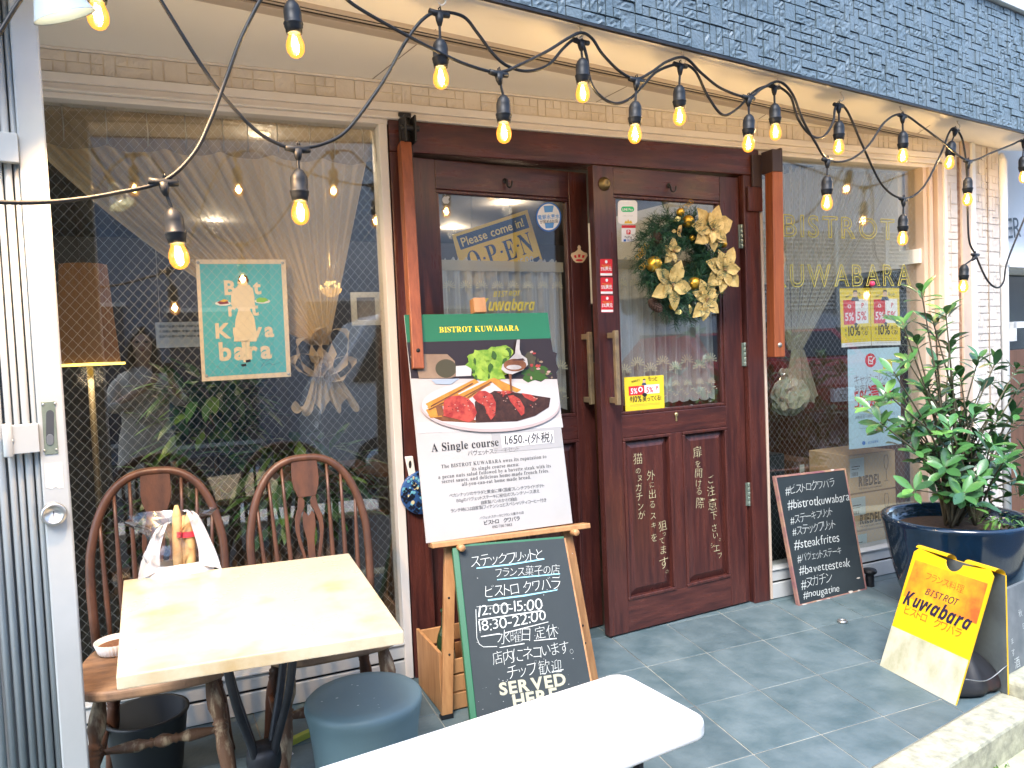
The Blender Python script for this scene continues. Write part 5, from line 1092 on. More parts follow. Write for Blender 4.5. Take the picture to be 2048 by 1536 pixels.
P_(8, (1243, 572), (1270, 570), (1268, 660), (1285, 710), (1335, 745), (1345, 800), (1300, 850), (1200, 890), (1140, 880), (1100, 845), (1110, 800), (1180, 745), (1225, 700), (1232, 640)); E_(9, 1225, 805, 105, 58, 24); E_(8, 1215, 825, 70, 22, 18); P_(7, (1240, 750), (1300, 742), (1320, 765), (1200, 762)); P_(9, (1165, 885), (1195, 888), (1192, 960), (1202, 1050), (1182, 1050), (1176, 960))
ph.build('photo_print', PM, mp)
Z = zc(780, 830, 5.12)
part(lambda q: q.pp(EP, Z((1015, 182), (1722, 122), (1748, 330), (1045, 392)), .0226), 'tape', mat('grey_tape', (.33, .33, .335), .2), mp)
part(lambda q: q.pp(EP, Z((1112, 205), (1650, 160), (1660, 286), (1128, 338)), .0234), 'price_slip', mat('slip_paper', (.5, .5, .5), .6), mp)
q = MB(); line(q, EP, '1,650.-(外税)', *Z((1158, 302), (1645, 268)), h=.0246, off=.004, jit=.08, asp=1.1); q.build('price_lettering', I['black'], mp)
q = MB(); line(q, EP, conv('A Single course', BOLD), *Z((410, 380), (1095, 318)), h=.0232, asp=1.15)
q.build('title_lettering', I['black'], mp)
q = MB()
for t, a, b in (('The BISTROT KUWABARA owes its reputation to', (510, 548), (1580, 442)), ('its single course menu:', (820, 572), (1300, 522)), ('a pecan nuts salad followed by a bavette steak with its', (480, 655), (1625, 537)), ('secret sauce, and delicious home-made french fries.', (515, 700), (1605, 587)), ('all-you-can-eat home made bread.', (720, 727), (1420, 652))): line(q, EP, conv(t, BOLD), *Z(a, b), h=.0226, off=0, gap=.1, asp=1.1)
for t, a, b in (('バヴェットステーキセット', (780, 418), (1305, 368)), ('ペカンナッツのサラダと黄金に輝く国産フレンチフライドポテト', (590, 842), (1560, 738)), ('150gのバヴェットステーキに秘伝のフレンチソース添え', (665, 892), (1510, 792)), ('自家製パンおかわり自由', (915, 912), (1280, 872)), ('ランチ時には自家製フィナンシェとスペシャリティコーヒー付き', (605, 997), (1580, 882)), ('バヴェットステーキとフランス菓子の店', (900, 1066), (1350, 1008))): line(q, EP, t, *Z(a, b), h=.0226)
q.build('menu_lettering', ink('soft_black', (.06, .065, .07)), mp)
q = MB(); line(q, EP, 'ビストロ\u3000クワバラ', *Z((945, 1122), (1310, 1074)), h=.0226, off=.012); line(q, EP, conv('092-726-7883', BOLD), *Z((1030, 1157), (1230, 1132)), h=.0226, off=-.01); q.build('name_lettering', I['black'], mp)
# ---- chalk A-board in front of the easel
bl = PZ(961, 1500, 0); tl = PY(917, 1094, -.375); tr_ = PY(1128, 1076.5, -.37); br_ = PZ(1199, 1462, 0)
CB = Plane(bl, (br_-bl), tl-bl)
cb = empty('chalkboard_sign', bl); tag(cb, 'green framed chalkboard with opening hours leaning before the easel', 'sign')
slate = mat('chalk_slate', (.015, .025, .031), .75, col2=(.032, .044, .05), nscale=3.5, ndet=10, contrast=(.45, .8))
fc = [(917, 1094), (1128, 1076.5), (1199, 1462), (961, 1500)]
q = MB(); q.pp(CB, fc, -.028, 0); q.build('panel', slate, cb)
gf = mat('green_frame', (.012, .11, .05), .4)
a = [CB.px(*p) for p in fc]; L_ = [V(p) for p in a]
q = MB(); q.prism([CB.w(*L_[0], .0), CB.w(L_[0].x-.024, L_[0].y, -.001), CB.w(L_[3].x-.024, L_[3].y, -.001), CB.w(*L_[3], .0)], CB.n*-.034); q.build('frame', gf, cb, bev=.003)
q = MB(); q.prism([CB.w(*L_[1], .0), CB.w(L_[1].x+.006, L_[1].y, .0), CB.w(L_[2].x+.006, L_[2].y, .0), CB.w(*L_[2], .0)], CB.n*-.03); q.build('frame', M['pine_worn'], cb)
q = MB(); q.prism([CB.w(*L_[0], -.001), CB.w(*L_[1], -.001), CB.w(L_[1].x, L_[1].y+.008, -.001), CB.w(L_[0].x, L_[0].y+.008, -.001)], CB.n*-.026); q.build('frame', gf, cb)
Z = zc(830, 1030, 3.6575); q = MB()
for t, a, b, s in (('ステックフリットと', (415, 378), (940, 322), 1.15), ('フランス菓子の店', (590, 455), (1060, 425), 1.15), ('ビストロ クワバラ', (520, 605), (1065, 535), 1.2), ('12:00-15:00', (470, 740), (935, 688), .88), ('18:30-22:00', (475, 856), (965, 770), .88), ('水曜日 定休', (615, 942), (1050, 885), 1.1), ('店内にネコいます。', (570, 1092), (1160, 1000), 1.2), ('チップ歓迎', (680, 1195), (1080, 1138), 1.15)): line(q, CB, t, *Z(a, b), h=.0012, off=-.020, jit=.12, asp=s)
for pts, w in (([(445, 690), (452, 900), (470, 945), (500, 965), (600, 962)], 1.2), ([(450, 672), (700, 655)], .8), ([(465, 768), (930, 700)], 1.8), ([(482, 890), (620, 868)], 1.8), ([(650, 865), (975, 782)], 1.8), ([(618, 970), (800, 940)], 1.6), ([(870, 920), (1035, 903)], 1.6), ([(1000, 1150), (1085, 1130)], 1.6)): stroke(q, CB, Z(*pts), w, .0013, .3)
q.build('chalk_lettering', I['chalk'], cb)
q = MB()
for pts in ([(450, 390), (700, 362), (945, 322)], [(600, 474), (800, 455), (1060, 430)], [(533, 624), (800, 590), (1040, 548)]): stroke(q, CB, Z(*pts), 2.6, .0013, .3)
q.build('chalk_underline', I['chalkb'], cb)
q = MB(); line(q, CB, 'SERVED', *Z((622, 1318), (1108, 1240)), h=.0011, off=.035, gap=.1, asp=.9); line(q, CB, 'HERE', *Z((722, 1408), (1050, 1352)), h=.0011, off=.035, gap=.1, asp=.9); q.build('printed_lettering', I['beige'], cb)
q = MB(); R = random.Random(4)
for _ in range(70): x, y = R.uniform(450, 1200), R.choice((R.uniform(1200, 1500), R.uniform(250, 1500))); s = R.uniform(.3, 1.1); a = Z((x, y))[0]; q.poly([CB.P(a[0]+s*cos(t), a[1]+s*sin(t)*.8, .001) for t in (0, 1.3, 2.6, 3.9, 5.2)])
q.build('chalk_dust', I['lgrey'], cb)
# ---- hashtag board
bl = PZ(1597, 1212, 0); br_ = PZ(1734, 1178, 0); tl = PY(1551, 953, -.06)
HB = Plane(bl, br_-bl, tl-bl); hb_ = empty('hashtag_board', bl); tag(hb_, 'small slate board of white hashtags leaning on the right window sill', 'sign')
fc = [(1550, 953), (1690, 937), (1733, 1179), (1598, 1212)]
q = MB(); q.pp(HB, fc, -.018, 0); q.build('panel', slate, hb_)
wood2 = mat('board_edge', (.24, .10, .12), .7, col2=(.42, .26, .16), nscale=14)
ed = [V(HB.px(*p)) for p in fc]; 
for i in range(4):
    a, b = ed[i], ed[(i+1) % 4]; d = (b-a).normalized(); n = V((-d.y, d.x))*.007; q = MB(); q.prism([HB.w(*(a-n), -.0185), HB.w(*(b-n), -.0185), HB.w(*(b+n*.3), -.0185), HB.w(*(a+n*.3), -.0185)], HB.n*.0205); q.build('edge', wood2, hb_)
q = MB(); R = random.Random(8)
for x, y, w, h in ((1640, 1202, 9, 1.5), (1660, 1198, 8, 1.5), (1701, 1184, 5, 2.6), (1716, 1156, 4, 1.5), (1717, 1181, 3, 1.6), (1664, 940, 4, 1.8), (1610, 1209, 7, 1.6)): q.pp(HB, [(x-w, y+R.uniform(-1, 1)), (x-w*.3, y-h), (x+w*.6, y-h*1.1), (x+w, y+R.uniform(-1, 1)), (x+w*.2, y+h), (x-w*.5, y+h*.8)], .0022)
q.build('paint_chip', mat('chip', (.62, .55, .48), .8), hb_)
Z1, Z2 = zc(1500, 750, 3.737), zc(1500, 1126, 3.737); q = MB()
for t, a, s in (('#ビストロクワバラ', Z1((268, 892), (635, 832)), 1.1), ('#bistrotkuwabara', Z1((285, 1002), (745, 938)), 1.05), ('#ステーキフリット', Z1((305, 1112), (620, 1045)), 1.15), ('#ステックフリット', Z1((320, 1202), (640, 1140)), 1.15), ('#steakfrites', Z1((335, 1300), (668, 1240)), 1.0), ('#バヴェットステーキ', Z1((357, 1397), (686, 1338)), 1.25), ('#bavettesteak', Z1((370, 1492), (750, 1428)), 1.0), ('#ヌガチン', Z2((388, 190), (615, 132)), 1.1), ('#nougatine', Z2((400, 264), (670, 212)), .9)): line(q, HB, t, *a, h=.0012, off=-.020, jit=.11, asp=s)
q.build('chalk_lettering', I['chalk'], hb_)
# ---- yellow sandwich board
bl = PZ(1760, 1331, 0); br_ = PZ(1911, 1411, 0); tl = V((2.745, -.885, .468))
AP = Plane(bl, br_-bl, tl-bl); ab = empty('sandwich_board', bl); tag(ab, 'yellow and white folding sandwich board with restaurant name on the pavement', 'sign')
apx = [V(AP.px(*p)) for p in ((1831, 1094), (1981, 1160), (1911, 1411), (1760, 1331))]
AW = (br_-bl).length; AH = apx[0].y
q = MB(); nt_ = AP.px(1905, 1140)[0]
top = []
c0 = AP.px(1906, 1118); rr = .042
outl = [(0, 0), (AW, 0), (AW, AH-.02), (AW-.02, AH)] + [(AW*.53+rr*cos(t), AH-rr*.15+rr*sin(t)*1.0) for t in [-.15-(pi-.3)*i/12 for i in range(13)]] + [(.02, AH), (0, AH-.02)]
ys = mat('sign_yellow', (.82, .50, .012), .38, col2=(.78, .44, .01), nscale=4)
q.prism([AP.w(a, b, 0) for a, b in outl], AP.n*-.006); q.build('front_panel', ys, ab)
q = MB(); q.prism([AP.w(a, b, .0006) for a, b in ((0, 0), (AW, 0), (AW, .168), (0, .168))], AP.n*.0006); q.build('white_band', mat('dirty_white', (.54, .52, .40), .6, col2=(.25, .26, .13), nscale=7, ndet=8, contrast=(.45, .75), stretch=(1, 1, .7)), ab)
q = MB(); q.prism([AP.w(a, b, .0006) for a, b in ((.012, .30), (AW-.01, .30), (AW-.012, AH-.05), (.02, AH-.05))], AP.n*.0004); q.build('faded_patch', mat('faded_orange', (.80, .42, .012), .5, col2=(.72, .10, .02), nscale=3.2, ndet=6, contrast=(.42, .62)), ab)
bn = (V((AP.u.y, -AP.u.x, 0)))*-1
bn = V((-AP.n.x, -AP.n.y, 0)).normalized()
ridge0 = AP.w(0, AH, -.003); ridge1 = AP.w(AW, AH, -.003)
BPa = Plane(V((ridge0.x, ridge0.y, 0))+bn*.05, AP.u, ridge0+bn*.05-V((0, 0, 0))-(V((ridge0.x, ridge0.y, 0))+bn*.11))
q = MB(); f0 = V((ridge0.x, ridge0.y, 0))+bn*.05; f1 = V((ridge1.x, ridge1.y, 0))+bn*.05
g0, g1 = ridge0+bn*.045-V((0, 0, .02)), ridge1+bn*.045-V((0, 0, .02)); q.prism([f0, f1, g1, g0], bn*.006); q.build('back_panel', ys, ab); q = MB(); q.prism([f0-bn*.0012, f1-bn*.0012, g1-bn*.0012, g0-bn*.0012], bn*.001); q.build('inner_face', mat('inner_grey', (.13, .15, .15), .6, col2=(.09, .10, .10), nscale=6), ab)
q = MB(); vs = []
for i in range(9):
    t = pi*i/8; off = .024*(1-cos(t)); hh = .016*sin(t)-.004*(i == 8)
    for k in (0, 1): p = (ridge0 if k == 0 else ridge1)+bn*off+V((0, 0, hh-(.02*i/8))); vs.append(p)
def hs(a0, a1):
    v = []
    for i in range(9):
        p0, p1 = vs[2*i], vs[2*i+1]; v += [p0.lerp(p1, a0), p0.lerp(p1, a1)]
    q.add(v, [(2*i, 2*i+1, 2*i+3, 2*i+2) for i in range(8)], True)
hs(.0, .53-rr/AW*.98); hs(.53+rr/AW*.98, 1.); q.build('fold', ys, ab)
q = MB(); pts = [AP.w(AW+.001, .10, -.01), AP.w(AW+.001, .10, -.03), f1.lerp(g1, .25)]; q.tube(spline([pts[0], pts[0].lerp(pts[2], .5)-V((0, 0, .03)), pts[2]], 6), .0018, 5); q.build('chain', M['steel'], ab)
Z = zc(1500, 1126, 3.737)
q = MB(); line(q, AP, 'フランス料理', *Z((1312, 118), (1592, 226)), h=.0016, off=-.012); line(q, AP, 'ビストロ\u3000クワバラ', *Z((1152, 372), (1572, 560)), h=.0016, off=-.012, asp=1.05); q.build('red_lettering', I['brown'], ab)
q = MB(); line(q, AP, conv('BISTROT', SLANT), *Z((1308, 236), (1552, 326)), h=.0016, off=-.018, jit=.05, asp=1.0); line(q, AP, conv('Kuwabara', SLANT), *Z((1145, 296), (1640, 512)), h=.0018, off=.012, jit=.07, asp=1.2, gap=.075); q.build('brush_lettering', ink('brush', (.012, .008, .035)), ab)
# dark sandbag weighing the sandwich board down
bc = PZ(1932, 1392, 0)+V((.06, .03, 0)); wb = blob('sandbag', [(.0, .10, .07, 0, 0), (.02, .125, .09, 0, 0), (.07, .11, .075, .0, .01), (.12, .07, .05, .0, .02), (.15, .03, .03, .0, .03)], mat('sandbag_black', (.012, .013, .016), .55, col2=(.07, .025, .018), nscale=9, contrast=(.55, .8)), None, crease=.22, seed=9)
tag(wb, 'dark crumpled weight bag tucked behind the yellow sandwich board', 'bag')
# slate leaning on the raised kerb at the right edge
sb = V((2.775, -1.235, .056)); SBP = Plane(sb, D2u, V((0, .12, 1))); s_ = empty('slate_board', sb); tag(s_, 'weathered slate board with chalk writing standing on the raised kerb', 'sign')
q = MB(); q.pbox(SBP, -.02, .40, 0, .30, -.016, 0); q.build('panel', mat('weathered_slate', (.10, .12, .13), .7, col2=(.20, .22, .23), nscale=5), s_)
q = MB(); chars(q, SBP, [('の', 2008, 1222, 11), ('て', 2009, 1238, 13), ('ご', 2012, 1262, 10), ('ま', 2024, 1282, 13), ('す', 2026, 1305, 16), ('秋', 2040, 1226, 15), ('酒', 2034, 1325, 22), ('日', 2047, 1252, 12)], .001, -.01, .1); q.build('chalk_lettering', I['chalk'], s_)
# ---- window posters
WN = Plane((0, .0305, 0), (1, 0, 0))
tp_ = empty('window_poster', WN.P(490, 755)); tag(tp_, 'teal poster of a figure carrying plates taped inside the left window', 'poster')
part(lambda q: q.pp(WN, [(391, 519), (571, 519), (582, 753), (404, 763)], 0, .0008), 'paper', I['cream'], tp_)
part(lambda q: q.pp(WN, [(399, 528), (562, 528), (573, 744), (411, 754)], .0012), 'ground', I['teal'], tp_)
q = MB(); Z = zc(0, 400, 2.926)
for t, a, b, s in (('Bist', (1315, 553), (1530, 548), 1.), ('rot', (1338, 678), (1515, 672), 1.05), ('Kuwa', (1263, 808), (1605, 798), 1.0), ('bara', (1285, 938), (1592, 922), 1.05)): line(q, WN, t, *Z(a, b), h=.0016, off=.035, asp=s, gap=.1)
q.build('lettering', I['cream'], tp_)
q = MB(); q.pp(WN, Z((1398, 500), (1425, 508), (1445, 500), (1478, 515), (1488, 560), (1490, 610), (1462, 640), (1488, 690), (1505, 800), (1500, 828), (1368, 828), (1378, 700), (1395, 640), (1352, 615), (1352, 560), (1365, 525)), .0020); q.pp(WN, Z((1412, 826), (1438, 826), (1440, 950), (1425, 950)), .0020); q.pp(WN, Z((1440, 826), (1462, 826), (1455, 935), (1440, 935)), .0020); q.pp(WN, Z(*ell(1424, 475, 27, 34, 20)), .0020)
q.build('figure', mat('ink_dress', (.84, .71, .50), .6), tp_)
q = MB(); q.pp(WN, Z((1393, 475), (1398, 445), (1420, 435), (1445, 445), (1456, 470), (1450, 490), (1440, 465), (1415, 460), (1402, 480)), .0024); q.pp(WN, Z((1408, 962), (1440, 958), (1442, 972), (1415, 975)), .0024); q.pp(WN, Z((1436, 938), (1464, 932), (1468, 946), (1440, 952)), .0024); q.build('hair_and_shoes', I['black'], tp_)
q = MB(); q.k = 0; q.pp(WN, Z(*ell(1305, 605, 47, 14, 20)), .0022); q.pp(WN, Z(*ell(1535, 592, 45, 14, 20)), .0022); q.k = 1; q.pp(WN, Z((1270, 600), (1290, 588), (1330, 590), (1340, 606), (1290, 612)), .0026); q.k = 2; q.pp(WN, Z((1500, 580), (1520, 570), (1555, 574), (1572, 588), (1540, 600), (1500, 598)), .0026); q.k = 3; q.pp(WN, Z((1285, 592), (1310, 580), (1338, 588), (1310, 598)), .0028)
q.build('plates', [I['white'], I['brown'], ink('salad', (.25, .55, .06)), I['gold']], tp_)
q = MB()
for pts in ([(1530, 940), (1545, 930), (1560, 945), (1580, 932), (1600, 938)], [(1528, 975), (1545, 950), (1550, 970), (1575, 955), (1600, 965), (1640, 950)]): stroke(q, WN, Z(*pts), .7, .0016)
q.build('signature', I['navy'], tp_)
q = MB()
for x, y in ((396, 525), (565, 526), (577, 748), (413, 752)): q.lathe([(.006, 0), (.006, .001)], WN.P(x, y, .001), WN.n, 12)
q.build('corner_dot', I['lgrey'], tp_)
def promo(pl, quad, lab, h=.0, wide=False, grp=None):
    """yellow cash-back flyer"""
    f = quadmap(quad); e = empty('promo_flyer', pl.P(*f(.5, 1), h)); g = lambda *uv: [f(u, v) for u, v in uv]; r = lambda u0, v0, u1, v1: g((u0, v0), (u1, v0), (u1, v1), (u0, v1))
    part(lambda q: q.pp(pl, quad, h, h+.0006), 'paper', I['yellow'], e); W = lambda u, v: f(u, v)
    if wide: R_, Wh, y1, y2, t5, tb, t0 = (.10, .27, .50, .54), (.50, .26, .88, .52), .54, .76, .49, .73, .80
    else: R_, Wh, y1, y2, t5, tb, t0 = (.10, .20, .50, .62), (.50, .19, .92, .61), .61, .83, .55, .81, .9
    q = MB(); q.pp(pl, r(*R_), h+.0010); q.build('red_card', I['red'], e); q = MB(); q.pp(pl, r(*Wh), h+.0010)
    if not wide: q.pp(pl, r(0, .93, 1, 1), h+.0010)
    q.build('white_card', I['white'], e)
    q = MB(); line(q, pl, '5%', W(.15, t5), W(.44 if not wide else .32, t5), h=h+.0014, off=.02, asp=1.1); cx_, cy_ = W(.30 if not wide else .40, .31 if not wide else .38); rp = abs(W(.06, 0)[0]-W(0, 0)[0]); q.pp(pl, ell(cx_, cy_, rp, rp*1.15, 18), h+.0014); q.build('white_lettering', I['white'], e)
    q = MB(); line(q, pl, '5%', W(.55, t5), W(.86 if not wide else .72, t5), h=h+.0014, off=.02, asp=1.1); line(q, pl, 'P', W(.70 if not wide else .80, .34 if not wide else .42), W(.78 if not wide else .85, .34 if not wide else .42), h=h+.0014, off=.03); cx2 = (cx_, cy_); q.pp(pl, ell(cx2[0], cx2[1], rp*.5, rp*.7, 14), h+.0018); q.build('red_lettering', I['red'], e)
    q = MB(); line(q, pl, '10%', W(.24 if not wide else .20, tb), W(.64 if not wide else .42, tb), h=h+.0014, off=.02, asp=1.25 if not wide else 1.1)
    if wide: line(q, pl, '戻ってくる!', W(.44, tb), W(.92, tb), h=h+.0014, off=.015, asp=1.1)
    else: line(q, pl, '戻って', W(.67, tb-.09), W(.92, tb-.09), h=h+.0014, off=.01); line(q, pl, 'くる!', W(.69, tb), W(.90, tb), h=h+.0014, off=.01)
    line(q, pl, '最', W(.12, tb-.08), W(.19, tb-.08), h=h+.0014); line(q, pl, '大', W(.12, tb), W(.19, tb), h=h+.0014); line(q, pl, 'もっと', W(.60, .13), W(.84, .15), h=h+.0014, off=.01); line(q, pl, '期間限定で', W(.18, .17), W(.40, .12), h=h+.0014)
    c_ = W(.5, R_[3]+.0); q.pp(pl, ell(c_[0], c_[1], rp*1.0, rp*.8, 16), h+.0020); q.build('black_lettering', I['black'], e)
    q = MB(); n = 3 if not wide else 2
    for i in range(n): a = W(.12, y2+.05+.035*i); b = W(.88, y2+.05+.035*i); q.pp(pl, [a, b, (b[0], b[1]+.7), (a[0], a[1]+.7)], h+.0010)
    q.build('small_print', mat('ink_small', (.5, .38, .05), .6), e)
    c_ = W(.5, .10 if not wide else .14); hh = abs(W(0, .07)[1]-W(0, 0)[1]); q = MB(); q.k = 0; q.pp(pl, ell(c_[0], c_[1], hh*.55, hh*.8, 14), h+.0016); q.k = 1; q.pp(pl, [(c_[0]-hh*.6, c_[1]-hh*.2), (c_[0]-hh*.4, c_[1]-hh*.9), (c_[0]+hh*.4, c_[1]-hh*.9), (c_[0]+hh*.6, c_[1]-hh*.2), (c_[0]+hh*.3, c_[1]-hh*.5), (c_[0]-hh*.3, c_[1]-hh*.5)], h+.0018); q.k = 2; q.pp(pl, [(c_[0]-hh*1.0, c_[1]+hh*1.7), (c_[0]-hh*.7, c_[1]+hh*.8), (c_[0]+hh*.7, c_[1]+hh*.8), (c_[0]+hh*1.0, c_[1]+hh*1.7)], h+.0014)
    q.build('figure', [I['skin'], I['black'], I['navy']], e)
    tag(e, lab, 'flyer'); return e
promo(WN, [(1679, 577), (1740, 575.5), (1742, 691), (1683, 695)], 'yellow five percent cash back flyer in the right window, left of its twin', 0)
promo(WN, [(1740.5, 575.5), (1798, 576), (1801, 690), (1743, 691)], 'yellow five percent cash back flyer in the right window, nearer the window frame', 0)
GR = Plane(RP.w(0, 0, -.0185), RP.u)
promo(GR, [(1248, 755), (1327, 750), (1329, 817), (1251, 824)], 'yellow cash back sticker low on the right door glass', 0, True)
bp = empty('cashless_poster', WN.P(1750, 895)); f = quadmap([(1695, 699), (1798, 694), (1803, 888), (1698, 899)]); g_ = lambda u, v: f(u, v)
part(lambda q: q.pp(WN, [f(0, 0), f(1, 0), f(1, 1), f(0, 1)], 0, .0006), 'paper', I['pale'], bp)
q = MB(); c_ = f(.44, .12); q.pp(WN, ell(c_[0], c_[1], 11, 14, 24), .0010); line(q, WN, '5%還元', f(.12, .60), f(.84, .56), h=.0012, off=.01, asp=1.5); line(q, WN, '対象店舗です!', f(.34, .86), f(.68, .85), h=.0012, off=.01); q.build('red_lettering', I['red'], bp)
q = MB(); stroke(q, WN, [(c_[0]+3, c_[1]-7), (c_[0]-4, c_[1]-7), (c_[0]-4, c_[1]+7), (c_[0]+4, c_[1]+7), (c_[0]+4, c_[1]+1)], 2.2, .0016); stroke(q, WN, [(c_[0]-2, c_[1]-1), (c_[0]+1, c_[1]+3), (c_[0]+8, c_[1]-6)], 2, .0017); q.build('white_logo', I['white'], bp)
q = MB(); line(q, WN, 'キャッシュレスで', f(.12, .35), f(.88, .33), h=.0012, asp=1.3); line(q, WN, 'お支払いの方', f(.12, .44), f(.72, .42), h=.0012, asp=1.2); line(q, WN, '消費者還元期間2019年10月~2020年6月', f(.12, .70), f(.88, .69), h=.0012)
for v in (.66, .74, .76, .80): a, b = f(.2, v), f(.75, v); q.pp(WN, [a, b, (b[0], b[1]+.6), (a[0], a[1]+.6)], .001)
q.build('dark_lettering', I['grey'], bp); q = MB(); a = f(.76, .16); q.pp(WN, [(a[0]-8, a[1]-7), (a[0]+10, a[1]-8), (a[0]+10, a[1]+11), (a[0]-8, a[1]+12)], .001); q.build('yellow_mark', I['yellow'], bp)
q = MB(); a = f(.28, .95); q.pp(WN, ell(a[0], a[1], 3.5, 4, 12), .001); line(q, WN, '経済産業省', f(.36, .965), f(.56, .955), h=.001); q.build('blue_mark', I['blue'], bp)
tag(bp, 'pale blue cashless payment poster below the yellow flyers in the right window', 'poster')
q = MB(); p = WN.P(1741, 568, .01); q.ball(p, .016, 14); tag(q.build('suction_hook', mat('pink_plastic', (.75, .05, .15), .3)), 'pink suction hook on the right window above the yellow flyers', 'hook')
# painted names on the glass
def gouter(ch, bd):
    key = (ch, 'o', bd)
    if key in GL: return GL[key]
    c = bpy.data.curves.new('glyph', 'FONT'); c.body = ch; c.resolution_u = 4; c.fill_mode = 'NONE'; c.bevel_depth = bd; c.bevel_resolution = 0; c.offset = .004
    vs, fs = bake(c)
    GL[key] = (vs, fs, max(p[0] for p in vs), min(p[0] for p in vs)); return GL[key]
GN = Plane((0, .0165, 0), (1, 0, 0)); wl_ = empty('window_lettering', GN.P(1680, 575)); tag(wl_, 'yellow outlined restaurant name painted on the right window glass', 'lettering')
for t, p0, p1, ht in (('BISTROT', (1567, 472), (1789, 479), 45), ('KUWABARA', (1545, 574), (1822, 570), 46)):
    q = MB(); a0, a1 = V(GN.px(*p0)), V(GN.px(*p1)); hgt = (V(GN.px(p0[0], p0[1]-ht))-a0).length; d = (a1-a0).normalized(); e_ = V((-d.y, d.x)); n = len(t); sy = hgt/.72
    ws = [gouter(c, .013)[2]-gouter(c, .013)[3] for c in t]; tot = sum(ws)+.16*(n-1); sx = (a1-a0).length/tot; x = 0
    for c, w in zip(t, ws):
        vs, fs, hi, lo = gouter(c, .013); q.add([GN.w(*(a0+d*(x+v[0]-lo)*sx+e_*v[1]*sy), .001+v[2]*.1) for v in vs], fs, False); x += w+.16
    q.build('painted_word', I['paint'], wl_)
GLf = Plane(LP.w(0, 0, -.0185), LP.u); e = empty('door_lettering', GLf.P(1015, 620)); q = MB(); line(q, GLf, conv('BISTROT', SLANT), (987, 594), (1041, 592), h=.0008, off=-.02, jit=.06); line(q, GLf, conv('Kuwabara', SLANT), (961, 621), (1070, 621), h=.0008, off=0, jit=.08, asp=1.2, gap=.02); q.build('name', I['paint'], e); tag(e, 'yellow handwritten restaurant name on the left door glass', 'lettering')
# OPEN sign hanging inside the left door
OP = Plane(LP.w(0, 0, -.095), LP.u); os_ = empty('open_sign', OP.P(1000, 560)); tag(os_, 'tilted yellow and navy OPEN sign hanging inside the left door glass', 'sign'); Z = zc(700, 350, 4.096)
oq = Z((835, 490), (1450, 285), (1600, 785), (965, 1000))
part(lambda q: q.pp(OP, oq, 0, .003), 'plate', mat('open_yellow', (.84, .55, .05), .4), os_)
part(lambda q: (q.pp(OP, Z((866, 505), (1432, 322), (1466, 432), (904, 615)), .0036), q.pp(OP, Z((960, 930), (1545, 665), (1575, 770), (985, 985)), .0036)), 'navy_band', I['navy'], os_)
q = MB(); line(q, OP, 'Please come in!', *Z((920, 588), (1425, 418)), h=.0042, off=.012, gap=.06); q.build('greeting_lettering', mat('open_cream', (.85, .62, .2), .4), os_)
q = MB()
for c, x, y, s in (('O', 1015, 700, 36), ('P', 1160, 650, 36), ('E', 1305, 610, 36), ('N', 1435, 560, 36)):
    p = Z((x, y))[0]; vs, fs, w, lo = glyph(BOLD[c], .0); cxx = (w+lo)/2; a = V(OP.px(*p)); b_ = V(OP.px(p[0], p[1]-s)); sz = (b_-a).length/.70; th = math.atan2(*tuple(V(OP.px(*Z((1450, 285))[0]))-V(OP.px(*Z((835, 490))[0])))[::-1])
    q.add([OP.w(a.x+((v[0]-cxx)*.82*cos(th)-(v[1]-.35)*1.15*sin(th))*sz, a.y+((v[0]-cxx)*.82*sin(th)+(v[1]-.35)*1.15*cos(th))*sz, .0036) for v in vs], fs, False)
for x, y in ((1097, 682), (1238, 630), (1371, 580)): q.pp(OP, Z((x-10, y-6), (x+8, y-12), (x+13, y+6), (x-5, y+12)), .0036)
q.build('open_lettering', I['navy'], os_)
q = MB(); line(q, OP, '15.00', *Z((1385, 750), (1505, 712)), h=.0042, jit=.1); q.build('hours_lettering', I['chalk'], os_)
q = MB(); 
for x, y in ((995, 440), (1305, 340)): p = Z((x, y), (x-10, y-480)); q.tube([OP.P(*p[0], .002), OP.P(*p[1], .002)], .0012, 5)
q.build('string', I['grey'], os_)
# stickers on the doors
def sticker(pl, nm, lab, cat_='sticker', px_=(0, 0)): e = empty(nm, pl.P(*px_, 0)); tag(e, lab, cat_); return e
e = sticker(GLf, 'fruit_sticker', 'pale grey bitten apple sticker in the top left corner of the left door glass', px_=(892, 405)); Z = zc(700, 350, 4.096)
q = MB(); q.pp(GLf, Z((786, 178), (798, 171), (810, 174), (816, 184), (808, 192), (806, 203), (812, 212), (816, 215), (808, 230), (800, 236), (787, 233), (775, 236), (764, 228), (756, 212), (756, 195), (764, 180), (775, 174)), .0005); q.pp(GLf, Z((782, 170), (772, 160), (771, 152), (780, 158), (784, 166)), .0005); q.build('print', I['lgrey'], e)
e = sticker(GLf, 'water_sticker', 'round white and blue sticker at the top right of the left door glass', px_=(1097, 462)); cx_, cy_ = 1097, 434
part(lambda q: q.pp(GLf, ell(cx_, cy_, 25.5, 29.5, 40), .0004), 'rim', I['blue'], e); part(lambda q: q.pp(GLf, ell(cx_, cy_, 22.5, 26.5, 40), .0010), 'ground', I['white'], e)
q = MB(); line(q, GLf, '電解水素水', (1076, 439), (1119, 436), h=.0016, off=.02, asp=1.0); q.pp(GLf, [(1087, 412), (1107, 411), (1105, 424), (1089, 425)], .0013); q.pp(GLf, [(1089, 446), (1108, 445), (1106, 456), (1091, 457)], .0013); q.build('blue_print', mat('ink_sky', (.12, .35, .72), .5), e)
q = MB(); line(q, GLf, 'が飲めるお店', (1080, 447), (1116, 445), h=.0018, off=.005); q.build('lettering', I['black'], e)
GRs = GR
e = sticker(GRs, 'pay_sticker', 'white rounded sticker with a green pill logo on the right door glass', px_=(1255, 448))
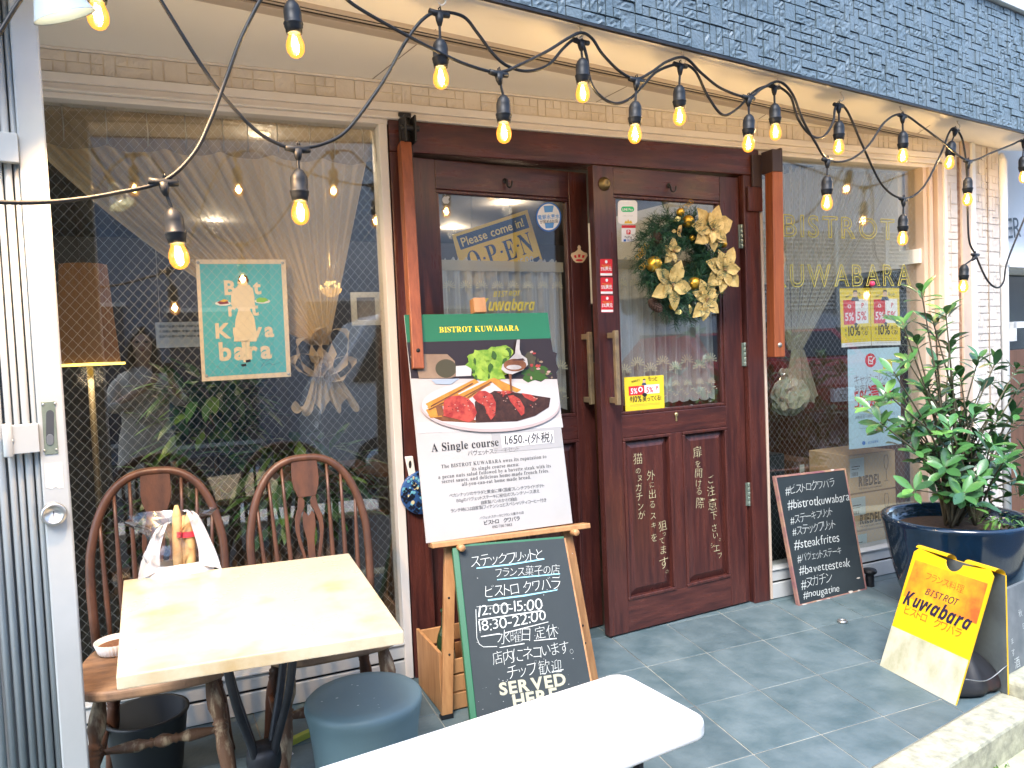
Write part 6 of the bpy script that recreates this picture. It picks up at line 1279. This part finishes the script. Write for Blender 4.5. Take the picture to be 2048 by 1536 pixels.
part(lambda q: q.pp(GRs, rrect(1235.5, 400.5, 1274.5, 448, 7), .0004), 'ground', I['white'], e); part(lambda q: q.pp(GRs, rrect(1242, 413, 1268, 424, 5), .0010), 'pill', I['lime'], e)
q = MB(); line(q, GRs, 'LINE Pay', (1244.5, 421.3), (1265.5, 421.3), h=.0016, off=.015); q.build('lettering', I['white'], e); q = MB(); q.pp(GRs, [(1248, 447), (1251, 441), (1254, 443), (1256, 438), (1258, 443), (1262, 441), (1265, 447)], .001); q.build('crown', I['gold'], e); q = MB(); line(q, GRs, 'ご利用いただけます', (1245, 433), (1266, 433), h=.001); q.build('small_print', I['lgrey'], e)
e = sticker(GRs, 'pay_sticker', 'square white sticker with a red letter logo below the green pill sticker', px_=(1257, 484))
part(lambda q: q.pp(GRs, rrect(1243, 450.5, 1271, 484, 1.5), .0004), 'ground', I['white'], e); q = MB(); q.pp(GRs, [(1243.2, 450.6), (1270.8, 450.6), (1271, 456), (1243, 456)], .001); q.pp(GRs, rrect(1252.5, 459.5, 1261, 469, 2), .001); q.build('red_mark', I['red'], e)
q = MB(); line(q, GRs, 'P', (1255, 467.5), (1259, 467.5), h=.0016, off=.03); q.build('white_mark', I['white'], e); q = MB(); line(q, GRs, 'PayPay', (1249.5, 476), (1264, 476), h=.001, off=.01); q.build('lettering', I['black'], e); q = MB(); q.pp(GRs, [(1247, 478.5), (1252, 478.5), (1252, 483), (1247, 483)], .001); line(q, GRs, '使えます', (1254, 482.5), (1268, 482.5), h=.001); q.build('blue_mark', I['blue'], e)
DR = Plane(RP.w(0, 0, .0), RP.u)
for i, (x0, y0, x1, y1, lb) in enumerate(((1200, 518, 1224.5, 552, 'top red five percent sticker on the right door stile, below the brass lock'), (1201, 555, 1225.5, 588.5, 'middle red five percent sticker of the three on the right door stile'), (1202, 591, 1226.5, 625, 'lowest red five percent sticker on the right door stile, above the handle'))):
    e = sticker(DR, 'discount_sticker', lb, px_=(x0+12, y1)); e['group'] = 'red five percent stickers on the door stile'
    part(lambda q: q.pp(DR, rrect(x0, y0, x1, y1, 2), .0005), 'ground', I['red'], e)
    q = MB(); line(q, DR, '5%還元', (x0+1.5, y1-11), (x1-1.5, y1-11.2), h=.0011, off=.02, asp=1.15); q.pp(DR, [(x0+.5, y1-5.5), (x1-.5, y1-5.5), (x1-.5, y1-1), (x0+.5, y1-1)], .0011); q.pp(DR, ell((x0+x1)/2, y0+5.5, 2.6, 3.2, 14), .0011); q.build('white_print', I['white'], e); q = MB(); line(q, DR, 'キャッシュレス', (x0+3, y0+14), (x1-3, y0+14), h=.0011); line(q, DR, 'ポイント', (x0+6, y0+18), (x1-6, y0+18), h=.0011); q.build('orange_print', I['gold'], e)
DL = Plane(LP.w(0, 0, 0), LP.u); e = sticker(DL, 'crown_sticker', 'small red and cream crown sticker on the left door stile', px_=(1158, 525)); Z = zc(700, 350, 4.096)
q = MB(); q.pp(DL, Z((1830, 700), (1808, 660), (1815, 640), (1840, 632), (1862, 615), (1866, 602), (1862, 592), (1872, 575), (1882, 575), (1892, 592), (1888, 602), (1892, 615), (1915, 632), (1940, 640), (1946, 660), (1922, 700), (1905, 718), (1850, 718)), .0005); q.build('ground', mat('ink_crown', (.72, .55, .33), .5), e)
q = MB(); q.pp(DL, Z((1832, 660), (1850, 655), (1856, 678), (1840, 680)), .001); q.pp(DL, Z((1866, 650), (1888, 650), (1884, 676), (1868, 676)), .001); q.pp(DL, Z((1902, 655), (1924, 658), (1914, 680), (1898, 678)), .001); q.pp(DL, Z(*ell(1877, 698, 30, 9, 18)), .001); q.build('red_print', I['red'], e)
# chalk verses on the lower panels of the right door
PR = Plane(RP.w(0, 0, -.008), RP.u); A = lambda x, y, s: (1150+x/3.746, 650+y/3.746, s/3.746); B = lambda x, y, s: (1150+x/4.388, 950+y/4.388, s/4.388)
it = [('猫', *A(470, 1000, 88)), ('の', *A(472, 1093, 50)), ('ヌ', *A(484, 1150, 55)), ('ガ', *A(478, 1215, 66)), ('チ', *A(482, 1285, 70)), ('ン', *A(492, 1358, 62)), ('が', *A(498, 1422, 66)), ('外', *A(568, 1125, 78)), ('に', *A(575, 1196, 48)), ('出', *A(578, 1265, 72)), ('る', *A(578, 1345, 60)), ('ス', *B(685, 360, 66)), ('キ', *B(690, 440, 60)), ('を', *B(693, 548, 76)), ('狙', *B(768, 445, 92)), ('っ', *B(782, 518, 50)), ('て', *B(763, 578, 62)), ('ま', *B(775, 655, 84)), ('す', *B(780, 770, 110)), ('。', *B(806, 846, 90)),
      ('扉', *A(915, 950, 88)), ('を', *A(920, 1040, 58)), ('開', *A(925, 1110, 74)), ('け', *A(925, 1185, 62)), ('る', *A(928, 1245, 62)), ('際', *A(938, 1332, 84)), ('ご', *A(1018, 1155, 62)), ('注', *A(1018, 1240, 78)), ('意', *A(1030, 1342, 92)), ('下', *A(1040, 1428, 66)), ('さ', *B(1222, 462, 72)), ('い', *B(1232, 530, 64)), ('。', *B(1270, 566, 80)), ('シ', *B(1205, 618, 50)), ('ェ', *B(1242, 642, 90)), ('フ', *B(1270, 706, 56))]
q = MB(); chars(q, PR, it, .0012, -.018, .12); vz = q.build('chalk_lettering', I['chalky'], dr)
# ================================================================ wreath on the right door
Z = lambda x, y: (1150+x/4.0425, 300+y/4.0425)
WPl = Plane(RP.w(0, 0, .085), RP.u)
wc = WPl.px(*Z(880, 915)); wr_ = empty('wreath', RP.w(wc[0], wc[1]+.17, .03)); tag(wr_, 'green Christmas wreath with gold poinsettias, baubles and pine cones on the right door', 'wreath')
R = random.Random(21); nm_ = [mat('needle_%d' % i, c, .5) for i, c in enumerate(((.010, .055, .026), (.016, .08, .036), (.006, .035, .024), (.025, .10, .026)))]
q = MB()
for i in range(950):
    a = R.uniform(0, 2*pi); b = R.uniform(0, 2*pi); r0 = .158+.012*sin(3*a); rr = .062*R.random()**.4
    p = V((wc[0]+(r0+rr*cos(b))*cos(a), wc[1]+(r0+rr*cos(b))*sin(a)*1.06, .055+rr*sin(b)*.8)); out = V((cos(a)*cos(b), sin(a)*cos(b), max(-.1, sin(b)))); tw = (out*.8+V((-sin(a), cos(a), 0))*R.uniform(.2, 1.0)+V((R.uniform(-.4, .4), R.uniform(-.4, .4), R.uniform(-.1, .5)))).normalized(); L_ = R.uniform(.04, .085)
    for k in range(22):
        t = k/22; c = p+tw*L_*t; d = (tw*.75+V((R.uniform(-1, 1), R.uniform(-1, 1), R.uniform(-1, 1)))).normalized()*R.uniform(.018, .034); s = d.cross(V((R.uniform(-1, 1), R.uniform(-1, 1), 1))).normalized()*.0011
        q.k = R.choice((0, 0, 1, 1, 2, 3)); w = lambda v: RP.w(v.x, v.y, max(.004, v.z)); q.add([w(c-s), w(c+s), w(c+d+s*.4), w(c+d-s*.4)], [(0, 1, 2, 3)], False)
q.build('greenery', nm_, wr_)
q = MB(); q.tube([RP.w(wc[0]+.155*cos(2*pi*i/40), wc[1]+.164*sin(2*pi*i/40), .045) for i in range(40)], .03, 8, closed=True); q.build('core', mat('wreath_core', (.008, .03, .02), .9), wr_)
gold = mat('gold_cloth', (.66, .49, .18), .42, metal=.2, col2=(.48, .32, .09), nscale=40, bump=.5, bscale=120); gball = mat('gold_bauble', (.72, .42, .05), .3, metal=.75, col2=(.62, .34, .03), nscale=10)
def poin(zx, zy, rz, h=.105, n=7, rot=0., lean=(0, 0)):
    c = WPl.px(*Z(zx, zy)); rad_ = (V(WPl.px(*Z(zx, zy-rz)))-V(c)).length; q = MB(); q.smooth = True
    for lay, (k, sc) in enumerate(((n, 1.), (n-2, .66))):
        for i in range(k):
            a = rot+2*pi*i/k+R.uniform(-.2, .2)+lay*.4; L_ = rad_*sc*R.uniform(.8, 1.1); wd_ = L_*R.uniform(.27, .34); vs = []; up = R.uniform(.1, .5)
            for t, w in ((.06, .12), (.25, .65), (.48, 1.), (.68, .82), (.85, .42), (1., .02)):
                for s_ in (-1, -.5, 0, .5, 1):
                    x = L_*t; y = wd_*w*s_; hz = h+lay*.012+up*L_*t*(1-.7*t)+.2*wd_*w*abs(s_)*(1 if s_ else 0)+R.uniform(-.0025, .0025)+(lean[0]*cos(a)+lean[1]*sin(a))*x
                    vs.append(RP.w(c[0]+x*cos(a)-y*sin(a), c[1]+x*sin(a)+y*cos(a), hz+.014))
            q.add(vs, [(r*5+j, r*5+j+1, (r+1)*5+j+1, (r+1)*5+j) for r in range(5) for j in range(4)], True)
    f = q.build('poinsettia', gold, wr_); q = MB()
    for _ in range(7): a = R.uniform(0, 6.28); rr = R.uniform(0, .009); q.ball(RP.w(c[0]+rr*cos(a), c[1]+rr*sin(a), h+.036), .0045, 6)
    q.build('stamen', mat('stamen', (.25, .14, .05), .5), f)
poin(1045, 655, 228, .11, 7, .3); poin(1148, 980, 210, .105, 7, 1.0); poin(1005, 1218, 185, .105, 7, .2); poin(735, 1095, 220, .10, 5, 1.2); poin(745, 825, 120, .10, 5, .1); poin(790, 665, 70, .10, 3, .9)
for zx, zy, rz in ((835, 507, 34), (897, 583, 52), (622, 926, 66), (946, 1085, 56), (1183, 765, 30), (772, 1262, 30), (930, 715, 26)):
    c = WPl.px(*Z(zx, zy)); r = (V(WPl.px(*Z(zx, zy-rz)))-V(c)).length; q = MB(); q.ball(RP.w(*c, .10), r, 20); q.build('bauble', gball, wr_)
for zx, zy, rot in ((805, 590, 1.9), (1112, 800, 1.5), (812, 1338, 1.7), (880, 1292, .1)):
    c = WPl.px(*Z(zx, zy)); q = MB(); vs = []; n = 14
    for t in (0, .5, 1):
        for i in range(n+1): a = rot-1.1+2.2*i/n; r = .004+.022*t; vs.append(RP.w(c[0]+r*cos(a), c[1]+r*sin(a), .118-.008*t+(.003 if i % 2 else 0)*t))
    q.add(vs, [(r*(n+1)+i, r*(n+1)+i+1, (r+1)*(n+1)+i+1, (r+1)*(n+1)+i) for r in range(2) for i in range(n)]); q.build('gold_shell', mat('shell_gold', (.72, .6, .22), .3, metal=.5), wr_)
cone = mat('pine_cone', (.05, .022, .014), .7, col2=(.09, .05, .035), nscale=30)
for zx, zy, a, s in ((660, 715, -1.4, 1.), (645, 1255, -.9, 1.05), (1205, 865, .4, .7), (1150, 860, 2.5, .6)):
    c = WPl.px(*Z(zx, zy)); d = RP.u*cos(a)+RP.v*sin(a)+RP.n*.3; d.normalize(); x = d.orthogonal().normalized(); y = d.cross(x); q = MB(); o = RP.w(*c, .088)-d*.035*s
    for i in range(95):
        t = i/95; g_ = i*2.39996; rr = .024*s*(sin(pi*(.12+.8*t))**.8); p = o+d*t*.07*s; e = (x*cos(g_)+y*sin(g_)); tn = (y*cos(g_)-x*sin(g_)); p2 = p+e*rr; q.add([p+e*rr*.3, p2-tn*.006*s, p2+d*.004*s+e*.003, p2+tn*.006*s, p2-d*.003*s], [(0, 1, 2, 3), (0, 3, 4, 1), (1, 4, 3, 2)], False)
    q.lathe([(.003, 0), (.014*s, .015*s), (.017*s, .03*s), (.010*s, .055*s), (.002, .068*s)], o, d, 10); q.build('pine_cone', cone, wr_)
for zx, zy in ((900, 447), (515, 850), (545, 935), (1178, 1130), (540, 800)):
    c = WPl.px(*Z(zx, zy)); q = MB(); q.tube([RP.w(c[0]+(.012+.003*sin(i*.5))*cos(i*.7)+.0012*i-.02, c[1]+(.012)*sin(i*.7)+.001*i-.015, .10+.004*sin(i)) for i in range(34)], .0009, 4); q.build('curl', gball, wr_)
# ================================================================ cartons, added dark box and bundle inside the right window
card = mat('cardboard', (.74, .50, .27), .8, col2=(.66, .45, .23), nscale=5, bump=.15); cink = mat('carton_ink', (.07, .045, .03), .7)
X0, X1 = PY(1697, 910, .15).x, PY(1812, 900, .15).x; zl = [PY(1740, y, .15).z for y in (1128, 1052, 978, 904)]; zl[0] = .012+.0; zl = [.125, .125+.16, .125+.32, .125+.48]
zl = [PY(1740, y, .15).z for y in (1132, 1058, 983, 905)]
def carton(x0, x1, z0, z1, y, lab, dark=False):
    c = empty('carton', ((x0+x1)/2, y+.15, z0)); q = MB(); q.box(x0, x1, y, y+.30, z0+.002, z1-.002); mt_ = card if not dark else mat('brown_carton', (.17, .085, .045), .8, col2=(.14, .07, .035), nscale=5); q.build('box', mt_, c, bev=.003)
    pl = Plane((x0, y, z0), (1, 0, 0)); w, h = x1-x0, z1-z0
    q = MB(); q.pbox(pl, .008, .008+w*.24, h*.42, h*.9, .0006, .0012); lb = q.build('label', mat('carton_label', (.55, .62, .58), .6), c)
    q = MB(); R = random.Random(2)
    for i in range(12): q.pbox(pl, .02+i*w*.009, .02+i*w*.009+R.choice((.001, .002)), h*.45, h*.55, .0013, .0015)
    q.pbox(pl, .02, .02+w*.14, h*.68, h*.70, .0013, .0015); q.pbox(pl, .02, .02+w*.12, h*.62, h*.635, .0013, .0015); q.build('barcode', cink, lb)
    q = MB(); q.pbox(pl, 0, w, h-.004, h-.0025, .0004, .0010); q.build('seam', cink, c)
    if not dark:
        q = MB(); x = w*.16; s = h*.30
        for ch in 'RIEDEL':
            vs, fs, hi, lo = gouter(ch, .034); q.add([pl.w(x+(v[0]-lo)*s*.72, h*.18+v[1]*s*1.15, .001+v[2]*.02) for v in vs], fs, False); x += (hi-lo+.12)*s*.72
        flat_text(q, pl, 'THE WINE GLASS COMPANY', w*.16, h*.08, h*.062, .001); gx = x+w*.09
        for pts in ([(gx-.012, h*.88), (gx-.018, h*.72), (gx-.012, h*.56), (gx, h*.5), (gx+.012, h*.56), (gx+.018, h*.72), (gx+.012, h*.88), (gx-.012, h*.88)], [(gx, h*.5), (gx, h*.24)], [(gx-.016, h*.22), (gx+.016, h*.22)]): q.tube([pl.w(a, b, .001) for a, b in pts], .0012, 4)
        q.build('print', cink, c)
    tag(c, lab, 'box', 'wine glass cartons stacked inside the right window'); return c
carton(X0, X1, zl[2], zl[3], .15, 'topmost wine glass carton of the front stack inside the right window'); carton(X0+.004, X1+.003, zl[1], zl[2], .15, 'middle wine glass carton of the front stack inside the right window'); carton(X0+.010, X1+.008, zl[0], zl[1], .15, 'bottom wine glass carton of the front stack, standing on the plinth')
q = MB(); q.box(2.78, 3.94, .12, .6, .003, zl[0]); tag(q.build('plinth', mat('dark_plinth', (.03, .028, .028), .6)), 'low dark plinth under the cartons inside the right window', 'plinth')
xb = PY(1622, 930, .36).x; za = zl[0]
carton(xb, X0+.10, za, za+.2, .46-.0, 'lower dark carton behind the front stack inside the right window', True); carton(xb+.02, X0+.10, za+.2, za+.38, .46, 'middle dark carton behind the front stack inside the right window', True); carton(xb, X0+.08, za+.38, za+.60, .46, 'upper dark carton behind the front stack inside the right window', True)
cbn = empty('dark_filler', (2.95, .35, 0)); q = MB(); q.box(2.80, 3.10, .22, .5, zl[0]+.001, .70); q.build('filler_body', mat('filler_black', (.015, .018, .02), .35), cbn, bev=.004); q = MB(); q.box(2.815, 3.085, .212, .22, .18, .42); q.box(2.815, 3.085, .212, .22, .44, .69); q.build('filler_front', mat('filler_front_black', (.022, .027, .03), .3), cbn, bev=.003); tag(cbn, 'small black box added to darken the right window behind the hashtag board', 'dark_filler')  # made-up black box, added to darken the lower left of this window
bc = PY(1582, 790, .10); bc.y = .11; R = random.Random(4); q = MB(); vs = []; n = 34; rw = ((-.11, .02), (-.10, .06), (-.07, .095), (-.04, .115), (-.01, .12), (.02, .11), (.045, .10), (.07, .08), (.09, .055), (.105, .05), (.12, .06), (.14, .05))
for z, r in rw:
    for i in range(n): t = 2*pi*i/n; w = r*(1+R.uniform(-.24, .24)); vs.append(bc+V((w*cos(t), .42*w*sin(t), z+R.uniform(-.008, .008))))
q.add(vs, [(r*n+i, r*n+(i+1) % n, (r+1)*n+(i+1) % n, (r+1)*n+i) for r in range(len(rw)-1) for i in range(n)]); bu = q.build('wrapped_bundle', mat('bundle_film', (.45, .42, .28), .15, col2=(.25, .24, .14), nscale=14, coat=.8)); tag(bu, 'shiny pale bundle tied to the curtain inside the right window', 'bundle')
# ================================================================ the photographer, seen mirrored in the left window
px0, py0, g0 = -.20, -3.40, -.106
pe_ = empty('person', (px0, py0, g0)); tag(pe_, 'person in a pale trench coat taking the photograph, mirrored in the left window', 'person')
def skin(nm, verts, edges, mtl, par, sub=2, root=0):
    me = bpy.data.meshes.new(nm); me.from_pydata([V(v[:3])-wloc(par) for v in verts], edges, []); o = bpy.data.objects.new(nm, me); COL.objects.link(o); o.parent = par; o['_w'] = list(wloc(par)); me.materials.append(mtl)
    o.modifiers.new('skin', 'SKIN'); me.skin_vertices.new() if not me.skin_vertices else None
    for i, v in enumerate(verts): r = v[3]; me.skin_vertices[0].data[i].radius = (r, v[4] if len(v) > 4 else r)
    me.skin_vertices[0].data[root].use_root = True; o.modifiers['skin'].use_smooth_shade = True
    s = o.modifiers.new('sub', 'SUBSURF'); s.levels = s.render_levels = sub; return o
X_, Y_ = px0, py0
sk_ = mat('skin', (.60, .38, .27), .5, sss=.1); ph_ = V((-.055, -3.135, 1.315))
hr = ph_+V((.045, -.03, -.02)); hl = ph_+V((-.05, -.03, -.03))
vb = [(X_, Y_, .82, .13, .10), (X_, Y_, .98, .115, .09), (X_, Y_+.01, 1.12, .13, .095), (X_, Y_, 1.25, .10, .08), (X_+.0, Y_+.01, 1.34, .05), (X_+.01, Y_+.03, 1.40, .055), (X_+.01, Y_+.035, 1.50, .083, .095), (X_+.01, Y_+.02, 1.585, .06),
      (X_+.16, Y_, 1.22, .05), (X_+.26, Y_+.10, 1.04, .04), (hr.x, hr.y-.03, hr.z-.06, .026), (hr.x, hr.y-.012, hr.z-.01, .027, .018),
      (X_-.16, Y_, 1.22, .05), (X_-.23, Y_+.10, 1.02, .04), (hl.x-.015, hl.y-.03, hl.z-.06, .026), (hl.x-.005, hl.y-.012, hl.z-.01, .027, .018),
      (X_+.09, Y_, .76, .09), (X_+.10, Y_+.02, .40, .056), (X_+.10, Y_-.01, -.03, .036), (X_+.10, Y_+.12, -.075, .03), (X_-.09, Y_, .76, .09), (X_-.10, Y_+.01, .40, .056), (X_-.10, Y_-.02, -.03, .036), (X_-.11, Y_+.11, -.075, .03)]
eb = [(0, 1), (1, 2), (2, 3), (3, 4), (4, 5), (5, 6), (6, 7), (3, 8), (8, 9), (9, 10), (10, 11), (3, 12), (12, 13), (13, 14), (14, 15), (0, 16), (16, 17), (17, 18), (18, 19), (0, 20), (20, 21), (21, 22), (22, 23)]
for hi_, c, s in ((11, hr, 1), (15, hl, -1)):
    for k in range(4):
        b0 = len(vb); z = .022-.015*k; vb += [(c.x+s*.004, c.y-.002, c.z+z, .0085), (c.x-s*.004, c.y+.020, c.z+z+.003, .008), (c.x-s*.022, c.y+.026, c.z+z+.002, .007)]; eb += [(hi_, b0), (b0, b0+1), (b0+1, b0+2)]
    b0 = len(vb); vb += [(c.x-s*.012, c.y-.014, c.z+.012, .0095), (c.x-s*.03, c.y-.012, c.z+.022, .008)]; eb += [(hi_, b0), (b0, b0+1)]
body = skin('body', vb, eb, sk_, pe_)
hc = V((X_+.01, Y_+.035, 1.50)); fc_ = MB()
fc_.lathe([(.013, 0), (.011, .012), (.004, .024)], hc+V((0, .088, -.012)), (0, 1, -.35), 10); fc_.build('nose', sk_, pe_)
q = MB(); [q.ball(hc+V((s*.031, .086, .016)), .011, 10, (1.2, .6, .8)) for s in (-1,)]; q.build('eye', M['black'] if 'black' in M else I['black'], pe_); q = MB(); q.ball(hc+V((.031, .086, .016)), .011, 10, (1.2, .6, .8)); q.build('eye', I['black'], pe_)
q = MB(); q.ball(hc+V((0, .088, -.045)), .02, 10, (1.1, .4, .35)); q.build('mouth', mat('lips', (.42, .12, .1), .5), pe_)
q = MB(); q.smooth = True; vs = []                       # chin-length dark hair, open at the face
for r in range(15):
    t = r/14; z = .135-.33*t; w = .118*sin(min(1, .12+t*1.5)*pi/2)+.012*t
    for k in range(33):
        a = -pi/2+(-1+2*k/32)*(pi*(.70 if r > 4 else .70+.30*(4-r)/4)); vs.append(hc+V((w*.98*cos(a), w*1.02*sin(a)-.012, z+.004*sin(k*2.1))))
q.add(vs, [(r*33+k, r*33+k+1, (r+1)*33+k+1, (r+1)*33+k) for r in range(14) for k in range(32)]); hr_ = q.build('hair', mat('hair', (.018, .011, .008), .45), pe_)
coat = mat('trench_coat', (.66, .61, .53), .8, col2=(.58, .53, .46), nscale=5, bump=.25, bscale=25)
q = MB(); q.smooth = True; vs = []; rows = ((1.335, .055, .05), (1.31, .10, .07), (1.275, .17, .095), (1.2, .20, .115), (1.08, .185, .12), (.96, .165, .115), (.90, .165, .118), (.80, .19, .135), (.6, .215, .155), (.42, .23, .17), (.36, .232, .172))
for z, rx, ry in rows:
    for k in range(40):
        a = 2*pi*k/40; f = 1+.03*sin(5*a+z*4)*(1.2-z if z < 1 else .3); vs.append(V((X_+rx*f*cos(a), Y_+ry*f*sin(a)+(.012 if abs(a-pi/2) < .3 else 0), z)))
q.add(vs, [(r*40+k, r*40+(k+1) % 40, (r+1)*40+(k+1) % 40, (r+1)*40+k) for r in range(len(rows)-1) for k in range(40)]); q.build('coat', coat, pe_)
q = MB(); q.lathe([(.175, -.022), (.18, 0), (.175, .022)], (X_, Y_, .93), seg=40, cap=False, wob=lambda a: 1-.28*abs(sin(a))); q.build('belt', mat('coat_belt', (.38, .34, .29), .8), pe_)
for s in (-1, 1): q = MB(); c = V((X_, Y_+.105, 1.29)); q.prism([c+V((s*.012, .012, -.22)), c+V((s*.10, .0, -.06)), c+V((s*.085, -.06, .035)), c+V((s*.03, -.02, .02))], V((0, .012, 0))); q.build('lapel', coat, pe_, bev=.004)
skin('sleeve', [(X_+.13, Y_, 1.245, .065), (X_+.19, Y_+.02, 1.18, .062), (X_+.262, Y_+.10, 1.035, .056), (hr.x+.02, hr.y-.10, hr.z-.13, .047), (hr.x+.004, hr.y-.045, hr.z-.075, .042)], [(0, 1), (1, 2), (2, 3), (3, 4)], coat, pe_)
skin('sleeve', [(X_-.13, Y_, 1.245, .065), (X_-.19, Y_+.02, 1.17, .062), (X_-.235, Y_+.10, 1.015, .056), (hl.x-.05, hl.y-.10, hl.z-.13, .047), (hl.x-.02, hl.y-.045, hl.z-.075, .042)], [(0, 1), (1, 2), (2, 3), (3, 4)], coat, pe_)
q = MB(); PHp = Plane(ph_, (1, 0, 0)); q.prism([ph_+V((x, -.004, z)) for x, z in rrect(-.075, -.036, .075, .036, .008)], (0, .008, 0)); sp_ = empty('smartphone', ph_); q.build('case', mat('phone_black', (.02, .02, .022), .25), sp_); q = MB(); q.prism([ph_+V((x, .0041, z)) for x, z in rrect(-.068, .0, -.042, .028, .006)], (0, .0015, 0)); q.build('camera_bump', M['iron'], sp_); tag(sp_, 'black smartphone held up by the person in the trench coat', 'phone')
for o in bpy.data.objects:
    if '_w' in o: del o['_w']
bpy.data.scenes.remove(GS)
